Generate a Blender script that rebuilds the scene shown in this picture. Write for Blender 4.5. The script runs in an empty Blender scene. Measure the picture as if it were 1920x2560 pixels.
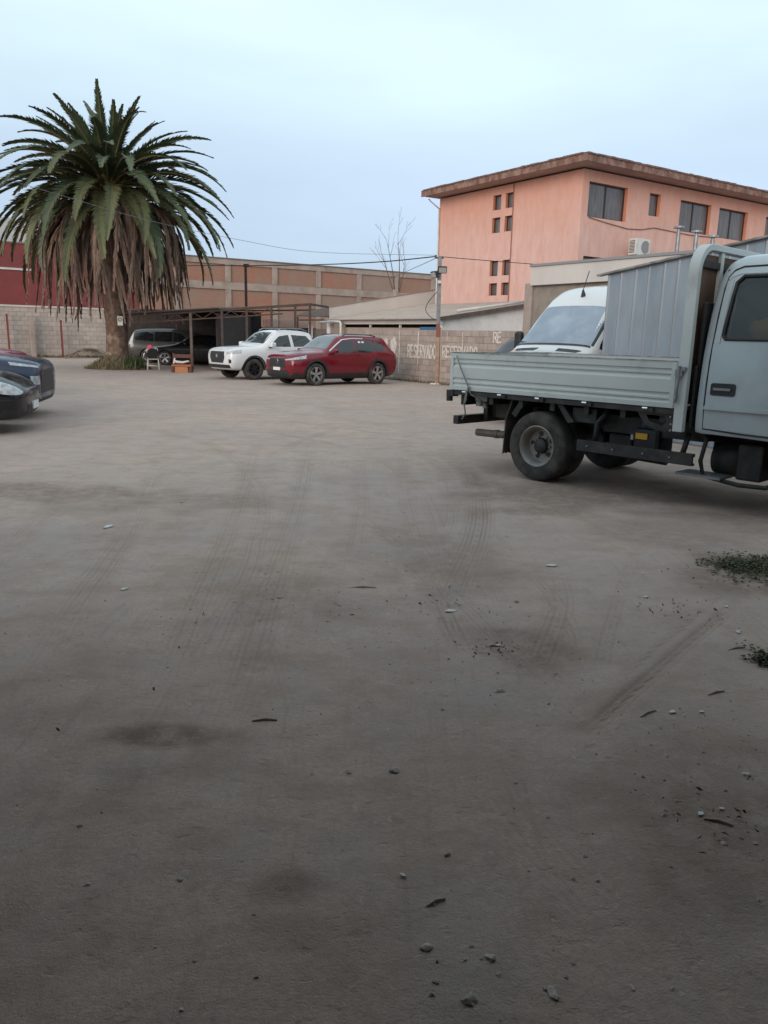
import bpy, bmesh, math, random
import numpy as np
from math import sin, cos, tan, pi, radians, degrees, atan, atan2, sqrt, hypot
from mathutils import Vector, Matrix
from mathutils.bvhtree import BVHTree
random.seed(7); RNG = np.random.default_rng(7)
scene = bpy.context.scene
COL = scene.collection

# ------------------------------------------------------------------ camera
FPX = 1925.0; EYE = 1.55; HOR = 842.0; ROLL = radians(1.3)
PITCH = atan((1280 - HOR) / FPX)
_f = np.array([0, cos(PITCH), -sin(PITCH)]); _u0 = np.array([0, sin(PITCH), cos(PITCH)]); _r0 = np.array([1.0, 0, 0])
_r = _r0 * cos(ROLL) + _u0 * sin(ROLL); _u = -_r0 * sin(ROLL) + _u0 * cos(ROLL)
CAM = np.array([0, 0, EYE])
cam_data = bpy.data.cameras.new('camera')
cam_data.sensor_fit = 'HORIZONTAL'; cam_data.sensor_width = 36.0; cam_data.lens = 36.0 * FPX / 1920.0
cam_data.clip_start = 0.05; cam_data.clip_end = 3000
cam = bpy.data.objects.new('camera', cam_data); COL.objects.link(cam)
cam.matrix_world = Matrix(((_r[0], _u[0], -_f[0], 0), (_r[1], _u[1], -_f[1], 0), (_r[2], _u[2], -_f[2], EYE), (0, 0, 0, 1)))
scene.camera = cam

# ------------------------------------------------------------------ sky, sun, exposure
SUN_EL = 16.0; SUN_AZ = 205.0     # compass-like: direction the light comes from, clockwise from +Y
world = bpy.data.worlds.new('World'); scene.world = world; world.use_nodes = True
nt = world.node_tree; nt.nodes.clear()
def wn(t, **k):
    n = nt.nodes.new(t)
    for a, b in k.items(): setattr(n, a, b)
    return n
out = wn('ShaderNodeOutputWorld'); bg = wn('ShaderNodeBackground'); bg.inputs['Strength'].default_value = 0.1
sky = wn('ShaderNodeTexSky', sky_type='NISHITA', sun_disc=False)
sky.sun_elevation = radians(SUN_EL); sky.sun_rotation = radians(SUN_AZ); sky.altitude = 400; sky.dust_density = 2.0
tc = wn('ShaderNodeTexCoord'); sep = wn('ShaderNodeSeparateXYZ')
nt.links.new(tc.outputs['Generated'], sep.inputs[0])
# thin cloud deck: brighter towards the zenith as an overcast is, broken by soft long streaks
dz = wn('ShaderNodeMath', operation='MAXIMUM'); dz.inputs[1].default_value = 0.0
nt.links.new(sep.outputs['Z'], dz.inputs[0])
ramp = wn('ShaderNodeValToRGB')
ramp.color_ramp.interpolation = 'EASE'
for i, (p, c) in enumerate([(0.0, (3.6, 4.7, 6.3)), (0.15, (4.9, 6.1, 7.7)), (0.33, (7.2, 8.9, 9.7)), (1.0, (7.4, 8.6, 9.1))]):
    e = ramp.color_ramp.elements[i] if i < 2 else ramp.color_ramp.elements.new(p)
    e.position = p; e.color = (*c, 1)
nt.links.new(dz.outputs[0], ramp.inputs[0])
mp = wn('ShaderNodeMapping'); mp.inputs['Scale'].default_value = (1.0, 1.2, 4.2); mp.inputs['Rotation'].default_value = (0.0, 0.1, 0.3)
nz = wn('ShaderNodeTexNoise'); nz.inputs['Scale'].default_value = 1.25; nz.inputs['Detail'].default_value = 5; nz.inputs['Roughness'].default_value = 0.5
nt.links.new(tc.outputs['Generated'], mp.inputs[0]); nt.links.new(mp.outputs[0], nz.inputs['Vector'])
mr = wn('ShaderNodeMapRange'); mr.inputs['From Min'].default_value = 0.32; mr.inputs['From Max'].default_value = 0.68
mr.inputs['To Min'].default_value = 0.86; mr.inputs['To Max'].default_value = 1.12
nt.links.new(nz.outputs['Fac'], mr.inputs[0])
mul = wn('ShaderNodeMix', data_type='RGBA', blend_type='MULTIPLY'); mul.inputs[0].default_value = 1
nt.links.new(ramp.outputs[0], mul.inputs[6]); nt.links.new(mr.outputs[0], mul.inputs[7])
mixs = wn('ShaderNodeMix', data_type='RGBA'); mixs.inputs[0].default_value = 0.82
nt.links.new(sky.outputs[0], mixs.inputs[6]); nt.links.new(mul.outputs[2], mixs.inputs[7])
nt.links.new(mixs.outputs[2], bg.inputs['Color']); nt.links.new(bg.outputs[0], out.inputs[0])

sun_d = bpy.data.lights.new('sun', 'SUN'); sun_d.energy = 1.5; sun_d.angle = radians(35); sun_d.color = (1.0, 0.82, 0.70)
sun = bpy.data.objects.new('sun', sun_d); COL.objects.link(sun)
_az = radians(SUN_AZ); _el = radians(SUN_EL)
_sd = Vector((sin(_az) * cos(_el), cos(_az) * cos(_el), sin(_el)))
sun.rotation_euler = _sd.to_track_quat('Z', 'Y').to_euler(); sun.location = (0, -10, 20)

scene.view_settings.view_transform = 'Standard'; scene.view_settings.look = 'None'
scene.view_settings.exposure = 0.3; scene.view_settings.gamma = 1.0
scene.view_settings.use_curve_mapping = False
scene.cycles.max_bounces = 5; scene.cycles.diffuse_bounces = 2; scene.cycles.glossy_bounces = 3; scene.cycles.transparent_max_bounces = 8

# ------------------------------------------------------------------ photo pixel -> place
def ray(x, y):
    d = (x - 960) / FPX * _r + (1280 - y) / FPX * _u + _f
    return d / np.linalg.norm(d)
def atz(x, y, z=0.0):
    d = ray(x, y); return CAM + d * ((z - EYE) / d[2])
def aty(x, y, Y):
    d = ray(x, y); return CAM + d * (Y / d[1])
def onplane(x, y, p0, n):
    d = ray(x, y); n = np.asarray(n, float); return CAM + d * (((np.asarray(p0, float) - CAM) @ n) / (d @ n))
TH = radians(34.2)                       # the lot's walls run along these two axes
ER = np.array([cos(TH), sin(TH), 0.0]); EL = np.array([-sin(TH), cos(TH), 0.0]); EZ = np.array([0, 0, 1.0])

# ------------------------------------------------------------------ mesh helpers
class MB:
    def __init__(s): s.v = []; s.f = []; s.m = []
    def add(s, vs, fs, mi=0, M=None):
        b = len(s.v)
        if M is not None: vs = [tuple(M @ Vector(p)) for p in vs]
        s.v += [tuple(map(float, p)) for p in vs]; s.f += [tuple(i + b for i in f) for f in fs]; s.m += [mi] * len(fs)
        return s
    def box(s, x0, x1, y0, y1, z0, z1, mi=0, M=None):
        vs = [(x0, y0, z0), (x1, y0, z0), (x1, y1, z0), (x0, y1, z0), (x0, y0, z1), (x1, y0, z1), (x1, y1, z1), (x0, y1, z1)]
        return s.add(vs, [(0, 3, 2, 1), (4, 5, 6, 7), (0, 1, 5, 4), (1, 2, 6, 5), (2, 3, 7, 6), (3, 0, 4, 7)], mi, M)
    def bar(s, a, b, w, h, mi=0, up=(0, 0, 1)):
        a = Vector(a); b = Vector(b); d = (b - a); L = d.length; d.normalize()
        upv = Vector(up)
        if abs(d.dot(upv)) > .95: upv = Vector((1, 0, 0))
        sd = d.cross(upv).normalized(); u = sd.cross(d).normalized()
        vs = []
        for t in (a, b):
            for (p, q) in ((-1, -1), (1, -1), (1, 1), (-1, 1)): vs.append(t + sd * (w / 2 * p) + u * (h / 2 * q))
        return s.add(vs, [(3, 2, 1, 0), (4, 5, 6, 7), (0, 1, 5, 4), (1, 2, 6, 5), (2, 3, 7, 6), (3, 0, 4, 7)], mi)
    def tube(s, pts, r, n=8, mi=0, cap=True):
        pts = [Vector(p) for p in pts]; rs = r if isinstance(r, (list, tuple)) else [r] * len(pts)
        vs = []; prev = None
        for i, p in enumerate(pts):
            d = (pts[min(i + 1, len(pts) - 1)] - pts[max(i - 1, 0)]).normalized()
            if prev is None:
                a = Vector((0, 0, 1)) if abs(d.z) < .9 else Vector((1, 0, 0))
                sd = d.cross(a).normalized()
            else:
                sd = (prev - d * prev.dot(d)).normalized()
            prev = sd; u = d.cross(sd)
            for k in range(n):
                t = 2 * pi * k / n; vs.append(p + (sd * cos(t) + u * sin(t)) * rs[i])
        fs = []
        for i in range(len(pts) - 1):
            for k in range(n):
                a = i * n + k; b = i * n + (k + 1) % n; fs.append((a, b, b + n, a + n))
        if cap: fs += [tuple(range(n))[::-1], tuple((len(pts) - 1) * n + k for k in range(n))]
        return s.add(vs, fs, mi)
    def lathe(s, prof, n=32, mi=0, M=None, closed=False):      # prof: (r, y) about the Y axis
        vs = []; 
        for (r, y) in prof:
            for k in range(n):
                t = 2 * pi * k / n; vs.append((r * cos(t), y, r * sin(t)))
        fs = []; m = len(prof)
        for i in range(m if closed else m - 1):
            j = (i + 1) % m
            for k in range(n):
                k2 = (k + 1) % n; fs.append((i * n + k, j * n + k, j * n + k2, i * n + k2))
        return s.add(vs, fs, mi, M)
    def prism(s, poly, a, b, axis='y', mi=0, M=None):             # poly 2-D extruded along an axis
        def P(p, t):
            return {'y': (p[0], t, p[1]), 'x': (t, p[0], p[1]), 'z': (p[0], p[1], t)}[axis]
        n = len(poly); vs = [P(p, a) for p in poly] + [P(p, b) for p in poly]
        fs = [tuple(range(n)), tuple(range(n, 2 * n))[::-1]] + [(i, i + n, (i + 1) % n + n, (i + 1) % n) for i in range(n)]
        return s.add(vs, fs, mi, M)
    def mesh(s, name, mats, smooth=False, fix=True):
        me = bpy.data.meshes.new(name); me.from_pydata(s.v, [], s.f)
        for m in (mats if isinstance(mats, (list, tuple)) else [mats]): me.materials.append(m)
        if any(s.m): me.polygons.foreach_set('material_index', s.m)
        if fix:
            bm = bmesh.new(); bm.from_mesh(me); bmesh.ops.recalc_face_normals(bm, faces=bm.faces); bm.to_mesh(me); bm.free()
        if smooth: me.polygons.foreach_set('use_smooth', [True] * len(me.polygons))
        me.update(); return me
    def build(s, name, mats, parent=None, smooth=False, bevel=0, loc=None, rotz=None, fix=True, angle=None):
        o = link(name, s.mesh(name, mats, smooth or angle is not None, fix), parent, loc, rotz)
        if angle is not None: sharp(o.data, angle)
        if bevel:
            b = o.modifiers.new('bevel', 'BEVEL'); b.width = bevel; b.segments = 2; b.limit_method = 'ANGLE'; b.angle_limit = radians(35)
        return o
def sharp(me, ang):
    bm = bmesh.new(); bm.from_mesh(me)
    for e in bm.edges:
        if len(e.link_faces) == 2 and e.calc_face_angle(0) > radians(ang): e.smooth = False
    bm.to_mesh(me); bm.free()
def link(name, data, parent=None, loc=None, rotz=None):
    o = bpy.data.objects.new(name, data); COL.objects.link(o)
    if parent is not None: o.parent = parent
    if loc is not None: o.location = tuple(float(c) for c in loc)
    if rotz is not None: o.rotation_euler = (0, 0, rotz)
    return o
def tag(o, label=None, cat=None, group=None, kind=None):
    if label: o['label'] = label
    if cat: o['category'] = cat
    if group: o['group'] = group
    if kind: o['kind'] = kind
    return o
def thing(name, label, cat, loc=(0, 0, 0), rotz=0.0, group=None):
    return tag(link(name, None, None, loc, rotz), label, cat, group)
def copy_tree(o, parent=None):
    c = o.copy(); COL.objects.link(c); c.parent = parent
    for ch in list(o.children): copy_tree(ch, c)
    return c

# ------------------------------------------------------------------ materials
MATS = {}
def mat(name, c1, c2=None, rough=.7, metal=0.0, scale=3.0, bump=0.0, bscale=40.0, coat=0.0, detail=5, spec=.5, stretch=(1, 1, 1),
        dirt=None, dirt_amt=0.0, dirt_scale=1.2, rnd=0.0, lo=.35, hi=.65, rough2=None, coords='world', ior=1.5, blotch=.5):
    if name in MATS: return MATS[name]
    m = bpy.data.materials.new(name); m.use_nodes = True; N = m.node_tree.nodes; L = m.node_tree.links
    b = N['Principled BSDF']
    b.inputs['Roughness'].default_value = rough; b.inputs['Metallic'].default_value = metal
    b.inputs['Specular IOR Level'].default_value = spec; b.inputs['Coat Weight'].default_value = coat; b.inputs['Coat Roughness'].default_value = .06
    b.inputs['IOR'].default_value = ior
    if coords == 'world':
        g = N.new('ShaderNodeNewGeometry'); src = g.outputs['Position']
    else:
        g = N.new('ShaderNodeTexCoord'); src = g.outputs['Object']
    mpn = N.new('ShaderNodeMapping'); mpn.inputs['Scale'].default_value = stretch; L.new(src, mpn.inputs[0]); src = mpn.outputs[0]
    col = None
    def noise(sc, dt=detail, rg=.55):
        n = N.new('ShaderNodeTexNoise'); n.inputs['Scale'].default_value = sc; n.inputs['Detail'].default_value = dt; n.inputs['Roughness'].default_value = rg
        L.new(src, n.inputs['Vector']); return n.outputs['Fac']
    def rng(f, a, b_, c=0.0, d=1.0):
        r = N.new('ShaderNodeMapRange'); r.inputs[1].default_value = a; r.inputs[2].default_value = b_; r.inputs[3].default_value = c; r.inputs[4].default_value = d
        L.new(f, r.inputs[0]); return r.outputs[0]
    def mixc(f, a, b_, mode='MIX'):
        x = N.new('ShaderNodeMix'); x.data_type = 'RGBA'; x.blend_type = mode
        if hasattr(f, 'links') or not isinstance(f, (int, float)): L.new(f, x.inputs[0])
        else: x.inputs[0].default_value = f
        for i, q in ((6, a), (7, b_)):
            if isinstance(q, tuple): x.inputs[i].default_value = (*q, 1)
            else: L.new(q, x.inputs[i])
        return x.outputs[2]
    if c2 is not None:
        col = mixc(rng(noise(scale), lo, hi), tuple(c1), tuple(c2))
    if dirt is not None:
        f = rng(noise(dirt_scale, 5, .62), blotch, blotch + .22, 0, dirt_amt)
        col = mixc(f, col if col is not None else tuple(c1), tuple(dirt))
        if rough2 is not None: L.new(rng(f, 0, max(dirt_amt, .01), rough, rough2), b.inputs['Roughness'])
    if rnd:
        oi = N.new('ShaderNodeObjectInfo'); h = N.new('ShaderNodeHueSaturation'); L.new(rng(oi.outputs['Random'], 0, 1, 1 - rnd, 1 + rnd), h.inputs['Value'])
        if col is not None: L.new(col, h.inputs['Color'])
        else: h.inputs['Color'].default_value = (*c1, 1)
        col = h.outputs[0]
    if col is not None: L.new(col, b.inputs['Base Color'])
    else: b.inputs['Base Color'].default_value = (*c1, 1)
    if bump:
        bp = N.new('ShaderNodeBump'); bp.inputs['Strength'].default_value = bump; bp.inputs['Distance'].default_value = .02
        L.new(noise(bscale, 4, .6), bp.inputs['Height']); L.new(bp.outputs[0], b.inputs['Normal'])
    MATS[name] = m; return m
def srgb(r, g, b): return tuple(((c / 255) / 12.92 if c <= 10 else ((c / 255 + .055) / 1.055) ** 2.4) for c in (r, g, b))
# shared
BLACKPL = mat('black_plastic', (.018, .018, .02), (.03, .03, .032), rough=.55, scale=9, bump=.05)
TYRE = mat('tyre_rubber', (.022, .022, .023), (.05, .047, .043), rough=.85, scale=6, bump=.15, bscale=60, dirt=(.16, .135, .11), dirt_amt=.5, dirt_scale=3)
ALLOY = mat('alloy', (.55, .56, .58), rough=.28, metal=.9, dirt=(.2, .18, .16), dirt_amt=.3, dirt_scale=6)
DARKALLOY = mat('dark_alloy', (.06, .06, .065), rough=.3, metal=.8)
CHROME = mat('chrome', (.75, .76, .78), rough=.12, metal=1.0)
STEEL_DK = mat('chassis_black', (.016, .016, .017), (.035, .033, .03), rough=.6, scale=8, dirt=(.12, .1, .085), dirt_amt=.35, dirt_scale=4, bump=.08)
GLASS = mat('car_glass', (.012, .014, .016), rough=.05, spec=.9, dirt=(.07, .08, .09), dirt_amt=.15, dirt_scale=2.2, rough2=.2)
SCREEN = mat('windscreen_glass', (.05, .062, .07), (.09, .11, .12), rough=.06, spec=1.0, scale=2.0, ior=1.8)
LAMPGLASS = mat('headlight_glass', (.55, .58, .6), (.25, .27, .3), rough=.12, spec=.8, scale=14, coat=.6)
AMBER = mat('amber_lens', (.75, .13, .06), rough=.2, coat=.5)
PLATE = mat('number_plate', (.75, .75, .73), rough=.5)
WHITEPL = mat('white_plastic', (.62, .62, .6), (.5, .5, .48), rough=.5)
GALV = mat('galvanised', (.30, .31, .32), (.22, .23, .24), rough=.45, metal=.5, scale=8, dirt=(.25, .2, .15), dirt_amt=.4, dirt_scale=3)
RUST = mat('rust_brown_steel', (.06, .036, .026), (.11, .062, .042), rough=.8, scale=7, bump=.2)
# ================================================================== GROUND
def _hash(ix, iy, seed):
    h = (ix.astype(np.int64) * 374761393 + iy.astype(np.int64) * 668265263 + seed * 144269) & 0x7fffffff
    h = ((h ^ (h >> 13)) * 1274126177) & 0x7fffffff
    return ((h ^ (h >> 16)) & 0xffff) / 65535.0
def vnoise(x, y, s, seed=0):
    x = x / s; y = y / s; ix = np.floor(x); iy = np.floor(y); fx = x - ix; fy = y - iy
    fx = fx * fx * (3 - 2 * fx); fy = fy * fy * (3 - 2 * fy)
    a = _hash(ix, iy, seed); b = _hash(ix + 1, iy, seed); c = _hash(ix, iy + 1, seed); d = _hash(ix + 1, iy + 1, seed)
    return (a * (1 - fx) + b * fx) * (1 - fy) + (c * (1 - fx) + d * fx) * fy - .5
def smooth_line(pts, n=14):
    P = [np.array(p, float) for p in pts]; P = [2 * P[0] - P[1]] + P + [2 * P[-1] - P[-2]]; o = []
    for i in range(1, len(P) - 2):
        for k in range(n):
            t = k / n; o.append(.5 * ((2 * P[i]) + (-P[i - 1] + P[i + 1]) * t + (2 * P[i - 1] - 5 * P[i] + 4 * P[i + 1] - P[i + 2]) * t * t + (-P[i - 1] + 3 * P[i] - 3 * P[i + 1] + P[i + 2]) * t ** 3))
    o.append(P[-2]); return o
xs = np.unique(np.round(np.concatenate([[-260, -160, -100, -70], np.arange(-50, -8, 1.2), np.arange(-8, -4.2, .14), np.arange(-4.2, 5.6, .034), np.arange(5.6, 9, .14), np.arange(9, 60, 1.2), [75, 100, 160, 260]]), 3))
ys = np.unique(np.round(np.concatenate([[-120, -60, -30, -15, -8, -4, -2, 0, .5], np.arange(.9, 7.5, .03), np.arange(7.5, 13, .06), np.arange(13, 26, .2), np.arange(26, 60, 1.0), [65, 80, 110, 160, 240, 400, 700]]), 3))
GX, GY = np.meshgrid(xs, ys)
near = np.clip((40 - GY) / 20, 0, 1) * np.clip((45 - np.abs(GX)) / 20, 0, 1) * np.clip((GY + 8) / 6, 0, 1)
def base_height(X, Y): return .045 * vnoise(X, Y, 3.1, 1) + .016 * vnoise(X, Y, .8, 2)
GZ = base_height(GX, GY) * near
fine = np.clip((14 - GY) / 6, 0, 1) * near
GZ += fine * (.010 * vnoise(GX, GY, .27, 3) + .003 * vnoise(GX, GY, .11, 4))
track = np.zeros_like(GX); tu = np.zeros_like(GX); tcr = np.zeros_like(GX)
TR = [  # photo pixels along each wheel mark, width m, depth m, strength
    ([(1120, 1130), (1180, 1190), (1200, 1270), (1188, 1350), (1150, 1440), (1120, 1520)], .30, .014, 1.0),
    ([(1010, 1120), (1110, 1170), (1128, 1270), (1100, 1370)], .22, .010, .6),
    ([(1890, 1470), (1720, 1620), (1562, 1760), (1450, 1860)], .09, .016, .9),
    ([(1870, 1440), (1690, 1590), (1530, 1730)], .05, .012, .6),
    ([(860, 1260), (960, 1325), (1064, 1440), (1122, 1550), (1180, 1680)], .16, .014, .8),
    ([(1200, 1310), (1336, 1440), (1400, 1540), (1440, 1680)], .18, .012, .8),
    ([(1380, 1400), (1405, 1500), (1380, 1600), (1340, 1700)], .20, .014, .9),
    ([(780, 1090), (760, 1200), (700, 1400), (610, 1700), (520, 2000)], .24, .008, .55),
    ([(650, 1090), (600, 1250), (500, 1500), (360, 1850)], .22, .008, .5),
    ([(420, 1120), (330, 1300), (200, 1500), (20, 1800)], .24, .008, .5),
    ([(200, 1180), (90, 1300), (-60, 1450)], .25, .008, .5),
    ([(900, 1130), (905, 1250), (880, 1420)], .22, .008, .5),
    ([(690, 1045), (800, 1062), (900, 1075), (1000, 1094)], .16, .012, .8),
    ([(850, 1055), (930, 1070), (1040, 1080)], .12, .010, .7),
    ([(640, 1180), (720, 1120), (830, 1075), (960, 1040)], .2, .006, .45),
    ([(1250, 1436), (1330, 1430), (1490, 1446)], .09, .018, .9),
    ([(1150, 1430), (1210, 1436)], .08, .012, .6),
    ([(1600, 1360), (1560, 1460), (1520, 1600), (1500, 1700)], .12, .010, .6),
    ([(560, 1420), (640, 1600), (700, 1800), (720, 2000)], .22, .006, .4),
    ([(1180, 1900), (1330, 2100), (1560, 2350)], .22, .006, .35),
    ([(560, 1075), (700, 1085), (900, 1130), (1040, 1210), (1100, 1320), (1080, 1440)], .2, .006, .5),
    ([(300, 1060), (520, 1110), (640, 1210), (640, 1360), (560, 1560), (440, 1800)], .22, .006, .5),
    ([(1030, 1060), (1010, 1180), (1040, 1330), (1130, 1480), (1280, 1640), (1500, 1800)], .2, .007, .5),
]
m2 = (np.abs(GX) < 9) & (GY > .8) & (GY < 26)
for pts, w, dep, st in TR:
    W = [atz(*p)[:2] for p in pts]; W = smooth_line(W, 10); acc = 0.0
    dist = np.full(GX.shape, 1e9); uu = np.zeros_like(GX)
    lo = np.min(W, axis=0) - .6; hi = np.max(W, axis=0) + .6
    sel = m2 & (GX > lo[0]) & (GX < hi[0]) & (GY > lo[1]) & (GY < hi[1])
    px_, py_ = GX[sel], GY[sel]; d0 = np.full(px_.shape, 1e9); u0 = np.zeros_like(px_); e0 = np.zeros_like(px_); n_ = len(W) - 1
    for i in range(n_):
        a, b = W[i], W[i + 1]; ab = b - a; l2 = ab @ ab + 1e-9
        t = np.clip(((px_ - a[0]) * ab[0] + (py_ - a[1]) * ab[1]) / l2, 0, 1)
        d = np.hypot(px_ - a[0] - t * ab[0], py_ - a[1] - t * ab[1]); mm = d < d0
        d0[mm] = d[mm]; u0[mm] = acc + t[mm] * sqrt(l2); e0[mm] = (i + t[mm]) / n_; acc += sqrt(l2)
    fade = np.clip(np.minimum(e0, 1 - e0) * 5, 0, 1) * np.clip(.62 + .9 * vnoise(px_, py_, 1.3, 9) + .4 * vnoise(px_, py_, .4, 8), .12, 1)
    k = np.clip(1.25 - d0 / (w / 2), 0, 1); k = k * k * (3 - 2 * k) * fade * st
    lip = np.exp(-((d0 - w * .62) / (w * .16)) ** 2) * fade * st
    z = GZ[sel]; z += -dep * k + dep * .55 * lip; GZ[sel] = z
    tr = track[sel]; bigger = k > tr; tr[bigger] = k[bigger]; track[sel] = tr
    q = tu[sel]; q[bigger] = u0[bigger]; tu[sel] = q
    q = tcr[sel]; q[bigger] = d0[bigger]; tcr[sel] = q
def stain_at(p, rx, ry, seed):
    c = atz(*p); q = np.hypot((GX - c[0]) / rx, (GY - c[1]) / ry); return np.clip(1.15 - q - 1.1 * vnoise(GX, GY, .35, seed), 0, 1) * (q < 1.8)
stain = np.zeros_like(GX)
for p, rx, ry, s in [((400, 1850), .32, .12, .8), ((360, 1840), .15, .1, .8), ((330, 1950), .2, .2, .35), ((1330, 1620), .3, .35, .45), ((1280, 1590), .2, .12, .6), ((1110, 1380), .6, 1.0, .35), ((1500, 1240), 1.6, 1.0, .5),
                     ((700, 1480), .6, .6, .3), ((1870, 1440), .5, .5, .6), ((1900, 2100), .5, .5, .5), ((1750, 2250), .4, .3, .4), ((710, 2220), .12, .08, .5), ((330, 1250), 1.2, .5, .35), ((130, 1230), .9, .5, .5), ((1650, 1330), .8, .6, .3)]:
    stain = np.maximum(stain, s * np.clip(stain_at(p, rx, ry, 21) * 1.6, 0, 1))
def ground_z(x, y):
    i = min(max(int(np.searchsorted(xs, x)), 1), len(xs) - 1); j = min(max(int(np.searchsorted(ys, y)), 1), len(ys) - 1)
    u = min(max((x - xs[i - 1]) / (xs[i] - xs[i - 1]), 0), 1); v = min(max((y - ys[j - 1]) / (ys[j] - ys[j - 1]), 0), 1)
    return float((GZ[j - 1, i - 1] * (1 - u) + GZ[j - 1, i] * u) * (1 - v) + (GZ[j, i - 1] * (1 - u) + GZ[j, i] * u) * v)
ny, nx = GX.shape
verts = np.stack([GX, GY, GZ], -1).reshape(-1, 3)
idx = np.arange(ny * nx).reshape(ny, nx)
faces = np.stack([idx[:-1, :-1], idx[:-1, 1:], idx[1:, 1:], idx[1:, :-1]], -1).reshape(-1, 4)
gm = bpy.data.meshes.new('ground')
gm.vertices.add(len(verts)); gm.vertices.foreach_set('co', verts.ravel().astype(np.float32))
gm.loops.add(faces.size); gm.loops.foreach_set('vertex_index', faces.ravel().astype(np.int32))
gm.polygons.add(len(faces)); gm.polygons.foreach_set('loop_start', np.arange(0, faces.size, 4, dtype=np.int32)); gm.polygons.foreach_set('loop_total', np.full(len(faces), 4, np.int32))
gm.update(calc_edges=True); gm.polygons.foreach_set('use_smooth', np.ones(len(faces), bool))
for nm, arr in (('track', track), ('tu', tu), ('tcr', tcr), ('stain', stain)):
    a = gm.attributes.new(nm, 'FLOAT', 'POINT'); a.data.foreach_set('value', arr.ravel().astype(np.float32))
def ground_material():
    m = bpy.data.materials.new('packed_dirt'); m.use_nodes = True; N = m.node_tree.nodes; L = m.node_tree.links; b = N['Principled BSDF']
    b.inputs['Roughness'].default_value = .95; b.inputs['Specular IOR Level'].default_value = .15
    pos = N.new('ShaderNodeNewGeometry').outputs['Position']
    cache = {}
    def noise(sc, dt=6, rg=.55, st=(1, 1, 1), rot=0):
        k = (sc, dt, rg, st, rot)
        if k not in cache: cache[k] = noise_(*k)
        return cache[k]
    def noise_(sc, dt, rg, st, rot):
        mp = N.new('ShaderNodeMapping'); mp.inputs['Scale'].default_value = st; mp.inputs['Rotation'].default_value = (0, 0, rot); L.new(pos, mp.inputs[0])
        n = N.new('ShaderNodeTexNoise'); n.inputs['Scale'].default_value = sc; n.inputs['Detail'].default_value = dt; n.inputs['Roughness'].default_value = rg; L.new(mp.outputs[0], n.inputs['Vector']); return n.outputs['Fac']
    def rng(f, a, c, lo=0., hi=1.):
        r = N.new('ShaderNodeMapRange'); r.interpolation_type = 'SMOOTHSTEP'; r.inputs[1].default_value = a; r.inputs[2].default_value = c; r.inputs[3].default_value = lo; r.inputs[4].default_value = hi; L.new(f, r.inputs[0]); return r.outputs[0]
    def mix(f, a, c, mode='MIX'):
        x = N.new('ShaderNodeMix'); x.data_type = 'RGBA'; x.blend_type = mode
        if isinstance(f, float): x.inputs[0].default_value = f
        else: L.new(f, x.inputs[0])
        for i, q in ((6, a), (7, c)):
            if isinstance(q, tuple): x.inputs[i].default_value = (*q, 1)
            else: L.new(q, x.inputs[i])
        return x.outputs[2]
    def attr(n):
        a = N.new('ShaderNodeAttribute'); a.attribute_name = n; return a.outputs['Fac']
    def math(op, a, c):
        q = N.new('ShaderNodeMath'); q.operation = op
        for i, v in ((0, a), (1, c)):
            if isinstance(v, (int, float)): q.inputs[i].default_value = v
            else: L.new(v, q.inputs[i])
        return q.outputs[0]
    c = mix(rng(noise(.22, 4), .38, .62), (.50, .41, .355), (.435, .375, .345))
    c = mix(rng(noise(1.1, 4, .6), .42, .7, 0, .5), c, (.36, .30, .262))
    c = mix(rng(noise(.9, 4, .6, (1, .35, 1), .6), .5, .75, 0, .4), c, (.55, .475, .42))
    c = mix(rng(noise(7, 5, .65), .45, .75, 0, .35), c, (.29, .245, .215))
    c = mix(rng(noise(60, 3, .6), .35, .7, .0, .25), c, (.25, .215, .19))
    c = mix(rng(noise(34, 2, .5), .66, .76, 0, .45), c, (.60, .54, .49))
    c = mix(rng(noise(2.6, 4, .62, (1, 1.5, 1)), .46, .66, 0, .5), c, (.345, .275, .228))
    c = mix(rng(noise(1.7, 3, .6, (1.3, 1, 1), 1.1), .5, .7, 0, .45), c, (.40, .375, .36))
    c = mix(rng(noise(13, 4, .62, (1, 1.4, 1)), .60, .74, 0, .32), c, (.27, .225, .195))  # pits darkened in the colour, standing in for shade inside them
    c = mix(rng(noise(4.2, 3, .6, (6, .35, 1), .25), .55, .75, 0, .3), c, (.29, .245, .215))
    tk = attr('track'); ts = attr('tu')
    w = math('ADD', math('COSINE', math('MULTIPLY', attr('tcr'), 190.0), 0), math('MULTIPLY', math('SINE', math('MULTIPLY', math('ADD', ts, math('MULTIPLY', noise(5, 2), .08)), 85.0), 0), .35)); w = rng(w, -.7, .9, .35, 1.0)
    c = mix(math('MULTIPLY', tk, math('MULTIPLY', w, .8)), c, (.235, .185, .155))
    c = mix(math('MULTIPLY', attr('stain'), rng(noise(9, 4, .7), .3, .6, .4, 1.0)), c, (.16, .12, .095))
    c = mix(1.0, c, (1.0, .945, .925), 'MULTIPLY')
    L.new(c, b.inputs['Base Color'])
    h = math('ADD', math('MULTIPLY', noise(21, 5, .7), .45), math('MULTIPLY', noise(150, 3, .65), .25))
    h = math('ADD', h, math('MULTIPLY', noise(5, 4, .6), .7)); h = math('SUBTRACT', h, rng(noise(13, 4, .62, (1, 1.4, 1)), .58, .74, 0, .2))
    h = math('SUBTRACT', h, math('MULTIPLY', math('MULTIPLY', tk, w), .6))
    bp = N.new('ShaderNodeBump'); bp.inputs['Strength'].default_value = .5; bp.inputs['Distance'].default_value = .022
    L.new(h, bp.inputs['Height']); L.new(bp.outputs[0], b.inputs['Normal'])
    return m
gm.materials.append(ground_material())
tag(link('ground', gm), 'packed grey-brown dirt of the parking lot with tyre tracks', kind='structure')
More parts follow.
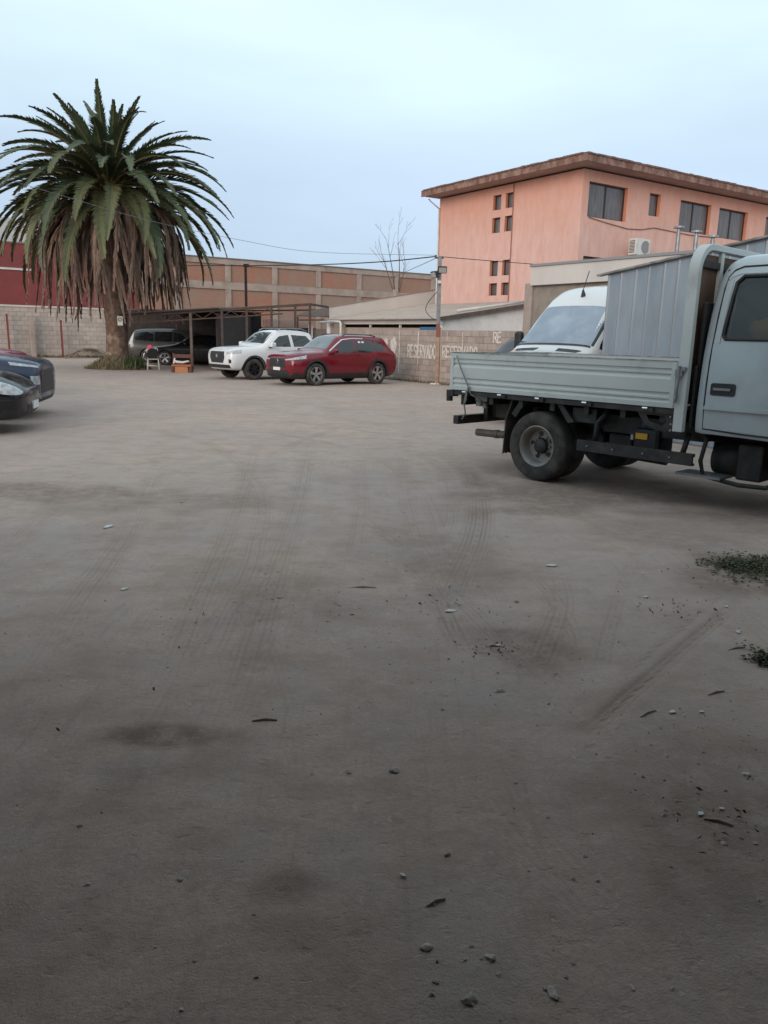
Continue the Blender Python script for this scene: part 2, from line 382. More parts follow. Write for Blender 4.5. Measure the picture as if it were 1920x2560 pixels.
# ================================================================== BUILDINGS AND WALLS
def local(o, e1, e2):   # matrix: local x along e1, y along e2, z up
    return Matrix(((e1[0], e2[0], 0, o[0]), (e1[1], e2[1], 0, o[1]), (0, 0, 1, o[2] if len(o) > 2 else 0), (0, 0, 0, 1)))
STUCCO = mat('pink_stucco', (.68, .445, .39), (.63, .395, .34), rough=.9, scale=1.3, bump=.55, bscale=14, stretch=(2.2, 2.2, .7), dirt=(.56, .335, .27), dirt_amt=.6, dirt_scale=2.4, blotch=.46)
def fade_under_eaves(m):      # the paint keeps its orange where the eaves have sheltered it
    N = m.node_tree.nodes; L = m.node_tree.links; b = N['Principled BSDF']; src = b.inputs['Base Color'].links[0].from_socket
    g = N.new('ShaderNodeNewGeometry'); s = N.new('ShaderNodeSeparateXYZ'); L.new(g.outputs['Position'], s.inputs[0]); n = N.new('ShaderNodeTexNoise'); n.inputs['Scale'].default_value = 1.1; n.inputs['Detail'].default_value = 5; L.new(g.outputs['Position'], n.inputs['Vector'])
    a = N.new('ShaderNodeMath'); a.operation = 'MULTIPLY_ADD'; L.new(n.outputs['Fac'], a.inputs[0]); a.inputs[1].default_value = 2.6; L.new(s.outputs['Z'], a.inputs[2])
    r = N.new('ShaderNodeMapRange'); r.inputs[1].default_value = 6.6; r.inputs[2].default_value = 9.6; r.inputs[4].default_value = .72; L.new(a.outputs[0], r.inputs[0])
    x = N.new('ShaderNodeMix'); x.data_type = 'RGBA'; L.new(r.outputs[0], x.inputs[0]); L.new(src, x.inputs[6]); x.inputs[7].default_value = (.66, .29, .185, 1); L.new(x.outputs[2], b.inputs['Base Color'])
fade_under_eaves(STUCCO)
REVEAL = mat('orange_reveal', (.60, .24, .145), (.54, .21, .13), rough=.85, scale=4)
FASCIA = mat('worn_brown_fascia', (.17, .072, .052), (.30, .20, .165), rough=.85, scale=5, stretch=(1, 1, .5), bump=.3, dirt=(.08, .05, .04), dirt_amt=.8, dirt_scale=3)
SOFFIT = mat('soffit', (.42, .27, .22), (.34, .22, .19), rough=.9, scale=2)
PANE = mat('window_pane', (.10, .095, .095), (.16, .15, .15), rough=.12, spec=.6, scale=4, stretch=(3, 3, .4))
FRAME_DK = mat('dark_window_frame', (.035, .028, .028), rough=.5)
ROOFTILE = mat('roof_sheet', (.14, .07, .055), (.2, .13, .11), rough=.85, scale=4, bump=.3)

# ---- pink three-storey building (own frame: x along the right facade, y along the left facade, z up)
PC = np.array([6.97, 30.0, 0.0]); WT = 7.66; LL = 8.47; RR = 16.0
pink = thing('apartment_building', 'three storey salmon pink stucco building with brown eaves behind the low sheds', 'building', PC, TH)
def panel_wall(mb, length, height, holes, flip, depth, mi=0, mr=1):
    """Wall sheet in (u, z) with rectangular recesses; flip False: on y=0 facing -y; True: on x=0 facing -x."""
    us = sorted({0.0, length, *[h[0] for h in holes], *[h[1] for h in holes]}); zs = sorted({0.0, height, *[h[2] for h in holes], *[h[3] for h in holes]})
    P = (lambda u, d, z: (d, u, z)) if flip else (lambda u, d, z: (u, d, z))
    for i in range(len(us) - 1):
        for j in range(len(zs) - 1):
            cu = (us[i] + us[i + 1]) / 2; cz = (zs[j] + zs[j + 1]) / 2
            if any(h[0] < cu < h[1] and h[2] < cz < h[3] for h in holes): continue
            mb.add([P(us[i], 0, zs[j]), P(us[i + 1], 0, zs[j]), P(us[i + 1], 0, zs[j + 1]), P(us[i], 0, zs[j + 1])], [(0, 1, 2, 3)], mi)
    for (a, b, c, d) in holes:
        q = [(a, c), (b, c), (b, d), (a, d)]
        for k in range(4):
            p0, p1 = q[k], q[(k + 1) % 4]
            mb.add([P(p0[0], 0, p0[1]), P(p1[0], 0, p1[1]), P(p1[0], depth, p1[1]), P(p0[0], depth, p0[1])], [(0, 1, 2, 3)], mr)
right_holes = [(.34, 2.48, 6.05, 7.27), (3.8, 4.47, 6.43, 7.26), (5.75, 7.83, 6.03, 7.22), (8.41, 10.52, 6.0, 7.2), (11.95, 12.65, 6.4, 7.18), (13.3, 15.3, 6.0, 7.2),
               (.3, 2.1, 3.45, 4.66), (3.8, 4.47, 3.83, 4.66), (5.75, 7.83, 3.43, 4.62), (8.41, 10.52, 3.4, 4.6)]
left_holes = [(a, b, c, d) for (c, d) in ((6.76, 7.34), (5.86, 6.46), (4.14, 4.75), (3.35, 3.85), (1.5, 2.1), (.8, 1.3)) for (a, b) in ((3.64, 4.1), (4.37, 4.86))]
mb = MB(); panel_wall(mb, RR, WT, right_holes, False, .22); panel_wall(mb, LL, WT, left_holes, True, .2)
mb.add([(RR, 0, 0), (RR, LL, 0), (RR, LL, WT), (RR, 0, WT), (0, LL, 0), (0, LL, WT)], [(0, 1, 2, 3), (1, 4, 5, 2)])
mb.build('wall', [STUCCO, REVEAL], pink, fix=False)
def window(hole, flip, dep, parent, halves=2):
    a, b, c, d = hole; P = (lambda u, y, z: (y, u, z)) if flip else (lambda u, y, z: (u, y, z))
    def bx(m, u0, u1, y0, y1, z0, z1):
        p, q = P(u0, y0, z0), P(u1, y1, z1); m.box(*sorted((p[0], q[0])), *sorted((p[1], q[1])), *sorted((p[2], q[2])))
    fr = MB(); t = .045
    bx(fr, a, a + t, dep - .06, dep, c, d); bx(fr, b - t, b, dep - .06, dep, c, d); bx(fr, a + t, b - t, dep - .06, dep, c, c + t); bx(fr, a + t, b - t, dep - .06, dep, d - t, d)
    if halves == 2: bx(fr, (a + b) / 2 - t * .6, (a + b) / 2 + t * .6, dep - .065, dep, c + t, d - t)
    w = fr.build('window', FRAME_DK, parent)
    n = halves; wd = (b - a - 2 * t) / n
    for k in range(n):
        m = MB(); bx(m, a + t + k * wd + .002, a + t + (k + 1) * wd - .002, dep - .03 + .012 * k, dep - .022 + .012 * k, c + t, d - t); m.build('pane', PANE, w)
    bk = MB(); bx(bk, a, b, dep + .003, dep + .02, c, d); bk.build('blind', mat('curtain', (.30, .27, .26), (.22, .2, .2), rough=.9, scale=6, stretch=(4, 4, .3)), w)
for h in right_holes: window(h, False, .2, pink, 2 if h[1] - h[0] > 1 else 1)
for h in left_holes: window(h, True, .18, pink, 1)
# roof: overhanging slab with fascia and a shallow hip above
OV = .78
rf = MB(); rf.box(-OV, RR + OV, -OV, LL + .3, WT + .06, WT + .12); roof = rf.build('roof', SOFFIT, pink)
fz = WT + .03
fb = MB(); fb.box(-OV - .05, RR + OV, -OV - .05, -OV + .002, fz, fz + .25); fb.build('fascia', FASCIA, roof, bevel=.01)
fb = MB(); fb.box(-OV - .05, -OV + .002, -OV + .004, LL + .32, fz, fz + .25); fb.build('fascia', FASCIA, roof, bevel=.01)
hp = MB(); A = [(-OV - .06, -OV - .06), (RR + OV, -OV - .06), (RR + OV, LL + .34), (-OV - .06, LL + .34)]
r0 = MB(); zt_ = fz + .26
r0.add([(*A[0], zt_), (*A[1], zt_), (*A[2], zt_), (*A[3], zt_), (4.2, LL / 2, zt_ + .75), (RR - 3, LL / 2, zt_ + .75)], [(0, 1, 5, 4), (1, 2, 5), (2, 3, 4, 5), (3, 0, 4), (0, 3, 2, 1)])
r0.build('roof_covering', ROOFTILE, roof)
random.seed(3)
tl = MB()
for k in range(70):      # uneven lip of the roof covering along both eaves
    u = -OV + k * .24; tl.box(u, u + .2, -OV - .09 + random.uniform(-.015, .02), -OV + .2, zt_ - .03 + random.uniform(0, .008), zt_ + .03 + random.uniform(-.006, .012))
for k in range(39):
    u = -OV + .1 + k * .24; tl.box(-OV - .09 + random.uniform(-.015, .02), -OV + .2, u, u + .2, zt_ - .03 + random.uniform(0, .008), zt_ + .03 + random.uniform(-.006, .012))
o = tl.build('tile_edge', ROOFTILE, roof); o['kind'] = 'stuff'
pp = MB(); pp.tube([(-.03, 3.6, 2.4), (-.03, 3.62, 7.3), (-.03, 3.64, WT)], .02, 6); pp.build('drain_pipe', mat('pipe_brown', (.30, .13, .09), rough=.7), pink)
pp = MB(); pp.tube([(-.45, LL + .25, WT - .02), (-.4, LL + .12, WT - .15), (-.02, LL - .05, WT - .45)], .03, 8); pp.tube([(-.06, LL - .04, WT - .45), (-.06, LL - .04, 1.2)], .04, 8); pp.build('gutter_pipe', WHITEPL, pink, smooth=True)
# cable draped over the right facade
cb = MB(); cb.tube([(x, -.03, z) for x, z in [(.4, 6.03), (1.4, 5.92), (2.6, 5.82), (3.4, 5.86), (4.2, 6.0), (5.2, 5.97), (6.5, 5.93), (8.0, 5.97)]], .014, 5)
tag(cb.build('cable', mat('cable_brown', (.16, .09, .07), rough=.7), None, loc=PC, rotz=TH), 'thin dark cable draped below the upper windows of the pink building', 'cable')

# ---- air conditioner standing on the white annex
ac = thing('air_conditioner', 'white outdoor air conditioner unit on the annex beside the pink wall', 'air conditioner', PC + ER * 2.72 - EL * .55 + EZ * .28, TH)
m = MB(); m.box(-.42, .42, -.2, .14, 4.52, 5.12); m.build('casing', mat('ac_casing', (.60, .60, .57), rough=.5), ac, bevel=.015)
m = MB(); m.lathe([(.23, -.215), (.23, -.205), (.0, -.205)], 28, M=Matrix.Translation((.13, 0, 4.82))); m.build('fan_grille', mat('ac_grille', (.23, .24, .24), rough=.6), ac)
for k in range(9):
    m = MB(); m.box(-.425, -.424 + .008, -.15, .1, 4.6 + k * .052, 4.625 + k * .052); m.build('louvre', BLACKPL, ac)
for a_, b_ in ((.33, .4), (-.4, -.32)): m = MB(); m.box(a_, b_, -.209, -.2, 4.56, 5.06); m.build('trim', WHITEPL, ac)
for a_, b_ in ((-.36, -.3), (.3, .36)): m = MB(); m.box(a_, b_, -.18, .12, 3.6, 4.52); m.build('foot', STEEL_DK, ac)

# ---- RESERVADO block wall: courses of grey concrete blocks
BLOCK = mat('concrete_block', (.38, .315, .275), (.32, .265, .235), rough=.95, scale=5, bump=.5, bscale=30, rnd=.13, dirt=(.40, .35, .31), dirt_amt=.5, dirt_scale=1.5)
MORTAR = mat('mortar', (.22, .185, .165), (.27, .23, .2), rough=.95, scale=7, bump=.3)
def block_wall(root, L, nz, bl, bh, th, matb, matm, start=0.0, ragged=0.0, seed=1):
    rr = random.Random(seed); m = MB(); m.box(start + .012, L - .012, .012, th - .012, -.25, nz * bh - .012); m.build('mortar_core', matm, root)
    full = MB(); full.box(.006, bl - .006, -.004, th + .004, .006, bh - .006); fm = full.mesh('block', matb)
    half = MB(); half.box(.006, bl / 2 - .006, -.004, th + .004, .006, bh - .006); hm = half.mesh('block', matb)
    for j in range(nz):
        x = start; first = True
        while x < L - .01:
            w = bl / 2 if (first and j % 2) or x + bl > L + .01 else bl; first = False
            o = link('block', fm if w == bl else hm, root, (x, rr.uniform(-.004, .004), j * bh + rr.uniform(-.002, .002)))
            x += w
wp = atz(1090, 960)
WPN = wp + ER * .10                                   # face plane just behind the post
wl = float((onplane(913, 850, WPN, ER) - WPN) @ EL); wrr = float((onplane(1345, 850, WPN, ER) - WPN) @ EL)
# frame: x runs from the left end towards the right end (-EL), y goes away from the lot (ER)
WO = WPN + EL * wl; WLEN = round((wl - wrr) / .4) * .4
wall = thing('block_wall', 'low grey concrete block wall painted RESERVADO behind the red car', 'wall', (WO[0], WO[1], 0), atan2(-EL[1], -EL[0]))
block_wall(wall, WLEN, 9, .4, .202, .16, BLOCK, MORTAR, seed=5)
PAINT = mat('white_wall_paint', (.66, .62, .57), (.52, .47, .43), rough=.9, scale=9, dirt=(.40, .33, .29), dirt_amt=.7, dirt_scale=11, blotch=.6)
GLY = {'R': [[(0, 0), (0, 1), (.55, .95), (.6, .72), (.45, .52), (0, .48)], [(.25, .5), (.65, 0)]], 'E': [[(.6, .98), (0, 1), (0, 0), (.62, .03)], [(0, .52), (.48, .52)]],
       'S': [[(.6, .85), (.35, 1), (.05, .85), (.08, .62), (.5, .42), (.58, .2), (.3, 0), (0, .12)]], 'V': [[(0, 1), (.3, 0), (.62, 1)]], 'A': [[(0, 0), (.3, 1), (.62, 0)], [(.1, .36), (.5, .36)]],
       'D': [[(0, 0), (0, 1), (.35, .95), (.6, .7), (.6, .3), (.35, .04), (0, 0)]], 'O': [[(.3, 1), (.05, .8), (.02, .3), (.28, 0), (.55, .2), (.58, .75), (.3, 1)]]}
def w2l(px, py):
    p = onplane(px, py, WPN, ER); return float((p - WO) @ (-EL)), float(p[2])
def paint_word(word, x0, z0, x1, z1, root, seed=1, st=.056):
    rr = random.Random(seed); n = len(word); cw = (x1 - x0) / n; m = MB()
    for i, ch in enumerate(word):
        for strk in GLY[ch]:
            P = [(x0 + cw * (i + .06 + p[0] * 1.22) + rr.uniform(-.006, .006), z0 + (z1 - z0) * p[1] + rr.uniform(-.012, .012)) for p in strk]
            for a, b in zip(P, P[1:]):
                dx, dz = b[0] - a[0], b[1] - a[1]; l = hypot(dx, dz); nx_, nz_ = -dz / l, dx / l; h0 = st * rr.uniform(.4, .6); h1 = st * rr.uniform(.4, .6); y = -.0085 - rr.uniform(0, .0015)
                e = .25 * st; ux, uz = dx / l * e, dz / l * e
                m.add([(a[0] - ux + nx_ * h0, y, a[1] - uz + nz_ * h0), (a[0] - ux - nx_ * h0, y, a[1] - uz - nz_ * h0), (b[0] + ux - nx_ * h1, y, b[1] + uz - nz_ * h1), (b[0] + ux + nx_ * h1, y, b[1] + uz + nz_ * h1)], [(0, 1, 2, 3)])
                y2 = y
    return m.build('painted_word', PAINT, root)
def word_px(word, xa, yb, xb, yt, seed):
    a = w2l(xa, yb); b = w2l(xb, yt); paint_word(word, a[0], a[1], b[0], b[1], wall, seed)
word_px('RESERVADO', 1019, 892, 1092, 864, 1)
word_px('RESERVADO', 1106, 893, 1196, 868, 2)
word_px('RE', 1233, 856, 1256, 831, 3); 
def stroke_px(pts, w, seed):
    rr = random.Random(seed); m = MB(); P = [w2l(*p) for p in pts]
    for a, b in zip(P, P[1:]):
        h = w * rr.uniform(.35, .6); m.add([(a[0] - h, -.0075, a[1]), (a[0] + h, -.0075, a[1]), (b[0] + h * .9, -.0075, b[1]), (b[0] - h * .9, -.0075, b[1])], [(0, 1, 2, 3)])
    m.build('paint_stripe', PAINT, wall)
stroke_px([(999, 828), (999, 858), (998, 890), (997, 930)], .05, 1); stroke_px([(1047, 828), (1046, 850), (1045, 880), (1044, 915)], .06, 2)
stroke_px([(1157, 832), (1157, 845)], .045, 3); stroke_px([(1157, 848), (1157, 870)], .05, 4); stroke_px([(921, 826), (920, 860)], .05, 5); stroke_px([(1120, 828), (1118, 850)], .03, 7)
bl_ = MB(); cen = w2l(984, 868)      # old whitewashed patch
pts = [(cen[0] + .19 * cos(t) * (1 + .25 * sin(3 * t)), -.0068, cen[1] + .36 * sin(t) * (1 + .12 * cos(5 * t))) for t in np.linspace(0, 2 * pi, 26, endpoint=False)]
bl_.add(pts, [tuple(range(26))]); bl_.build('paint_patch', PAINT, wall)
cen = w2l(964, 858); bl_ = MB(); pts = [(cen[0] + .16 * cos(t) * (1 + .2 * sin(2 * t)), -.0062, cen[1] + .2 * sin(t)) for t in np.linspace(0, 2 * pi, 20, endpoint=False)]
bl_.add(pts, [tuple(range(20))]); bl_.build('paint_patch', PAINT, wall)
# ---- low shed with a single-pitch sheet roof behind the block wall
SHEETROOF = mat('old_sheet_roof', (.46, .40, .35), (.39, .34, .295), rough=.8, scale=2, bump=.15, dirt=(.28, .235, .2), dirt_amt=.5, dirt_scale=1.2)
LIGHTSHEET = mat('pale_sheet', (.60, .565, .53), (.54, .505, .475), rough=.7, scale=1.2, stretch=(1, 1, .5))
WHITEWALL = mat('white_render', (.84, .83, .82), (.80, .79, .78), rough=.9, scale=2, dirt=(.45, .41, .38), dirt_amt=.4, dirt_scale=1.6)
SA = WPN + ER * .75
sA = float((onplane(1103, 790, SA, ER) - SA) @ EL); sB = float((onplane(827, 797, SA, ER) - SA) @ EL)
SO = SA + EL * sB; SL = sB - sA
shed = thing('low_shed', 'low shed with dusty sheet roof and white gable wall behind the block wall', 'building', (SO[0], SO[1], 0), atan2(-EL[1], -EL[0]))
# frame: x from far left end to near corner, y away (ER)
EV = 2.27; PITCHR = .15; DEP = 6.4
def rz(y): return EV + PITCHR * y
m = MB(); ncr = 44
for k in range(ncr):      # corrugated roof sheet, ribs running up the slope
    x0 = -.1 + (SL + .3) * k / ncr; x1 = -.1 + (SL + .3) * (k + 1) / ncr; xm = (x0 + x1) / 2; rib = .028
    m.add([(x0, -.25, rz(-.25)), (xm, -.25, rz(-.25) + rib), (x1, -.25, rz(-.25)), (x0, DEP, rz(DEP)), (xm, DEP, rz(DEP) + rib), (x1, DEP, rz(DEP)),
           (x0, -.25, rz(-.25) - .03), (x1, -.25, rz(-.25) - .03), (x0, DEP, rz(DEP) - .03), (x1, DEP, rz(DEP) - .03)], [(0, 1, 4, 3), (1, 2, 5, 4), (6, 8, 9, 7), (0, 6, 7, 2, 1), (3, 4, 5, 9, 8)])
roofs = m.build('roof', SHEETROOF, shed)
m = MB(); m.box(0, SL + .1, -.02, .02, EV - .24, EV - .05); m.build('eave_board', LIGHTSHEET, shed)
m = MB(); m.box(0.02, SL - .02, .6, .66, 0, EV - .1); m.build('interior_shade_sheet', mat('shed_shade', (.03, .027, .025), rough=.9), shed)  # near-black sheet standing in for the shade inside, under the eave
m = MB(); m.box(0, SL - .05, .021, .16, 0, 1.9); m.build('front_wall', BLOCK, shed)
m = MB(); m.add([(SL, .03, 0), (SL, DEP, 0), (SL, DEP, rz(DEP) - .06), (SL, .03, rz(.03) - .06), (SL - .12, .03, 0), (SL - .12, DEP, 0), (SL - .12, DEP, rz(DEP) - .06), (SL - .12, .03, rz(.03) - .06)], [(0, 1, 2, 3), (7, 6, 5, 4), (0, 4, 5, 1), (1, 5, 6, 2), (2, 6, 7, 3), (3, 7, 4, 0)]); m.build('gable_wall', WHITEWALL, shed)
m = MB(); m.bar((SL + .19, -.25, rz(-.25) - .02), (SL + .19, DEP, rz(DEP) - .02), .05, .11); m.build('gable_board', mat('dark_board', (.10, .07, .055), (.15, .11, .09), rough=.85), shed)
for x in (1.05, 3.1, 5.2): m = MB(); m.box(x - .04, x + .04, .03, .1, 1.9, EV - .2); m.build('post', WHITEPL, shed)
m = MB(); m.box(-.12, .02, -.12, DEP, rz(0) - .0, rz(0) + .02);
# pale upstand along the far side of the roof
m = MB(); m.add([(-.05, .0, rz(0) - .2), (-.05, DEP + 2.6, rz(DEP + 2.6) - .1), (-.05, DEP + 2.6, rz(DEP + 2.6) + .72), (-.05, .0, rz(0) + .48), (-.14, .0, rz(0) - .2), (-.14, DEP + 2.6, rz(DEP + 2.6) - .1), (-.14, DEP + 2.6, rz(DEP + 2.6) + .72), (-.14, .0, rz(0) + .48)],
              [(0, 1, 2, 3), (7, 6, 5, 4), (0, 4, 5, 1), (1, 5, 6, 2), (2, 6, 7, 3), (3, 7, 4, 0)]); m.build('parapet', LIGHTSHEET, shed)
m = MB(); m.bar((-.1, -.02, rz(0) + .495), (-.1, DEP + 2.6, rz(DEP + 2.6) + .735), .16, .03); m.build('coping', mat('coping_tile', (.33, .2, .16), (.28, .2, .17), rough=.9, scale=6), shed)
pB = MB(); pB.tube([(-.4, -.3, 2.1), (.6, -.3, 2.14), (1.28, -.3, 2.12), (1.36, -.3, 2.06), (1.37, -.3, .2)], .055, 10)
o = tag(pB.build('drain_pipe', WHITEPL, None, smooth=True), 'white plastic drain pipe with elbow at the far end of the low shed', 'pipe'); o.location = shed.location; o.rotation_euler = shed.rotation_euler
m = MB(); m.box(SL - 1.2, SL - .02, -.03, -.0, 1.83, 1.93)
o = tag(m.build('blue_board', mat('blue_paint', (.06, .16, .33), rough=.6), None), 'blue board lying on top of the block wall under the shed eave', 'board'); o.location = shed.location; o.rotation_euler = shed.rotation_euler
m = MB(); m.tube([(SL - .6, 1.2, rz(1.2) + .09), (SL + .05, 3.9, rz(3.9) + .11)], .05, 8)
o = tag(m.build('plastic_pipe', WHITEPL, None, smooth=True), 'long white plastic pipe lying on the shed roof', 'pipe'); o.location = shed.location; o.rotation_euler = shed.rotation_euler
# white pillar and low block bay at the far left end of the shed
m = MB(); m.box(-.35, -.1, .0, .22, 0, 2.1); m.build('pillar', WHITEWALL, shed, bevel=.01)

# ---- white annex with deep pale fascia, block side wall
AN = WPN + ER * 1.3
an0 = float((onplane(1312, 700, AN, ER) - AN) @ EL)
AO = AN + EL * an0
annex = thing('annex', 'block built annex with deep white sheet fascia behind the white van', 'building', (AO[0], AO[1], 0), atan2(-EL[1], -EL[0]))
m = MB(); m.box(.05, 9.4, .1, 5.0, 0, 3.22); m.build('wall', mat('annex_block', (.30, .265, .225), (.24, .21, .18), rough=.95, scale=4, bump=.4), annex)
m = MB(); m.box(.32, 9.5, -.06, 5.1, 3.225, 3.78); m.build('fascia', LIGHTSHEET, annex)
m = MB(); m.box(.28, 9.54, -.1, 5.14, 3.785, 3.86); m.build('flashing', mat('grey_flashing', (.25, .255, .26), rough=.6), annex)
m = MB(); m.box(.0, .34, .02, .3, 0, 3.3); m.build('corner_pier', BLOCK, annex, bevel=.01)
for k, (px, yt) in enumerate(((1698, 566), (1742, 577), (1783, 589))):
    pt = onplane(px, yt, AO + ER * 2.6, ER); l = (float((pt - AO) @ -EL), 2.6)
    v = MB(); zt2 = float(pt[2]); v.tube([(0, 0, 3.86), (0, 0, zt2 - .12)], .06, 10); v.tube([(0, 0, zt2 - .05), (0, 0, zt2)], [.16, .15], 12); v.tube([(0, 0, zt2 - .13), (0, 0, zt2 - .05)], .045, 8)
    w = annex.matrix_basis if False else None
    pos = AO + (-EL) * l[0] + ER * l[1]
    tag(v.build('vent_pipe', GALV, None, loc=(pos[0], pos[1], 0), smooth=False), 'grey metal vent pipe with cap on the annex roof, ' + ('nearest the air conditioner', 'middle of the three', 'farthest from the air conditioner')[k], 'vent pipe', 'vent pipes on the annex')

# ---- zinc sheet shed between van and truck
ZP = np.array([3.66, 13.45, 0.0]); 
zinc = thing('zinc_shed', 'shed side of dented grey zinc sheets between the white van and the truck', 'shed', ZP, atan2(-EL[1], -EL[0]))
ZINC = mat('zinc_sheet', (.36, .40, .44), (.29, .33, .37), rough=.42, metal=.35, scale=1.6, stretch=(2, 2, .5), bump=.1, bscale=5, dirt=(.22, .21, .20), dirt_amt=.35, dirt_scale=2.5)
def ztop(x): return 2.66 + .126 * x
random.seed(12)
x = 0.0; k = 0
while x < 4.6:
    w = .56; m = MB(); n = 2
    prof = [(0, 0), (.025, -.014), (.05, 0), (.25, .004), (.275, -.013), (.30, 0), (w - .005, .004)]
    y0 = .004 * (k % 2)
    vs = []; 
    for (u, d) in prof: vs += [(x + u, d + y0, .04), (x + u, d + y0, 1.3), (x + u, d + y0, ztop(x + u) - .02)]
    for (u, d) in prof: vs += [(x + u, d + y0 + .003, .04), (x + u, d + y0 + .003, 1.3), (x + u, d + y0 + .003, ztop(x + u) - .02)]
    fs = []; q = len(prof) * 3
    for i in range(len(prof) - 1):
        for j in range(2):
            a = i * 3 + j; fs.append((a, a + 3, a + 4, a + 1)); fs.append((a + q, a + 1 + q, a + 4 + q, a + 3 + q))
    m.add(vs, fs); m.build('sheet', ZINC, zinc, fix=False); x += w - .02; k += 1
m = MB(); m.bar((-.18, -.02, ztop(-.18) + .0), (4.8, -.02, ztop(4.8) + .0), .12, .03); m.build('roof_edge', mat('shed_roof_edge', (.12, .11, .10), (.3, .29, .28), rough=.7, scale=5), zinc)
m = MB(); m.bar((-.02, 1.6, ztop(-.02) + .03), (4.8, 1.6, ztop(4.8) + .03), 3.0, .03); m.build('roof', GALV, zinc)
for xx in (.1, 2.3, 4.5): m = MB(); m.box(xx - .04, xx + .04, .03, .1, 0, ztop(xx) - .03); m.build('post', RUST, zinc)

# ---- long brick warehouse with concrete frame
def brick_material(name, c1, c2, mort, sc=1.0):
    m = bpy.data.materials.new(name); m.use_nodes = True; N = m.node_tree.nodes; L = m.node_tree.links; b = N['Principled BSDF']; b.inputs['Roughness'].default_value = .95
    tcn = N.new('ShaderNodeTexCoord'); sp = N.new('ShaderNodeSeparateXYZ'); cb = N.new('ShaderNodeCombineXYZ'); L.new(tcn.outputs['Object'], sp.inputs[0]); L.new(sp.outputs['X'], cb.inputs[0]); L.new(sp.outputs['Z'], cb.inputs[1])
    br = N.new('ShaderNodeTexBrick'); br.inputs['Scale'].default_value = 1; br.inputs['Brick Width'].default_value = .3; br.inputs['Row Height'].default_value = .085; br.inputs['Mortar Size'].default_value = .012
    br.inputs['Color1'].default_value = (*c1, 1); br.inputs['Color2'].default_value = (*c2, 1); br.inputs['Mortar'].default_value = (*mort, 1); L.new(cb.outputs[0], br.inputs['Vector'])
    n = N.new('ShaderNodeTexNoise'); n.inputs['Scale'].default_value = .55; n.inputs['Detail'].default_value = 8; n.inputs['Roughness'].default_value = .68; L.new(tcn.outputs['Object'], n.inputs['Vector'])
    r = N.new('ShaderNodeMapRange'); r.inputs[1].default_value = .42; r.inputs[2].default_value = .6; r.inputs[4].default_value = .8; L.new(n.outputs['Fac'], r.inputs[0])
    x = N.new('ShaderNodeMix'); x.data_type = 'RGBA'; L.new(r.outputs[0], x.inputs[0]); L.new(br.outputs['Color'], x.inputs[6]); x.inputs[7].default_value = (*mort, 1)
    L.new(x.outputs[2], b.inputs['Base Color'])
    bp = N.new('ShaderNodeBump'); bp.inputs['Strength'].default_value = .5; bp.inputs['Distance'].default_value = .02; L.new(br.outputs['Fac'], bp.inputs['Height']); bp.invert = True; L.new(bp.outputs[0], b.inputs['Normal'])
    MATS[name] = m; return m
BR_R = brick_material('brick_red', (.42, .165, .10), (.35, .14, .09), (.30, .21, .165))
BR_M = brick_material('brick_dull', (.37, .175, .115), (.31, .155, .105), (.30, .215, .17))
BR_G = brick_material('brick_grey', (.34, .215, .165), (.30, .20, .155), (.31, .24, .2))
CONC = mat('weathered_concrete', (.40, .325, .28), (.31, .25, .215), rough=.95, scale=1.6, bump=.3, bscale=12, dirt=(.20, .16, .14), dirt_amt=.5, dirt_scale=1.2)
REDPAINT = mat('red_painted_brick', (.235, .052, .05), (.19, .046, .045), rough=.85, scale=1.4, bump=.25, bscale=9, dirt=(.18, .05, .05), dirt_amt=.5, dirt_scale=.8)
BO = aty(518, 643, 55.5); BO[2] = 0
ware = thing('brick_warehouse', 'long brick warehouse wall with concrete frame and red painted end', 'building', BO, TH)
HT = 6.62; bx0, bx1 = -24.0, 27.0
cols = [1.5 + 3.62 * k for k in range(-1, 7)]
m = MB(); m.box(bx0, bx1, .35, 12, 0, HT - .05); m.build('rear_mass', CONC, ware)
m = MB(); m.box(-5.0, bx1, -.03, .34, HT - .38, HT); m.build('top_beam', CONC, ware, bevel=.01)
m = MB(); m.box(-5.0, bx1, -.03, .34, 4.55, 5.05); m.build('tie_beam', CONC, ware, bevel=.01)
m = MB(); m.box(-5.1, bx1, -.1, .4, HT + .003, HT + .06); m.build('coping', mat('dark_coping', (.2, .165, .145), rough=.9), ware)
for c in cols:
    m = MB(); m.box(c - .2, c + .2, -.05, .33, 0, 4.54); m.build('column', CONC, ware, bevel=.015)
    m = MB(); m.box(c - .2, c + .2, -.05, .33, 5.06, HT - .39); m.build('column', CONC, ware, bevel=.015)
bm_ = [BR_R, BR_R, BR_M, BR_R, BR_G, BR_M, BR_G, BR_M]; bl2 = [BR_M, BR_R, BR_M, BR_G, BR_M, BR_G, BR_M, BR_G]
for i in range(len(cols)):
    xa = cols[i] + .2; xb = cols[i + 1] - .2 if i + 1 < len(cols) else bx1
    m = MB(); m.box(xa + .002, xb - .002, .06, .33, 5.06, HT - .39); m.build('brick_panel', bm_[i], ware)
    m = MB(); m.box(xa + .002, xb - .002, .06, .33, 0, 4.54); m.build('brick_panel', bl2[i], ware)
for z0_, z1_ in ((0, 4.54), (5.06, HT - .39)): m = MB(); m.box(-5.0, cols[0] - .202, .06, .33, z0_, z1_); m.build('brick_panel', BR_M, ware)
m = MB(); m.box(bx0, -5.02, .0, .34, 0, 6.55); m.build('red_wall', REDPAINT, ware)
m = MB(); m.box(bx0, -11.2, -.06, -.003, 5.0, 5.12); m.build('white_pipe', WHITEPL, ware)
m = MB(); m.box(bx0, -5.0, -.05, .4, 6.553, 6.64); m.build('coping', mat('dark_coping', (.2, .165, .145), rough=.9), ware)
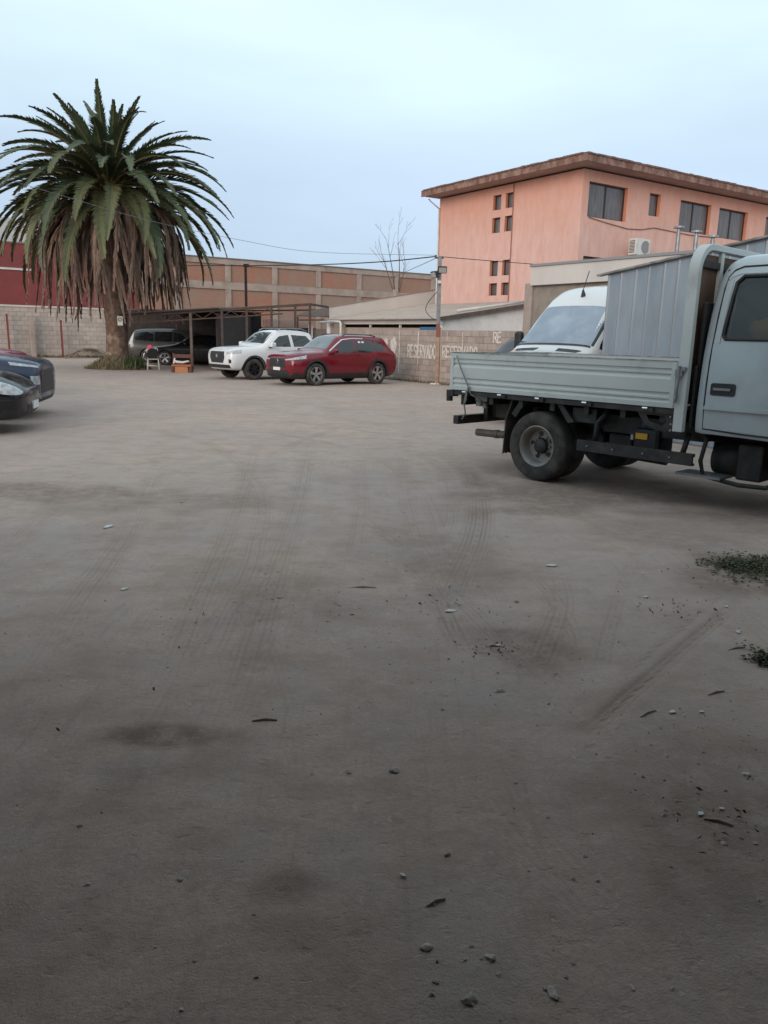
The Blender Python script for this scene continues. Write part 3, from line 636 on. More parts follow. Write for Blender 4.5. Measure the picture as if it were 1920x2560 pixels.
m = MB(); m.box(bx0 - 10, -10.5, 3.0, 14, 0, 8.35); m2_ = MB()
wb = tag(m.build('white_warehouse', mat('pale_cladding', (.50, .50, .50), (.44, .44, .44), rough=.7, scale=1.0, stretch=(1, 1, .3)), None, loc=BO, rotz=TH), 'pale clad upper storey standing behind the red painted wall', 'building')

# ---- tall block perimeter wall on the left
LW = atz(0, 893); LWO = LW - ER * 3.2
lwall = thing('perimeter_wall', 'tall grey block wall with a white strip on top behind the palm', 'wall', (LWO[0], LWO[1], 0), TH)
BLOCK2 = mat('old_block', (.47, .405, .365), (.39, .345, .31), rough=.95, scale=2.2, bump=.4, bscale=20, rnd=.10, dirt=(.46, .41, .375), dirt_amt=.6, dirt_scale=1.0)
block_wall(lwall, 9.6, 11, .4, .245, .16, BLOCK2, MORTAR, seed=9)
m = MB(); m.box(9.62, 13.2, 0, .16, -.2, 2.69); m.build('plastered_bay', BLOCK2, lwall)
m = MB(); m.box(-.1, 13.2, -.05, .21, 2.7, 2.8); m.build('cap_strip', LIGHTSHEET, lwall)
m = MB(); m.box(-.1, 13.2, -.052, .212, 2.803, 2.86); m.build('red_rail', REDPAINT, lwall)
REDPOST = mat('red_post', (.22, .05, .045), (.16, .05, .04), rough=.8, scale=6)
for k, (xt, yt, xb, yb) in enumerate(((18, 784, 22, 884), (150, 800, 154, 884))):
    p = LWO + ER * float((onplane(xb, yb, LW, EL) - LWO) @ ER) - EL * .35
    z = float(onplane(xt, yt, LW - EL * .35, EL)[2]); m = MB(); m.box(-.045, .045, -.045, .045, -.05, z); m.build
    tag(m.build('red_post', REDPOST, None, loc=(p[0], p[1], 0), rotz=TH), 'thin red metal post against the tall block wall, ' + ('farther from the palm', 'nearer the palm')[k], 'post', 'red posts at the block wall')
p = LWO + ER * float((onplane(82, 880, LW, EL) - LWO) @ ER) - EL * .3
m = MB(); m.box(-.12, .12, -.08, .08, -.05, 2.0); m.box(-.05, .05, -.06, .06, 2.0, 2.25)
tag(m.build('concrete_post', CONC, None, loc=(p[0], p[1], 0), rotz=TH, bevel=.01), 'short grey concrete post between the two red posts', 'post')

# ---- gate added behind the camera, out of view, to shade the foreground
BLOCKERW = mat('blocker_wall', (.30, .27, .25), (.25, .23, .21), rough=.9, scale=1.5, bump=.3)
blocker = thing('shade_blocker', 'unseen walls and roof added behind the viewer to shade the foreground', 'building', (0.3, 0, 0))
for b_ in ((-9, -3.1, -9, -.6), (3.4, 9, -9, -.6), (-3.1, 3.4, -9, -8.6)): m = MB(); m.box(*b_, -.1, 6.2); m.build('wall', BLOCKERW, blocker)
m = MB(); m.box(-3.1, 3.4, -8.6, -.6, 3.4, 6.2); m.build('blocker_upper', BLOCKERW, blocker)
m = MB(); m.box(-6.4, 6.4, -.595, 3.9, 3.5, 3.7); m.build('blocker_canopy', CONC, blocker)
for x in (-5.6, 5.0): m = MB(); m.box(x, x + .3, -.59, 3.6, -.1, 3.498); m.build('blocker_side', BLOCKERW, blocker)
# ================================================================== VEHICLES
def pchip(x, y, xq):
    x = np.asarray(x, float); y = np.asarray(y, float); h = np.diff(x); d = np.diff(y) / h; n = len(x); m = np.zeros(n)
    for i in range(1, n - 1):
        if d[i - 1] * d[i] > 0:
            w1 = 2 * h[i] + h[i - 1]; w2 = h[i] + 2 * h[i - 1]; m[i] = (w1 + w2) / (w1 / d[i - 1] + w2 / d[i])
    m[0] = d[0]; m[-1] = d[-1]
    k = np.clip(np.searchsorted(x, xq) - 1, 0, n - 2); t = (xq - x[k]) / h[k]
    return ((2 * t ** 3 - 3 * t ** 2 + 1) * y[k] + (t ** 3 - 2 * t ** 2 + t) * h[k] * m[k] + (-2 * t ** 3 + 3 * t ** 2) * y[k + 1] + (t ** 3 - t ** 2) * h[k] * m[k + 1])
def chaikin(P, n=2):
    for _ in range(n):
        Q = [P[0]]
        for a, b in zip(P, P[1:]): Q += [a * .75 + b * .25, a * .25 + b * .75]
        Q.append(P[-1]); P = Q
    return P
def body_mesh(name, st, mats, x_of, dx=.06, bw=.82):
    """st rows: dist, zb, w1,z1, wm,zm, wb,zbelt, wr,zr, zt   (half widths);  x_of maps dist -> local x"""
    A = np.array(st, float); xs_ = A[:, 0]
    q = np.unique(np.concatenate([xs_, np.arange(xs_[0], xs_[-1], dx)]))
    V = [pchip(xs_, A[:, k], q) for k in range(1, 11)]
    rings = []
    for i in range(len(q)):
        zb, w1, z1, wm, zm, wb, zbl, wr, zr, zt = [v[i] for v in V]
        half = [np.array(p) for p in [(0, zb), (w1 * bw, zb), (w1, z1), (wm, zm), (wb, zbl), (wr, zr), (wr * .62, zt - (zt - zr) * .18), (0, zt)]]
        h = chaikin(half, 2); ring = [(p[0], p[1]) for p in h] + [(-p[0], p[1]) for p in h[-2:0:-1]]
        rings.append([(x_of(q[i]), y, z) for (y, z) in ring])
    n = len(rings[0]); me = MB()
    vs = [p for r in rings for p in r]; fs = []
    for i in range(len(rings) - 1):
        for k in range(n):
            a = i * n + k; b = i * n + (k + 1) % n; fs.append((a, b, b + n, a + n))
    fs += [tuple(range(n)), tuple((len(rings) - 1) * n + k for k in range(n))[::-1]]
    me.add(vs, fs); return me.mesh(name, mats, smooth=True)
def boolean(me, cutters, keep_mats=True):
    tmp = bpy.data.objects.new('tmp', me); COL.objects.link(tmp); cs = []
    for c in cutters:
        co = bpy.data.objects.new('cut', c); COL.objects.link(co); cs.append(co)
        md = tmp.modifiers.new('b', 'BOOLEAN'); md.operation = 'DIFFERENCE'; md.object = co; md.solver = 'EXACT'
    dg = bpy.context.evaluated_depsgraph_get(); dg.update()
    res = bpy.data.meshes.new_from_object(tmp.evaluated_get(dg)); 
    bpy.data.objects.remove(tmp)
    for c in cs: bpy.data.objects.remove(c)
    return res
def bvh_of(me):
    bm = bmesh.new(); bm.from_mesh(me); t = BVHTree.FromBMesh(bm); bm.free(); return t
def resample(poly, n):
    P = [np.array(p, float) for p in poly]; d = [0]
    for a, b in zip(P, P[1:]): d.append(d[-1] + np.linalg.norm(b - a))
    q = np.linspace(0, d[-1], n); A = np.array(P); return np.stack([np.interp(q, d, A[:, k]) for k in range(A.shape[1])], -1)
def patch(bvh, grid, direction, off=.004, inset=.012):
    """closed slab draped on the body: grid [ny][nx] of 3-D points cast along direction"""
    d = Vector(direction).normalized(); g = np.asarray(grid, float); ny_, nx_ = g.shape[:2]; F = []; B = []
    pts = np.zeros((ny_, nx_, 3)); ok = np.zeros((ny_, nx_), bool)
    for j in range(ny_):
        for i in range(nx_):
            p = Vector(g[j, i]); hit = bvh.ray_cast(p - d * 3, d)
            if hit[0] is not None: pts[j, i] = hit[0] - d * off; ok[j, i] = True
            else: pts[j, i] = p
    if not ok.all() and ok.any():      # depth of a miss from its nearest hit
        H = [(j, i) for j in range(ny_) for i in range(nx_) if ok[j, i]]
        for j in range(ny_):
            for i in range(nx_):
                if not ok[j, i]:
                    jj, ii = min(H, key=lambda q: (q[0] - j) ** 2 + (q[1] - i) ** 2); p = Vector(g[j, i]); h = Vector(pts[jj, ii]); pts[j, i] = p + d * ((h - p).dot(d))
    vs = [tuple(p) for p in pts.reshape(-1, 3)] + [tuple(Vector(p) + d * (off + inset)) for p in pts.reshape(-1, 3)]
    n = ny_ * nx_; fs = []
    for j in range(ny_ - 1):
        for i in range(nx_ - 1):
            a = j * nx_ + i; fs += [(a, a + 1, a + nx_ + 1, a + nx_), (a + n, a + nx_ + n, a + nx_ + 1 + n, a + 1 + n)]
    rim = [i for i in range(nx_)] + [j * nx_ + nx_ - 1 for j in range(1, ny_)] + [(ny_ - 1) * nx_ + i for i in range(nx_ - 2, -1, -1)] + [j * nx_ for j in range(ny_ - 2, 0, -1)]
    for a, b in zip(rim, rim[1:] + rim[:1]): fs.append((a, a + n, b + n, b))
    return vs, fs
def side_patch(bvh, bottom, top, sgn=-1, nx_=16, ny_=6, off=.004, inset=.012):
    b = resample(bottom, nx_); t = resample(top, nx_); g = np.zeros((ny_, nx_, 3))
    for j in range(ny_):
        k = j / (ny_ - 1); p = b * (1 - k) + t * k; g[j, :, 0] = p[:, 0]; g[j, :, 2] = p[:, 1]
    return patch(bvh, g, (0, -sgn, 0), off, inset)
def quad_patch(bvh, left, right, direction, nx_=14, ny_=8, off=.004, inset=.012):
    """left/right: 3-D polylines bottom->top"""
    a = resample(left, ny_); b = resample(right, ny_); g = np.zeros((ny_, nx_, 3))
    for i in range(nx_): k = i / (nx_ - 1); g[:, i] = a * (1 - k) + b * k
    return patch(bvh, g, direction, off, inset)
def add_patch(parent, name, material, pf, smooth=True):
    m = MB(); m.add(*pf); o = m.build(name, material, parent, smooth=False, angle=40); return o
def ring_patch(bvh, cx, cz, r0, r1, a0, a1, sgn=-1, n=26, off=.008, inset=.03):
    t = np.linspace(radians(a0), radians(a1), n); g = np.zeros((3, n, 3))
    for j, r in enumerate((r0, (r0 + r1) / 2, r1)): g[j, :, 0] = cx + r * np.cos(t); g[j, :, 2] = cz + r * np.sin(t)
    return patch(bvh, g, (0, -sgn, 0), off, inset)
def make_wheel(parent, x, y, R, W, rimR, spokes=5, face=-1, rim_mat=None, spoke_w=.055, dish=.03, twin=True, phase=.3, name='wheel'):
    """face -1: outer face looks to -y"""
    o = link(name, None, parent, (x, y, R))
    s = face; m = MB(); h = W / 2
    prof = [(rimR * .98, -h * .72), (rimR + .02, -h * .92), (R * .80, -h), (R * .93, -h * .96), (R * .985, -h * .80), (R, -h * .5), (R, h * .5), (R * .985, h * .8), (R * .93, h * .96), (R * .8, h), (rimR + .02, h * .92), (rimR * .98, h * .72)]
    m.lathe(prof, 40); m.build('tyre', TYRE, o, angle=50)
    rm = rim_mat or ALLOY; m = MB(); m.lathe([(rimR, s * h * .8), (rimR * .94, s * h * .82), (rimR * .9, s * h * .6), (rimR * .88, -s * h * .6), (rimR, -s * h * .72)], 40)
    m.lathe([(rimR * .2, s * (h * .8 - dish)), (0.001, s * (h * .84 - dish))], 24)
    for k in range(spokes):
        for dd in ((-.16, .16) if twin else (0,)):
            a = phase + 2 * pi * k / spokes; a1 = a + dd * .55
            p0 = Vector((cos(a + dd * .3) * rimR * .12, s * (h * .76 - dish), sin(a + dd * .3) * rimR * .12)); p1 = Vector((cos(a1) * rimR * .93, s * h * .76, sin(a1) * rimR * .93))
            m.bar(p0, p1, spoke_w, .03, up=(0, 1, 0))
    m.build('rim', rm, o, angle=40)
    m = MB(); m.lathe([(rimR * .87, s * h * .2), (0.001, s * h * .2)], 24); m.build('brake_disc', STEEL_DK, o)
    return o
def cutter(x, R, yc, w):
    m = MB(); m.lathe([(R, yc - w), (R, yc + w)], 36); b = len(m.v); m.v += [(0, yc - w, 0), (0, yc + w, 0)]
    for k in range(36):
        m.f += [(k, (k + 1) % 36, b), (36 + (k + 1) % 36, 36 + k, b + 1)]; m.m += [0, 0]
    m.v = [(p[0] + x, p[1], p[2]) for p in m.v]
    return m
def build_car(name, label, st, paint, wheels, loc, rotz, R, Ww, rimR, x_of, group=None, arch=.055, wheel_kw={}, half=.92, size=1.0):
    """wheels: local x of both axles. returns root, bvh, body"""
    root = thing(name, label, 'car', loc, rotz, group); root.scale = (size, size, size)
    me = body_mesh('body', st, [paint, BLACKPL], x_of); bvh = bvh_of(me); cuts = []
    for wx in wheels:
        for s in (-1, 1):
            c = cutter(wx, R + arch, 0, .21); c.v = [(p[0], p[1] + s * (half - .05), p[2] + R) for p in c.v]; cuts.append(c.mesh('c', BLACKPL))
    me = boolean(me, cuts)
    if len(me.materials) < 2: me.materials.clear(); me.materials.append(paint); me.materials.append(BLACKPL)
    for p in me.polygons:
        c = p.center; mi = 0
        for wx in wheels:
            d = hypot(c.x - wx, c.z - R)
            if d < R + arch + .004 and abs(c.y) < half + .05:
                rad = Vector((c.x - wx, 0, c.z - R)).normalized()
                if p.normal.dot(rad) < -.5 or abs(p.normal.y) > .9 and abs(c.y) < half - .15: mi = 1
        if c.z < .34 and p.normal.z < -.3: mi = 1
        p.material_index = mi; p.use_smooth = True
    sharp(me, 38)
    body = link('body', me, root)
    for wx in wheels:
        for s in (-1, 1): make_wheel(root, wx, s * (half - Ww / 2 - .012), R, Ww, rimR, face=s, **wheel_kw)
    return root, bvh, body
def paint_mat(name, c, c2=None, dirt=(.25, .22, .19), amt=.22, rough=.32, metal=0.0, coat=.8):
    return mat(name, c, c2, rough=rough, metal=metal, coat=coat, scale=1.2, dirt=dirt, dirt_amt=amt, dirt_scale=1.4, rough2=.55, bump=.0)
def plate_text(parent, bvh_x, y, z, s):
    pass

# ---------------------------------------------------------------- red SUV
L_ = 4.6; X = lambda d: L_ / 2 - d
st = [ # dist zb   w1  z1   wm  zm   wb  zbelt wr  zr   zt
    (-.03, .42, .40, .46, .50, .62, .48, .74, .38, .84, .86),
    (0.00, .34, .58, .40, .70, .60, .66, .82, .52, .92, .95),
    (0.05, .28, .70, .34, .80, .60, .75, .87, .58, .97, 1.00),
    (0.18, .23, .79, .30, .885, .62, .83, .93, .66, 1.02, 1.045),
    (0.45, .21, .84, .29, .915, .66, .87, .98, .72, 1.065, 1.095),
    (0.93, .20, .86, .29, .925, .67, .89, 1.01, .76, 1.10, 1.135),
    (1.28, .20, .86, .29, .925, .67, .90, 1.03, .78, 1.12, 1.16),
    (1.42, .20, .86, .29, .925, .67, .90, 1.04, .765, 1.18, 1.23),
    (2.08, .20, .86, .29, .925, .67, .90, 1.05, .66, 1.59, 1.645),
    (2.35, .20, .86, .29, .925, .67, .90, 1.055, .645, 1.635, 1.695),
    (2.80, .20, .86, .29, .925, .67, .90, 1.06, .645, 1.64, 1.705),
    (3.50, .20, .86, .29, .927, .68, .905, 1.08, .635, 1.625, 1.69),
    (4.10, .22, .86, .31, .925, .71, .90, 1.10, .61, 1.575, 1.645),
    (4.22, .23, .85, .32, .92, .71, .89, 1.11, .62, 1.46, 1.51),
    (4.42, .28, .83, .38, .90, .73, .87, 1.10, .68, 1.18, 1.20),
    (4.55, .34, .78, .42, .86, .72, .82, 1.0, .64, 1.07, 1.09),
    (4.60, .40, .70, .48, .78, .70, .74, .92, .57, .98, .99)]
RED = paint_mat('dark_red_paint', (.175, .008, .018), (.145, .006, .014), amt=.02, rough=.16, coat=.35)
f = atz(788, 965); HD = radians(42); hd = np.array([-cos(HD), -sin(HD), 0]); sd = np.array([-hd[1], hd[0], 0])   # car faces -x -y; sd = its left... kept below
rotz = atan2(hd[1], hd[0])
leftv = np.array([-hd[1], hd[0], 0])       # local +y
# near side of the car in view is its left (+y local)
c0 = f - leftv * (.925 - .11) * .94 - hd * (L_ / 2 - .93) * .94; c0[2] = 0
suv, B, body = build_car('parked_suv', 'dark red compact SUV with silver wheels parked by the block wall', st, RED, (X(.93), X(.93 + 2.69)), c0, rotz, .375, .225, .25, X, wheel_kw=dict(spokes=5, spoke_w=.06), size=.94)
def both(fn):
    for s in (1, -1): fn(s)
def suv_side(s):
    W1 = add_patch(suv, 'window', GLASS, side_patch(B, [(X(1.62), 1.10), (X(2.62), 1.09)], [(X(1.66), 1.13), (X(2.14), 1.46), (X(2.6), 1.52)], s))
    W2 = add_patch(suv, 'window', GLASS, side_patch(B, [(X(2.70), 1.09), (X(3.52), 1.115)], [(X(2.68), 1.52), (X(3.46), 1.49)], s))
    W3 = add_patch(suv, 'window', GLASS, side_patch(B, [(X(3.57), 1.12), (X(3.98), 1.20)], [(X(3.52), 1.485), (X(3.86), 1.43), (X(4.0), 1.24)], s))
    dr = add_patch(suv, 'door', RED, side_patch(B, [(X(1.58), .42), (X(2.62), .42)], [(X(1.5), 1.02), (X(2.62), 1.04)], s, off=.003))
    add_patch(dr, 'handle', RED, side_patch(B, [(X(2.40), .89), (X(2.58), .89)], [(X(2.40), .925), (X(2.58), .925)], s, off=.03, nx_=6, ny_=3))
    dr = add_patch(suv, 'door', RED, side_patch(B, [(X(2.66), .42), (X(3.28), .44)], [(X(2.66), 1.04), (X(3.62), 1.06)], s, off=.003))
    add_patch(dr, 'handle', RED, side_patch(B, [(X(3.40), .91), (X(3.56), .91)], [(X(3.40), .945), (X(3.56), .945)], s, off=.03, nx_=6, ny_=3))
    add_patch(suv, 'sill_cladding', BLACKPL, side_patch(B, [(X(1.35), .24), (X(3.2), .24)], [(X(1.35), .40), (X(3.2), .41)], s, off=.012, nx_=10, ny_=4))
    for wx in (.93, 3.62): add_patch(suv, 'arch_cladding', BLACKPL, ring_patch(B, X(wx), .375, .433, .50, -10, 190, s, off=.012))
    add_patch(suv, 'window_trim', CHROME, side_patch(B, [(X(1.52), 1.13), (X(1.9), 1.37), (X(2.15), 1.51), (X(2.6), 1.56), (X(3.1), 1.555)], [(X(1.50), 1.155), (X(1.88), 1.395), (X(2.13), 1.535), (X(2.6), 1.58), (X(3.1), 1.575)], s, nx_=30, ny_=2, off=.006))
    add_patch(suv, 'headlight', LAMPGLASS, patch(B, np.array([[(X(.02 + .5 * t), s * (.40 + .49 * t ** .8), .83 + .06 * t + h * (.035 + .08 * t)) for t in np.linspace(0, 1, 12)] for h in np.linspace(0, 1, 4)]), (-.7, -s * .72, 0), .008))
    m = MB(); m.box(X(1.62) - .10, X(1.62) + .07, s * .93, s * 1.09, 1.07, 1.20) if s > 0 else m.box(X(1.62) - .10, X(1.62) + .07, -1.09, -.93, 1.07, 1.20)
    mr_ = m.build('wing_mirror', RED, suv, bevel=.035); m = MB(); m.box(X(1.62) - .05, X(1.62) + .03, min(s * .86, s * .95), max(s * .86, s * .95), 1.05, 1.09); m.build('mirror_arm', BLACKPL, mr_)
    add_patch(suv, 'tail_light', mat('tail_red', (.22, .01, .012), rough=.2, coat=.5), side_patch(B, [(X(4.2), 1.0), (X(4.52), .96)], [(X(4.2), 1.08), (X(4.45), 1.07)], s, nx_=6, ny_=4, off=.008))
    m = MB(); m.tube([(X(2.25), s * .58, 1.665), (X(2.4), s * .585, 1.70), (X(3.5), s * .575, 1.69), (X(3.75), s * .56, 1.645)], .018, 8); m.build('roof_rail', BLACKPL, suv, smooth=True)
both(suv_side)
add_patch(suv, 'windscreen', SCREEN, quad_patch(B, [(X(1.47), .70, 1.17), (X(2.06), .58, 1.56)], [(X(1.47), -.70, 1.17), (X(2.06), -.58, 1.56)], (-.55, 0, -.85)))
add_patch(suv, 'rear_window', GLASS, quad_patch(B, [(X(4.36), .56, 1.2), (X(4.12), .52, 1.48)], [(X(4.36), -.56, 1.2), (X(4.12), -.52, 1.48)], (.8, 0, -.5)))
add_patch(suv, 'grille', BLACKPL, quad_patch(B, [(X(.02), .46, .58), (X(.05), .42, .88)], [(X(.02), -.46, .58), (X(.05), -.42, .88)], (-1, 0, 0), off=.006))
add_patch(suv, 'lower_grille', BLACKPL, quad_patch(B, [(X(.06), .66, .30), (X(.02), .55, .52)], [(X(.06), -.66, .30), (X(.02), -.55, .52)], (-1, 0, 0), off=.008))
for s in (1, -1): add_patch(suv, 'bumper_corner', BLACKPL, side_patch(B, [(X(.50), .27), (X(.02), .30)], [(X(.50), .36), (X(.10), .46)], s, off=.01, nx_=10, ny_=4))
m = MB(); m.box(X(-.055), X(-.033), -.19, .19, .50, .60); m.build('number_plate', PLATE, suv)
m = MB(); m.lathe([(.055, 0), (.065, .006), (.055, .012)], 20, closed=True, M=Matrix.Translation((X(-.045), 0, .80)) @ Matrix.Rotation(pi / 2, 4, 'Z')); m.build('badge', CHROME, suv)
for k in range(2):
    add_patch(suv, 'sticker', PLATE, side_patch(B, [(X(2.82 + .16 * k), 1.42), (X(2.92 + .16 * k), 1.42)], [(X(2.82 + .16 * k), 1.475), (X(2.92 + .16 * k), 1.475)], 1, off=.009, nx_=3, ny_=3))

# ---------------------------------------------------------------- white pickup
L_p = 5.33; Xp = lambda d: L_p / 2 - d
st = [
    (-.04, .52, .42, .56, .52, .68, .50, .86, .42, .94, .96),
    (0.00, .46, .60, .50, .72, .66, .70, .92, .60, 1.00, 1.02),
    (0.06, .38, .74, .44, .84, .66, .80, .98, .66, 1.06, 1.08),
    (0.22, .34, .82, .42, .915, .70, .87, 1.04, .72, 1.11, 1.14),
    (0.60, .32, .86, .42, .935, .74, .90, 1.07, .76, 1.15, 1.18),
    (1.25, .32, .87, .42, .94, .74, .91, 1.09, .79, 1.19, 1.22),
    (1.40, .32, .87, .42, .94, .74, .91, 1.10, .77, 1.26, 1.30),
    (2.00, .32, .87, .42, .94, .74, .91, 1.11, .665, 1.68, 1.735),
    (2.25, .32, .87, .42, .94, .74, .91, 1.12, .65, 1.74, 1.79),
    (2.80, .32, .87, .42, .94, .74, .91, 1.12, .65, 1.745, 1.80),
    (3.35, .32, .87, .42, .94, .74, .91, 1.13, .645, 1.72, 1.78),
    (3.62, .32, .87, .42, .94, .74, .91, 1.14, .66, 1.66, 1.71),
    (3.78, .33, .87, .42, .94, .74, .91, 1.14, .86, 1.18, 1.19),
    (4.60, .38, .87, .46, .94, .74, .91, 1.14, .86, 1.17, 1.18),
    (5.25, .46, .86, .54, .93, .76, .91, 1.14, .86, 1.17, 1.18),
    (5.33, .50, .83, .58, .90, .76, .88, 1.11, .83, 1.13, 1.14)]
WHITE = paint_mat('white_paint', (.74, .75, .76), (.70, .71, .72), amt=.12)
HDp = radians(42.0); hp_ = np.array([-cos(HDp), -sin(HDp), 0]); lp = np.array([-hp_[1], hp_[0], 0]); f = atz(634, 950)
c0 = f - lp * (.94 - .12) * .95 - hp_ * (L_p / 2 - .95) * .95; c0[2] = 0
pk, B, body = build_car('pickup_truck', 'white double cab pickup with black grille parked beside the red SUV', st, WHITE, (Xp(.95), Xp(.95 + 3.18)), c0, atan2(hp_[1], hp_[0]), .38, .26, .225, Xp, half=.935, wheel_kw=dict(spokes=6, rim_mat=DARKALLOY, spoke_w=.05), size=.95)
pk['category'] = 'pickup truck'
def pk_side(s):
    add_patch(pk, 'window', GLASS, side_patch(B, [(Xp(1.62), 1.19), (Xp(2.56), 1.19)], [(Xp(1.66), 1.23), (Xp(2.12), 1.56), (Xp(2.55), 1.62)], s))
    add_patch(pk, 'window', GLASS, side_patch(B, [(Xp(2.70), 1.19), (Xp(3.44), 1.21)], [(Xp(2.68), 1.62), (Xp(3.36), 1.59), (Xp(3.52), 1.40)], s))
    d_ = add_patch(pk, 'door', WHITE, side_patch(B, [(Xp(1.58), .52), (Xp(2.58), .52)], [(Xp(1.5), 1.13), (Xp(2.6), 1.14)], s, off=.003)); add_patch(d_, 'handle', WHITE, side_patch(B, [(Xp(2.36), 1.0), (Xp(2.54), 1.0)], [(Xp(2.36), 1.04), (Xp(2.54), 1.04)], s, off=.03, nx_=6, ny_=3))
    d_ = add_patch(pk, 'door', WHITE, side_patch(B, [(Xp(2.63), .52), (Xp(3.45), .52)], [(Xp(2.64), 1.14), (Xp(3.58), 1.15)], s, off=.003)); add_patch(d_, 'handle', WHITE, side_patch(B, [(Xp(3.36), 1.01), (Xp(3.54), 1.01)], [(Xp(3.36), 1.05), (Xp(3.54), 1.05)], s, off=.03, nx_=6, ny_=3))
    add_patch(pk, 'side_step', BLACKPL, side_patch(B, [(Xp(1.5), .36), (Xp(3.5), .36)], [(Xp(1.5), .43), (Xp(3.5), .43)], s, off=.08, nx_=10, ny_=3, inset=.1))
    for wx in (.95, 4.13): add_patch(pk, 'arch_cladding', BLACKPL, ring_patch(B, Xp(wx), .38, .44, .50, -2, 182, s, off=.012))
    add_patch(pk, 'headlight', LAMPGLASS, patch(B, np.array([[(Xp(.02 + .42 * t), s * (.52 + .37 * t), .90 + .05 * t + h * (.10 + .02 * t)) for t in np.linspace(0, 1, 12)] for h in np.linspace(0, 1, 4)]), (-.7, -s * .72, 0), .008))
    add_patch(pk, 'fog_lamp', BLACKPL, patch(B, np.array([[(Xp(.06), s * (.66 + .14 * t), .60 + h * (.15 - .04 * t)) for t in np.linspace(0, 1, 5)] for h in np.linspace(0, 1, 4)]), (-.8, -s * .6, 0), .008))
    y0, y1 = sorted((s * .96, s * 1.15)); m = MB(); m.box(Xp(1.62) - .12, Xp(1.62) + .08, y0, y1, 1.17, 1.34); m.build('wing_mirror', WHITE, pk, bevel=.04)
    y0, y1 = sorted((s * .85, s * .98)); m = MB(); m.box(Xp(1.62) - .05, Xp(1.62) + .03, y0, y1, 1.14, 1.18); m.build('mirror_arm', BLACKPL, pk)
    m = MB(); m.tube([(Xp(2.12), s * .60, 1.765), (Xp(2.3), s * .61, 1.845), (Xp(3.2), s * .61, 1.85), (Xp(3.48), s * .605, 1.76)], .022, 8); m.build('roof_rail', GALV, pk, smooth=True)
both(pk_side)
add_patch(pk, 'windscreen', SCREEN, quad_patch(B, [(Xp(1.45), .70, 1.27), (Xp(1.98), .60, 1.67)], [(Xp(1.45), -.70, 1.27), (Xp(1.98), -.60, 1.67)], (-.55, 0, -.85)))
add_patch(pk, 'grille', BLACKPL, quad_patch(B, [(Xp(.02), .40, .60), (Xp(.02), .50, .80), (Xp(.06), .46, 1.0)], [(Xp(.02), -.40, .60), (Xp(.02), -.50, .80), (Xp(.06), -.46, 1.0)], (-1, 0, 0), off=.012))
add_patch(pk, 'bumper', BLACKPL, quad_patch(B, [(Xp(.1), .74, .42), (Xp(.06), .72, .54)], [(Xp(.1), -.74, .42), (Xp(.06), -.72, .54)], (-1, 0, 0), off=.03, inset=.05))
m = MB(); m.prism([(-.05, -.06), (0, -.03), (.05, -.06), (.06, .05), (0, .07), (-.06, .05)], 0, .012, 'x', M=Matrix.Translation((Xp(-.054), 0, .83))); m.build('badge', CHROME, pk)
m = MB(); m.box(Xp(5.2), Xp(3.85), -.78, .78, 1.165, 1.195); m.build('bed_cover', BLACKPL, pk)
m = MB(); m.tube([(Xp(3.95), -.74, 1.15), (Xp(4.0), -.66, 1.5), (Xp(4.0), .66, 1.5), (Xp(3.95), .74, 1.15)], .035, 10); m.tube([(Xp(4.0), .66, 1.5), (Xp(4.7), .74, 1.16)], .03, 8); m.tube([(Xp(4.0), -.66, 1.5), (Xp(4.7), -.74, 1.16)], .03, 8); m.build('roll_bar', BLACKPL, pk, smooth=True)

# ---------------------------------------------------------------- black sedan under the carport (faces left)
L_s = 4.75; Xs = lambda d: L_s / 2 - d
st = [
    (0.00, .30, .56, .34, .70, .50, .66, .62, .52, .68, .70), (0.10, .22, .74, .28, .84, .50, .80, .68, .62, .76, .79), (0.35, .18, .82, .26, .90, .54, .86, .76, .70, .84, .87),
    (0.95, .17, .84, .26, .91, .56, .88, .84, .74, .91, .95), (1.40, .17, .85, .26, .915, .58, .89, .90, .76, .98, 1.01), (1.55, .17, .85, .26, .915, .58, .89, .91, .74, 1.03, 1.07),
    (2.30, .17, .85, .26, .915, .58, .89, .93, .58, 1.36, 1.41), (2.75, .17, .85, .26, .915, .58, .89, .94, .56, 1.40, 1.45), (3.30, .17, .85, .26, .915, .58, .89, .95, .56, 1.36, 1.41),
    (4.05, .20, .85, .28, .91, .60, .88, .97, .66, 1.07, 1.10), (4.55, .26, .82, .34, .89, .62, .85, .93, .70, 1.03, 1.05), (4.75, .34, .70, .40, .80, .62, .76, .86, .62, .94, .95)]
BLK = paint_mat('black_paint', (.008, .008, .010), (.011, .011, .013), amt=.12, coat=.4, dirt=(.08, .075, .07))
f = atz(413, 913); hs = np.array([-cos(radians(12)), -sin(radians(12)), 0]); ls = np.array([-hs[1], hs[0], 0])
c0 = f - ls * .8 - hs * (L_s / 2 - .93); c0[2] = 0
sed, B, body = build_car('sedan', 'low black sedan with silver wheels under the carport', st, BLK, (Xs(.93), Xs(.93 + 2.8)), c0, atan2(hs[1], hs[0]), .33, .22, .23, Xs, half=.91, wheel_kw=dict(spokes=5, spoke_w=.05))
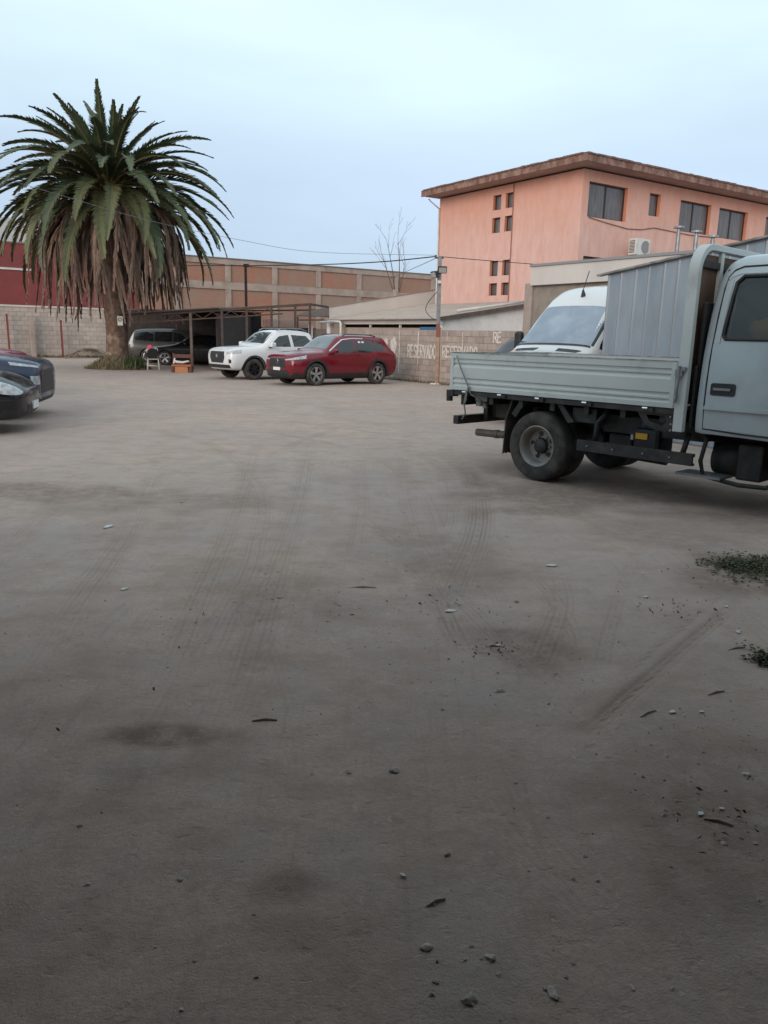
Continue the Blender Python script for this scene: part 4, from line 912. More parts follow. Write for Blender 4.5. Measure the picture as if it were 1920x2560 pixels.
def sed_side(s):
    add_patch(sed, 'window', GLASS, side_patch(B, [(Xs(1.85), .99), (Xs(2.72), .98)], [(Xs(1.9), 1.02), (Xs(2.35), 1.27), (Xs(2.7), 1.32)], s)); add_patch(sed, 'window', GLASS, side_patch(B, [(Xs(2.78), .98), (Xs(3.6), 1.02)], [(Xs(2.76), 1.325), (Xs(3.3), 1.28), (Xs(3.65), 1.10)], s))
    add_patch(sed, 'headlight', LAMPGLASS, patch(B, np.array([[(Xs(.06 + .5 * t), s * (.55 + .33 * t), .62 + .10 * t + h * .09) for t in np.linspace(0, 1, 10)] for h in np.linspace(0, 1, 3)]), (-.6, -s * .8, 0), .008))
    d_ = add_patch(sed, 'door', BLK, side_patch(B, [(Xs(1.6), .32), (Xs(2.72), .32)], [(Xs(1.6), .90), (Xs(2.74), .93)], s, off=.003)); add_patch(d_, 'handle', CHROME, side_patch(B, [(Xs(2.5), .82), (Xs(2.68), .82)], [(Xs(2.5), .845), (Xs(2.68), .845)], s, off=.03, nx_=6, ny_=3))
    d_ = add_patch(sed, 'door', BLK, side_patch(B, [(Xs(2.76), .32), (Xs(3.4), .36)], [(Xs(2.78), .93), (Xs(3.7), .95)], s, off=.003)); add_patch(d_, 'handle', CHROME, side_patch(B, [(Xs(3.4), .84), (Xs(3.58), .84)], [(Xs(3.4), .865), (Xs(3.58), .865)], s, off=.03, nx_=6, ny_=3))
    y0, y1 = sorted((s * .9, s * 1.05)); m = MB(); m.box(Xs(1.9) - .08, Xs(1.9) + .06, y0, y1, .97, 1.08); m.build('wing_mirror', BLK, sed, bevel=.03)
both(sed_side)
add_patch(sed, 'windscreen', SCREEN, quad_patch(B, [(Xs(1.6), .68, 1.05), (Xs(2.28), .54, 1.36)], [(Xs(1.6), -.68, 1.05), (Xs(2.28), -.54, 1.36)], (-.5, 0, -.85)))
add_patch(sed, 'grille', BLACKPL, quad_patch(B, [(Xs(.05), .45, .36), (Xs(.05), .42, .60)], [(Xs(.05), -.45, .36), (Xs(.05), -.42, .60)], (-1, 0, 0), off=.01))

# ---------------------------------------------------------------- silver people carrier behind the sedan (faces right)
L_m = 4.8; Xm = lambda d: L_m / 2 - d
st = [
    (0.00, .32, .58, .38, .70, .56, .68, .72, .54, .80, .82), (0.12, .24, .78, .30, .86, .58, .82, .82, .64, .90, .93), (0.6, .20, .86, .28, .93, .62, .89, .92, .74, 1.0, 1.03),
    (1.0, .20, .87, .28, .94, .64, .91, .96, .77, 1.06, 1.10), (1.15, .20, .87, .28, .94, .64, .91, .97, .76, 1.12, 1.16), (2.05, .20, .87, .28, .94, .64, .91, .99, .64, 1.60, 1.66),
    (2.7, .20, .87, .28, .94, .64, .91, 1.0, .63, 1.67, 1.73), (3.7, .20, .87, .28, .94, .64, .91, 1.02, .63, 1.65, 1.71), (4.45, .24, .86, .32, .93, .66, .90, 1.04, .62, 1.58, 1.63),
    (4.66, .30, .84, .38, .91, .68, .88, 1.04, .64, 1.30, 1.34), (4.8, .38, .76, .46, .84, .70, .80, .98, .62, 1.06, 1.08)]
SILV_SHADED = paint_mat('silver_paint_shaded', (.07, .073, .073), (.06, .063, .063), amt=.1, metal=.35)  # silver darkened in the paint colour for the shade under the carport
p0 = aty(318, 905, 39.6); p0[2] = 0; hm_ = np.array([cos(radians(8)), sin(radians(8)), 0])
c0 = p0 + hm_ * L_m / 2 + np.array([.1, .4, 0])
mpv, B, body = build_car('people_carrier', 'silver grey people carrier behind the black sedan under the carport', st, SILV_SHADED, (Xm(.95), Xm(.95 + 2.9)), c0, atan2(hm_[1], hm_[0]), .34, .22, .22, Xm, half=.935)
def mpv_side(s):
    add_patch(mpv, 'window', GLASS, side_patch(B, [(Xm(1.75), 1.08), (Xm(2.6), 1.07)], [(Xm(1.8), 1.12), (Xm(2.2), 1.46), (Xm(2.58), 1.54)], s)); add_patch(mpv, 'window', GLASS, side_patch(B, [(Xm(2.64), 1.07), (Xm(3.5), 1.08)], [(Xm(2.62), 1.54), (Xm(3.5), 1.55)], s))
    add_patch(mpv, 'window', GLASS, side_patch(B, [(Xm(3.54), 1.08), (Xm(4.38), 1.12), (Xm(4.48), 1.2)], [(Xm(3.54), 1.55), (Xm(4.35), 1.50), (Xm(4.5), 1.4)], s))
    add_patch(mpv, 'tail_light', WHITEPL, side_patch(B, [(Xm(4.56), .9), (Xm(4.74), .9)], [(Xm(4.5), 1.5), (Xm(4.62), 1.44)], s, nx_=5, ny_=8, off=.008))
    d_ = add_patch(mpv, 'door', SILV_SHADED, side_patch(B, [(Xm(1.6), .36), (Xm(2.58), .36)], [(Xm(1.6), .98), (Xm(2.6), 1.0)], s, off=.003)); d_ = add_patch(mpv, 'door', SILV_SHADED, side_patch(B, [(Xm(2.63), .36), (Xm(3.4), .4)], [(Xm(2.63), 1.0), (Xm(3.55), 1.02)], s, off=.003))
both(mpv_side)
add_patch(mpv, 'windscreen', SCREEN, quad_patch(B, [(Xm(1.2), .70, 1.15), (Xm(2.02), .60, 1.6)], [(Xm(1.2), -.70, 1.15), (Xm(2.02), -.60, 1.6)], (-.5, 0, -.85)))

# ---------------------------------------------------------------- dark blue SUV nose, black hatchback nose, magenta car (row on the left, facing right)
def row_car(name, label, st, paint, L0, wb, fo, nose, ang, R, half, group=None):
    Xr = lambda d: L0 / 2 - d; h = np.array([cos(ang), sin(ang), 0]); c = nose - h * L0 / 2; c[2] = 0
    r, B, b = build_car(name, label, st, paint, (Xr(fo), Xr(fo + wb)), c, ang, R, .22, R * .64, Xr, half=half, group=group); return r, B, Xr
def glaze(r, B, Xr, ws, top, bz, tz, w0, w1, sides):
    add_patch(r, 'windscreen', SCREEN, quad_patch(B, [(Xr(ws + .05), w0, bz), (Xr(top - .03), w1, tz)], [(Xr(ws + .05), -w0, bz), (Xr(top - .03), -w1, tz)], (-.5, 0, -.85)))
    for s in (1, -1):
        for (bt, tp) in sides: add_patch(r, 'window', GLASS, side_patch(B, [(Xr(a), z) for a, z in bt], [(Xr(a), z) for a, z in tp], s))
NAVY = paint_mat('navy_paint', (.014, .026, .075), (.012, .022, .06), amt=.03, rough=.2, coat=.3)
st = [
    (0.00, .36, .62, .42, .74, .62, .70, .80, .56, .92, .94), (0.05, .28, .72, .34, .83, .62, .78, .86, .60, .97, .99), (0.25, .23, .82, .30, .90, .64, .85, .92, .68, 1.02, 1.04), (0.9, .21, .86, .30, .93, .68, .89, 1.0, .75, 1.08, 1.11),
    (1.3, .21, .87, .30, .935, .68, .90, 1.03, .78, 1.12, 1.16), (1.42, .21, .87, .30, .935, .68, .90, 1.04, .77, 1.17, 1.22), (2.1, .21, .87, .30, .935, .68, .90, 1.05, .65, 1.58, 1.64), (2.8, .21, .87, .30, .935, .68, .90, 1.06, .63, 1.63, 1.69),
    (3.8, .22, .87, .31, .935, .68, .90, 1.08, .61, 1.58, 1.64), (4.2, .26, .85, .34, .92, .70, .88, 1.08, .63, 1.3, 1.34), (4.45, .36, .76, .44, .85, .70, .80, 1.0, .6, 1.06, 1.08)]
np_ = aty(122, 1000, 14.3); np_[2] = 0
blue, B, Xr = row_car('parked_suv', 'dark blue SUV nose with slim daytime lamps in the left row', st, NAVY, 4.45, 2.65, .9, np_, radians(12), .36, .93)
glaze(blue, B, Xr, 1.42, 2.1, 1.2, 1.6, .68, .58, [([(1.7, 1.12), (2.6, 1.12)], [(1.75, 1.16), (2.2, 1.5), (2.6, 1.55)]), ([(2.66, 1.12), (3.5, 1.14)], [(2.66, 1.55), (3.45, 1.52)])])
for s in (1, -1):
    add_patch(blue, 'daytime_lamp', LAMPGLASS, patch(B, np.array([[(Xr(.06 + .36 * t), s * (.56 + .28 * t), .885 + .05 * t + h * (.03 + .025 * t)) for t in np.linspace(0, 1, 10)] for h in np.linspace(0, 1, 3)]), (-.7, -s * .72, 0), .008))
    add_patch(blue, 'headlight', LAMPGLASS, patch(B, np.array([[(Xr(.03 + .12 * t), s * (.60 + .20 * t), .60 + h * .15) for t in np.linspace(0, 1, 8)] for h in np.linspace(0, 1, 4)]), (-.8, -s * .6, 0), .008))
    add_patch(blue, 'bumper_trim', mat('silver_trim', (.35, .37, .42), rough=.35, metal=.6), patch(B, np.array([[(Xr(.05 + .1 * t), s * (.50 + .26 * t), .33 + .10 * t + h * (.04 + .07 * t)) for t in np.linspace(0, 1, 8)] for h in np.linspace(0, 1, 4)]), (-.8, -s * .6, 0), .012))
    add_patch(blue, 'arch_cladding', BLACKPL, ring_patch(B, Xr(.9), .36, .418, .48, -5, 185, s, off=.012))
    add_patch(blue, 'bumper_corner', BLACKPL, side_patch(B, [(Xr(.48), .25), (Xr(.06), .30)], [(Xr(.48), .66), (Xr(.10), .70)], s, off=.01, nx_=10, ny_=5))
add_patch(blue, 'grille', BLACKPL, quad_patch(B, [(Xr(.03), .52, .44), (Xr(.05), .48, .84)], [(Xr(.03), -.52, .44), (Xr(.05), -.48, .84)], (-1, 0, 0), off=.008))
st_suv = st
BLK2 = paint_mat('black_blue_paint', (.006, .007, .010), (.008, .009, .013), amt=.02, rough=.16, coat=.2)
st = [
    (-0.07, .32, .30, .36, .42, .50, .40, .58, .32, .62, .63), (-0.045, .29, .44, .34, .58, .50, .55, .60, .42, .655, .67), (0.00, .26, .56, .32, .70, .50, .66, .62, .50, .68, .70), (0.07, .22, .68, .28, .80, .50, .76, .68, .56, .74, .76), (0.28, .19, .78, .27, .86, .54, .83, .76, .64, .83, .86), (0.8, .18, .81, .27, .88, .58, .86, .86, .70, .93, .97),
    (1.15, .18, .82, .27, .885, .60, .87, .93, .73, 1.0, 1.04), (1.28, .18, .82, .27, .885, .60, .87, .94, .72, 1.05, 1.1), (2.0, .18, .82, .27, .885, .60, .87, .96, .60, 1.40, 1.45), (2.6, .18, .82, .27, .885, .60, .87, .97, .58, 1.44, 1.49),
    (3.4, .2, .82, .28, .88, .62, .86, .98, .56, 1.36, 1.41), (3.9, .26, .8, .34, .86, .64, .83, .98, .6, 1.1, 1.12), (4.15, .34, .7, .42, .78, .64, .74, .9, .55, .96, .97)]
np_ = aty(74, 1000, 12.2); np_[2] = 0
bk, B, Xr = row_car('parked_hatchback', 'black hatchback nose with clear headlight and amber corner in the left row', st, BLK2, 4.15, 2.55, .84, np_, radians(14), .315, .88)
glaze(bk, B, Xr, 1.28, 2.0, 1.08, 1.42, .64, .54, [([(1.6, 1.02), (2.5, 1.0)], [(1.65, 1.05), (2.1, 1.32), (2.5, 1.36)]), ([(2.56, 1.0), (3.3, 1.03)], [(2.56, 1.36), (3.2, 1.30)])])
for s in (1, -1):
    hl = add_patch(bk, 'headlight', LAMPGLASS, patch(B, np.array([[(Xr(.03 + .56 * t), s * (.50 + .36 * t), .62 + .15 * t + (h - .5) * .19 * max(.02, sin(pi * min(1, .2 + .8 * (1 - t)))) ** .6) for t in np.linspace(0, 1, 14)] for h in np.linspace(0, 1, 5)]), (-.62, -s * .78, 0), .01))
    add_patch(hl, 'indicator', AMBER, patch(B, np.array([[(Xr(.46 + .14 * t), s * (.78 + .09 * t), .735 + .04 * t + (h - .5) * .15 * sin(pi * (.62 - .50 * t))) for t in np.linspace(0, 1, 6)] for h in np.linspace(0, 1, 4)]), (-.62, -s * .78, 0), .016))
    add_patch(bk, 'bumper_line', BLACKPL, side_patch(B, [(Xr(.5), .52), (Xr(.03), .50)], [(Xr(.5), .535), (Xr(.03), .515)], s, off=.004, nx_=12, ny_=2))
add_patch(bk, 'lower_grille', BLACKPL, quad_patch(B, [(Xr(.03), .42, .33), (Xr(.03), .45, .42)], [(Xr(.03), -.42, .33), (Xr(.03), -.45, .42)], (-1, 0, 0), off=.006))
m = MB(); m.box(Xr(-.095), Xr(-.065), -.20, .20, .34, .45); m.build('number_plate', PLATE, bk)
MAG = paint_mat('magenta_paint', (.26, .018, .07), (.22, .015, .06), amt=.1)
np_ = aty(52, 880, 18.6); np_[2] = 0
st2 = st_suv
mg, B, Xr = row_car('parked_car', 'magenta red car nose just showing above the blue SUV bonnet', st2, MAG, 4.45, 2.65, .9, np_, radians(9), .36, .93)
for s in (1, -1): add_patch(mg, 'headlight', LAMPGLASS, patch(B, np.array([[(Xr(.04 + .36 * t), s * (.56 + .28 * t), .84 + .06 * t + h * .09) for t in np.linspace(0, 1, 10)] for h in np.linspace(0, 1, 3)]), (-.62, -s * .78, 0), .01))
glaze(mg, B, Xr, 1.42, 2.1, 1.2, 1.6, .68, .58, [([(1.7, 1.12), (2.6, 1.12)], [(1.75, 1.16), (2.2, 1.5), (2.6, 1.55)])])

# ---------------------------------------------------------------- white van
L_v = 5.9; Xv = lambda d: L_v / 2 - d
st = [
    (0.00, .40, .66, .46, .80, .70, .78, .98, .66, 1.10, 1.13), (0.10, .32, .84, .40, .92, .72, .88, 1.04, .74, 1.16, 1.19), (0.40, .28, .92, .38, .985, .76, .94, 1.12, .82, 1.25, 1.29), (0.85, .28, .93, .38, .99, .80, .96, 1.18, .87, 1.36, 1.41),
    (0.98, .28, .93, .38, .99, .80, .965, 1.20, .87, 1.45, 1.52), (1.66, .28, .93, .38, .99, .80, .965, 1.28, .80, 2.14, 2.23), (1.95, .28, .93, .38, .99, .80, .965, 1.32, .79, 2.36, 2.47), (2.35, .28, .93, .38, .99, .80, .965, 1.36, .80, 2.52, 2.62),
    (2.9, .28, .93, .38, .99, .80, .965, 1.4, .80, 2.56, 2.66), (5.3, .28, .93, .38, .99, .80, .965, 1.4, .80, 2.56, 2.66), (5.82, .3, .92, .4, .98, .80, .955, 1.4, .79, 2.52, 2.62), (5.9, .34, .88, .44, .94, .8, .91, 1.4, .75, 2.45, 2.53)]
VANW = paint_mat('van_white', (.66, .68, .69), (.62, .64, .65), amt=.1)
hv = np.array([-sin(radians(47)), -cos(radians(47)), 0]); 
base_mid = np.array([3.12, 14.95, 0.0])        # middle of the windscreen foot
c0 = base_mid - hv * (L_v / 2 - .98)
van, B, body = build_car('van', 'tall white panel van with grey hazy windscreen behind the truck bed', st, VANW, (Xv(1.0), Xv(1.0 + 3.66)), c0, atan2(hv[1], hv[0]), .345, .22, .2, Xv, half=.985, wheel_kw=dict(spokes=6))
van['category'] = 'van'
VSCREEN = mat('van_windscreen', (.26, .32, .40), (.17, .22, .29), rough=.14, spec=.9, scale=1.6, ior=1.6, dirt=(.36, .42, .48), dirt_amt=.6, dirt_scale=2.0)
ws = add_patch(van, 'windscreen', VSCREEN, quad_patch(B, [(Xv(1.0), .80, 1.47), (Xv(1.02), .815, 1.55), (Xv(1.62), .755, 2.16), (Xv(1.66), .72, 2.2)], [(Xv(1.0), -.80, 1.47), (Xv(1.02), -.815, 1.55), (Xv(1.62), -.755, 2.16), (Xv(1.66), -.72, 2.2)], (-.7, 0, -.7), nx_=20, ny_=14))
def bandp(z0, z1, d0, d1, w0, w1): return quad_patch(B, [(Xv(d0), w0, z0), (Xv(d1), w1, z1)], [(Xv(d0), -w0, z0), (Xv(d1), -w1, z1)], (-.7, 0, -.7), nx_=20, ny_=4, off=.009)
add_patch(ws, 'lower_band', mat('black_frit', (.02, .022, .026), rough=.15), quad_patch(B, [(Xv(.965), .83, 1.435), (Xv(1.0), .82, 1.468)], [(Xv(.965), -.83, 1.435), (Xv(1.0), -.82, 1.468)], (-.7, 0, -.7), nx_=20, ny_=4, off=.007))
for s in (1, -1):
    add_patch(ws, 'side_band', MATS['black_frit'], quad_patch(B, [(Xv(1.0), s * .815, 1.49), (Xv(1.62), s * .758, 2.15)], [(Xv(1.0), s * .855, 1.49), (Xv(1.62), s * .795, 2.12)], (-.7, 0, -.7), nx_=4, ny_=14, off=.0065))
    add_patch(van, 'window', GLASS, side_patch(B, [(Xv(1.15), 1.42), (Xv(1.5), 1.30), (Xv(2.25), 1.30)], [(Xv(1.2), 1.5), (Xv(1.72), 2.0), (Xv(2.2), 2.05)], s))
    add_patch(van, 'bonnet_vent', BLACKPL, quad_patch(B, [(Xv(.72), s * .25, 1.36), (Xv(.86), s * .22, 1.4)], [(Xv(.72), s * .68, 1.36), (Xv(.84), s * .74, 1.4)], (-.3, 0, -1), nx_=10, ny_=4, off=.006))
    add_patch(van, 'headlight', LAMPGLASS, patch(B, np.array([[(Xv(.05 + .3 * t), s * (.62 + .3 * t), .82 + h * .26) for t in np.linspace(0, 1, 8)] for h in np.linspace(0, 1, 5)]), (-.75, -s * .66, 0), .008))
    y0, y1 = sorted((s * 1.04, s * 1.22)); m = MB(); m.box(Xv(1.42) - .06, Xv(1.42) + .07, y0, y1, 1.32, 1.72); mr_ = m.build('wing_mirror', BLACKPL, van, bevel=.05)
    y0, y1 = sorted((s * .93, s * 1.08)); m = MB(); m.box(Xv(1.42) - .04, Xv(1.42) + .05, y0, y1, 1.30, 1.40); m.build('mirror_arm', BLACKPL, mr_, bevel=.015)
    d_ = add_patch(van, 'door', VANW, side_patch(B, [(Xv(1.5), .5), (Xv(2.35), .5)], [(Xv(1.2), 1.24), (Xv(2.35), 1.26)], s, off=.003))
add_patch(van, 'grille', BLACKPL, quad_patch(B, [(Xv(.02), .55, .74), (Xv(.05), .52, 1.0)], [(Xv(.02), -.55, .74), (Xv(.05), -.52, 1.0)], (-1, 0, 0), off=.01))
add_patch(van, 'bumper', BLACKPL, quad_patch(B, [(Xv(.05), .78, .40), (Xv(.03), .76, .66)], [(Xv(.05), -.78, .40), (Xv(.03), -.76, .66)], (-1, 0, 0), off=.02, inset=.04))
for s in (.25, -.45):
    m = MB(); m.tube([(Xv(.96), s, 1.47), (Xv(1.0), s - .1, 1.50), (Xv(1.03), s - .5, 1.53)], .012, 6); m.build('wiper', BLACKPL, van)
an = MB(); an.tube([(Xv(1.86), .02, 2.40), (Xv(1.84), .02, 2.52)], [.05, .02], 8); an.tube([(Xv(1.84), .02, 2.52), (Xv(2.0), .02, 2.88)], .009, 6); an.build('antenna', BLACKPL, van)

# ---------------------------------------------------------------- dark car bonnet beyond the van
hz = np.array([-sin(radians(43)), -cos(radians(43)), 0]); p = aty(1285, 868, 22.0); p[2] = 0; p = p + hz * 1.35
st = [
    (0.00, .36, .62, .42, .74, .62, .70, .80, .56, .92, .94), (0.25, .23, .82, .30, .90, .64, .85, .92, .68, 1.02, 1.04), (1.3, .21, .87, .30, .935, .68, .90, 1.03, .78, 1.12, 1.16), (1.42, .21, .87, .30, .935, .68, .90, 1.04, .77, 1.17, 1.22),
    (2.1, .21, .87, .30, .935, .68, .90, 1.05, .65, 1.58, 1.64), (3.8, .22, .87, .31, .935, .68, .90, 1.08, .61, 1.58, 1.64), (4.2, .26, .85, .34, .92, .70, .88, 1.08, .63, 1.3, 1.34), (4.45, .36, .76, .44, .85, .70, .80, 1.0, .6, 1.06, 1.08)]
dk, B, Xr = row_car('parked_suv', 'dark navy car whose bonnet edge shows between block wall and white van', st, NAVY, 4.45, 2.65, .9, p, atan2(hz[1], hz[0]), .36, .93)
SCREEN_ = SCREEN; SCREEN = GLASS
for s in (1, -1): add_patch(dk, 'headlight', LAMPGLASS, patch(B, np.array([[(Xr(.04 + .3 * t), s * (.52 + .3 * t), .80 + .05 * t + h * .1) for t in np.linspace(0, 1, 8)] for h in np.linspace(0, 1, 4)]), (-.75, -s * .66, 0), .008))
add_patch(dk, 'grille', BLACKPL, quad_patch(B, [(Xr(.03), .50, .48), (Xr(.05), .44, .78)], [(Xr(.03), -.50, .48), (Xr(.05), -.44, .78)], (-1, 0, 0), off=.008))
m = MB(); m.box(Xr(-.03), Xr(-.01), -.2, .2, .42, .53); m.build('number_plate', PLATE, dk)
glaze(dk, B, Xr, 1.42, 2.1, 1.2, 1.6, .68, .58, [([(1.7, 1.12), (2.6, 1.12)], [(1.75, 1.16), (2.2, 1.5), (2.6, 1.55)])])
# ================================================================== FLATBED TRUCK (local: x forward from the tail, y away from the viewer's side, z up)
TG = mat('truck_grey_green', (.46, .53, .56), (.44, .505, .53), rough=.38, coat=.35, scale=2, dirt=(.30, .29, .27), dirt_amt=.4, dirt_scale=1.8, rough2=.6)
TGB = mat('truck_bed_paint', (.56, .60, .59), (.53, .57, .56), rough=.5, scale=3, dirt=(.22, .20, .18), dirt_amt=.5, dirt_scale=3.2, blotch=.56, rough2=.8)
PLY = mat('brown_plywood', (.16, .095, .065), (.11, .065, .045), rough=.8, scale=3, stretch=(1, 1, .3))
RIMOLD = mat('old_steel_rim', (.29, .28, .27), (.23, .215, .2), rough=.5, metal=.3, scale=7, dirt=(.22, .15, .10), dirt_amt=.6, dirt_scale=7)
BW = 1.96; BL = 2.886; ZB = .945; ZT = 1.379
trk = thing('flatbed_truck', 'grey green double cab flatbed truck with drop side bed', 'truck', (.768, 9.518, 0), radians(-47))
# ---- drop sides with pressed ribs: profile (depth, z)
prof = [(0, ZT), (0, 1.318), (.016, 1.308), (.016, 1.288), (.006, 1.280), (.006, 1.266), (.022, 1.256), (.022, 1.244), (.0, 1.214), (0, 1.092), (.018, 1.080), (.018, 1.066), (.0, 1.046), (.0, 1.030), (.016, 1.020), (.016, 1.012), (-.002, .990), (0, ZB)]
def rib_board(name, L0, M, parent, mat_=TGB):
    m = MB(); a, b = .05, L0 - .05; n = len(prof); vs = []
    for x in (a, b):
        for (d, z) in prof: vs.append((x, d, z))
        for (d, z) in prof: vs.append((x, .04, z))
    q = 2 * n; fs = [(i, i + 1, i + 1 + q, i + q) for i in range(n - 1)] + [(i + n + 1, i + n, i + n + q, i + n + 1 + q) for i in range(n - 1)] + [(0, q, q + n, n), (n - 1, 2 * n - 1, q + 2 * n - 1, q + n - 1)]
    m.add(vs, fs, M=M); o = m.build(name, mat_, parent)
    for a_ in (0, L0 - .0505): m = MB(); m.box(a_, a_ + .0505, -.004, .042, ZB - .002, ZT + .002, M=M); m.build('end_post', mat_, o, bevel=.006)
    m = MB(); m.box(.002, L0 - .002, -.006, .046, ZT + .0025, ZT + .012, M=M); m.build('top_strip', mat('worn_strip', (.20, .19, .18), (.36, .38, .37), rough=.6, scale=14, lo=.42, hi=.58), o)
    return o
rib_board('side_board', BL, Matrix.Identity(4), trk)
rib_board('side_board', BL, Matrix.Translation((BL, BW, 0)) @ Matrix.Rotation(pi, 4, 'Z'), trk)
rib_board('tailgate', BW - .1, Matrix.Translation((-.012, BW - .05, 0)) @ Matrix.Rotation(-pi / 2, 4, 'Z'), trk)
m = MB(); m.box(.02, BL + .1, .05, BW - .05, .93, .965); m.build('bed_floor', PLY, trk)
m = MB(); m.box(.01, BL + .08, .012, .05, .885, .935); m.build('bed_rail', STEEL_DK, trk); m = MB(); m.box(.01, BL + .08, BW - .05, BW - .012, .885, .935); m.build('bed_rail', STEEL_DK, trk)
for k in range(7):
    x = .15 + k * .43; m = MB(); m.box(x, x + .06, .06, BW - .06, .80, .925); m.build('cross_member', STEEL_DK, trk)
for x in (.26, .80, 1.33, 1.93, 2.62):
    m = MB(); m.box(x - .03, x + .03, -.014, .012, .905, .925); m.box(x + .03, x + .07, -.018, .012, .895, .93); h_ = m.build('hinge', STEEL_DK, trk); m = MB(); m.tube([(x - .045, -.006, .925), (x + .01, -.006, .925)], .012, 8); m.build('hinge_pin', CHROME, h_)
# corner latch
m = MB(); m.tube([(BL + .035, -.025, 1.03), (BL + .035, -.03, 1.12), (BL + .045, -.03, 1.22), (BL + .04, -.03, 1.345)], .014, 8); m.box(BL + .0, BL + .07, -.035, -.006, 1.25, 1.31); m.box(BL + .03, BL + .10, -.03, -.006, 1.30, 1.335); m.tube([(BL + .03, -.03, 1.035), (BL + .025, -.035, 1.0)], .018, 8); m.build('latch', GALV, trk, angle=40)
# tail corner stop block
m = MB(); m.box(-.05, .06, .0, .1, .86, .935); m.tube([(-.03, .04, .80), (-.03, .04, .87)], .04, 10); m.build('buffer', BLACKPL, trk)
# ---- headboard: arch frame with rounded corners and wooden panel
def arch(v0, v1, zt, r, zb, n=8):
    P = [(v0, zb), (v0, zt - r)]
    P += [(v0 + r - r * cos(t), zt - r + r * sin(t)) for t in np.linspace(0, pi / 2, n)[1:]]
    P += [(v1 - r + r * sin(t), zt - r + r * cos(t)) for t in np.linspace(0, pi / 2, n)]
    P += [(v1, zb)]; return P
s0, s1 = 2.898, 3.0
po = arch(0, BW, 2.455, .26, .725); pi_ = arch(.06, BW - .06, 2.395, .20, .725)
m = MB(); n = len(po); vs = [(s0, a, b) for a, b in po] + [(s0, a, b) for a, b in pi_] + [(s1, a, b) for a, b in po] + [(s1, a, b) for a, b in pi_]; fs = []
for i in range(n - 1):
    fs += [(i, i + 1, n + i + 1, n + i), (2 * n + i, 3 * n + i, 3 * n + i + 1, 2 * n + i + 1), (i, 2 * n + i, 2 * n + i + 1, i + 1), (n + i, n + i + 1, 3 * n + i + 1, 3 * n + i)]
fs += [(0, n, 3 * n, 2 * n), (n - 1, 3 * n - 1, 4 * n - 1, 2 * n - 1)]
m.add(vs, fs); hb = m.build('headboard', TGB, trk, bevel=.006, angle=35)
m = MB(); m.box(2.93, 2.955, .062, BW - .062, .98, 2.36); m.build('board_panel', PLY, hb)
for y in (.48, .98, 1.48): m = MB(); m.box(2.957, 2.99, y - .03, y + .03, .98, 2.39); m.build('upright', TGB, hb)
m = MB(); m.box(2.957, 2.985, .063, BW - .063, 2.24, 2.30); m.build('crossbar', STEEL_DK, hb)
m = MB(); m.box(2.84, 2.897, .004, .05, .945, 1.39); m.build('post', TGB, hb, bevel=.005)
m = MB(); m.box(3.003, 3.045, .13, .46, 1.0, 1.93); m.box(3.004, 3.04, .09, 1.8, .76, 1.35); m.build('air_intake_and_gap_dark', BLACKPL, trk, bevel=.015)  # air intake, and a wide black sheet added to darken the cab gap
# gusset plate with slot
gp = [(2.50, .925), (2.985, .925), (2.985, .70), (2.72, .715), (2.62, .76)]; ho = [(2.62, .875), (2.80, .875), (2.82, .80), (2.78, .765), (2.66, .785)]
m = MB(); allp = [(2.50, .884), (2.985, .884), (2.985, .70), (2.72, .715), (2.60, .76)]
ii = [(2.60, .862), (2.80, .862), (2.815, .80), (2.78, .765), (2.64, .80)]
vs = [(a, .03, b) for a, b in allp] + [(a, .03, b) for a, b in ii] + [(a, .045, b) for a, b in allp] + [(a, .045, b) for a, b in ii]; fs = []
for i in range(5):
    j = (i + 1) % 5; fs += [(i, j, 5 + j, 5 + i), (10 + i, 15 + i, 15 + j, 10 + j), (i, 10 + i, 10 + j, j), (5 + i, 5 + j, 15 + j, 15 + i)]
m.add(vs, fs); gs = m.build('gusset', STEEL_DK, trk)
for (x, z) in ((2.86, .86), (2.94, .86), (2.87, .79), (2.95, .79), (2.87, .73), (2.95, .73)): m = MB(); m.tube([(x, .018, z), (x, .031, z)], .011, 6); m.build('bolt', GALV, gs)
# ---- chassis
for y in (.58, 1.30): m = MB(); m.box(.12, 5.0, y, y + .07, .60, .79); m.build('chassis_rail', STEEL_DK, trk)
m = MB(); m.box(.05, .13, .03, BW - .03, .525, .63); ub = m.build('underrun_bar', STEEL_DK, trk, bevel=.008)
for y in (.5, 1.4): m = MB(); m.box(.135, .2, y, y + .08, .55, .80); m.build('bracket', STEEL_DK, ub)
m = MB(); m.box(.10, .17, .10, .52, .76, .90); tl_ = m.build('tail_lamp', BLACKPL, trk, bevel=.01); m = MB(); m.box(.088, .099, .13, .3, .785, .875); m.build('lens', mat('tail_red', (.22, .01, .012), rough=.2), tl_)
m = MB(); m.box(.10, .17, 1.44, 1.86, .76, .90); m.build('tail_lamp', BLACKPL, trk, bevel=.01)
m = MB(); m.tube([(.36, .16, .76), (.36, .16, .82)], .05, 12); m.tube([(.43, .18, .74), (.43, .18, .80)], .035, 10); m.box(.30, .48, .14, .3, .82, .90); m.build('air_fitting', GALV, trk, angle=40)
m = MB(); m.box(.45, .75, .35, .9, .62, .88); m.build('spring_hanger', STEEL_DK, trk, bevel=.02)
m = MB(); m.tube([(.22, .30, .42), (.62, .30, .43), (.95, .42, .47), (1.2, .6, .5)], [.045, .045, .05, .06], 14); m.tube([(.50, .30, .427), (.56, .30, .429)], .052, 14); m.build('exhaust_pipe', mat('exhaust', (.14, .105, .085), (.2, .16, .13), rough=.6, metal=.4, scale=6), trk, angle=40)
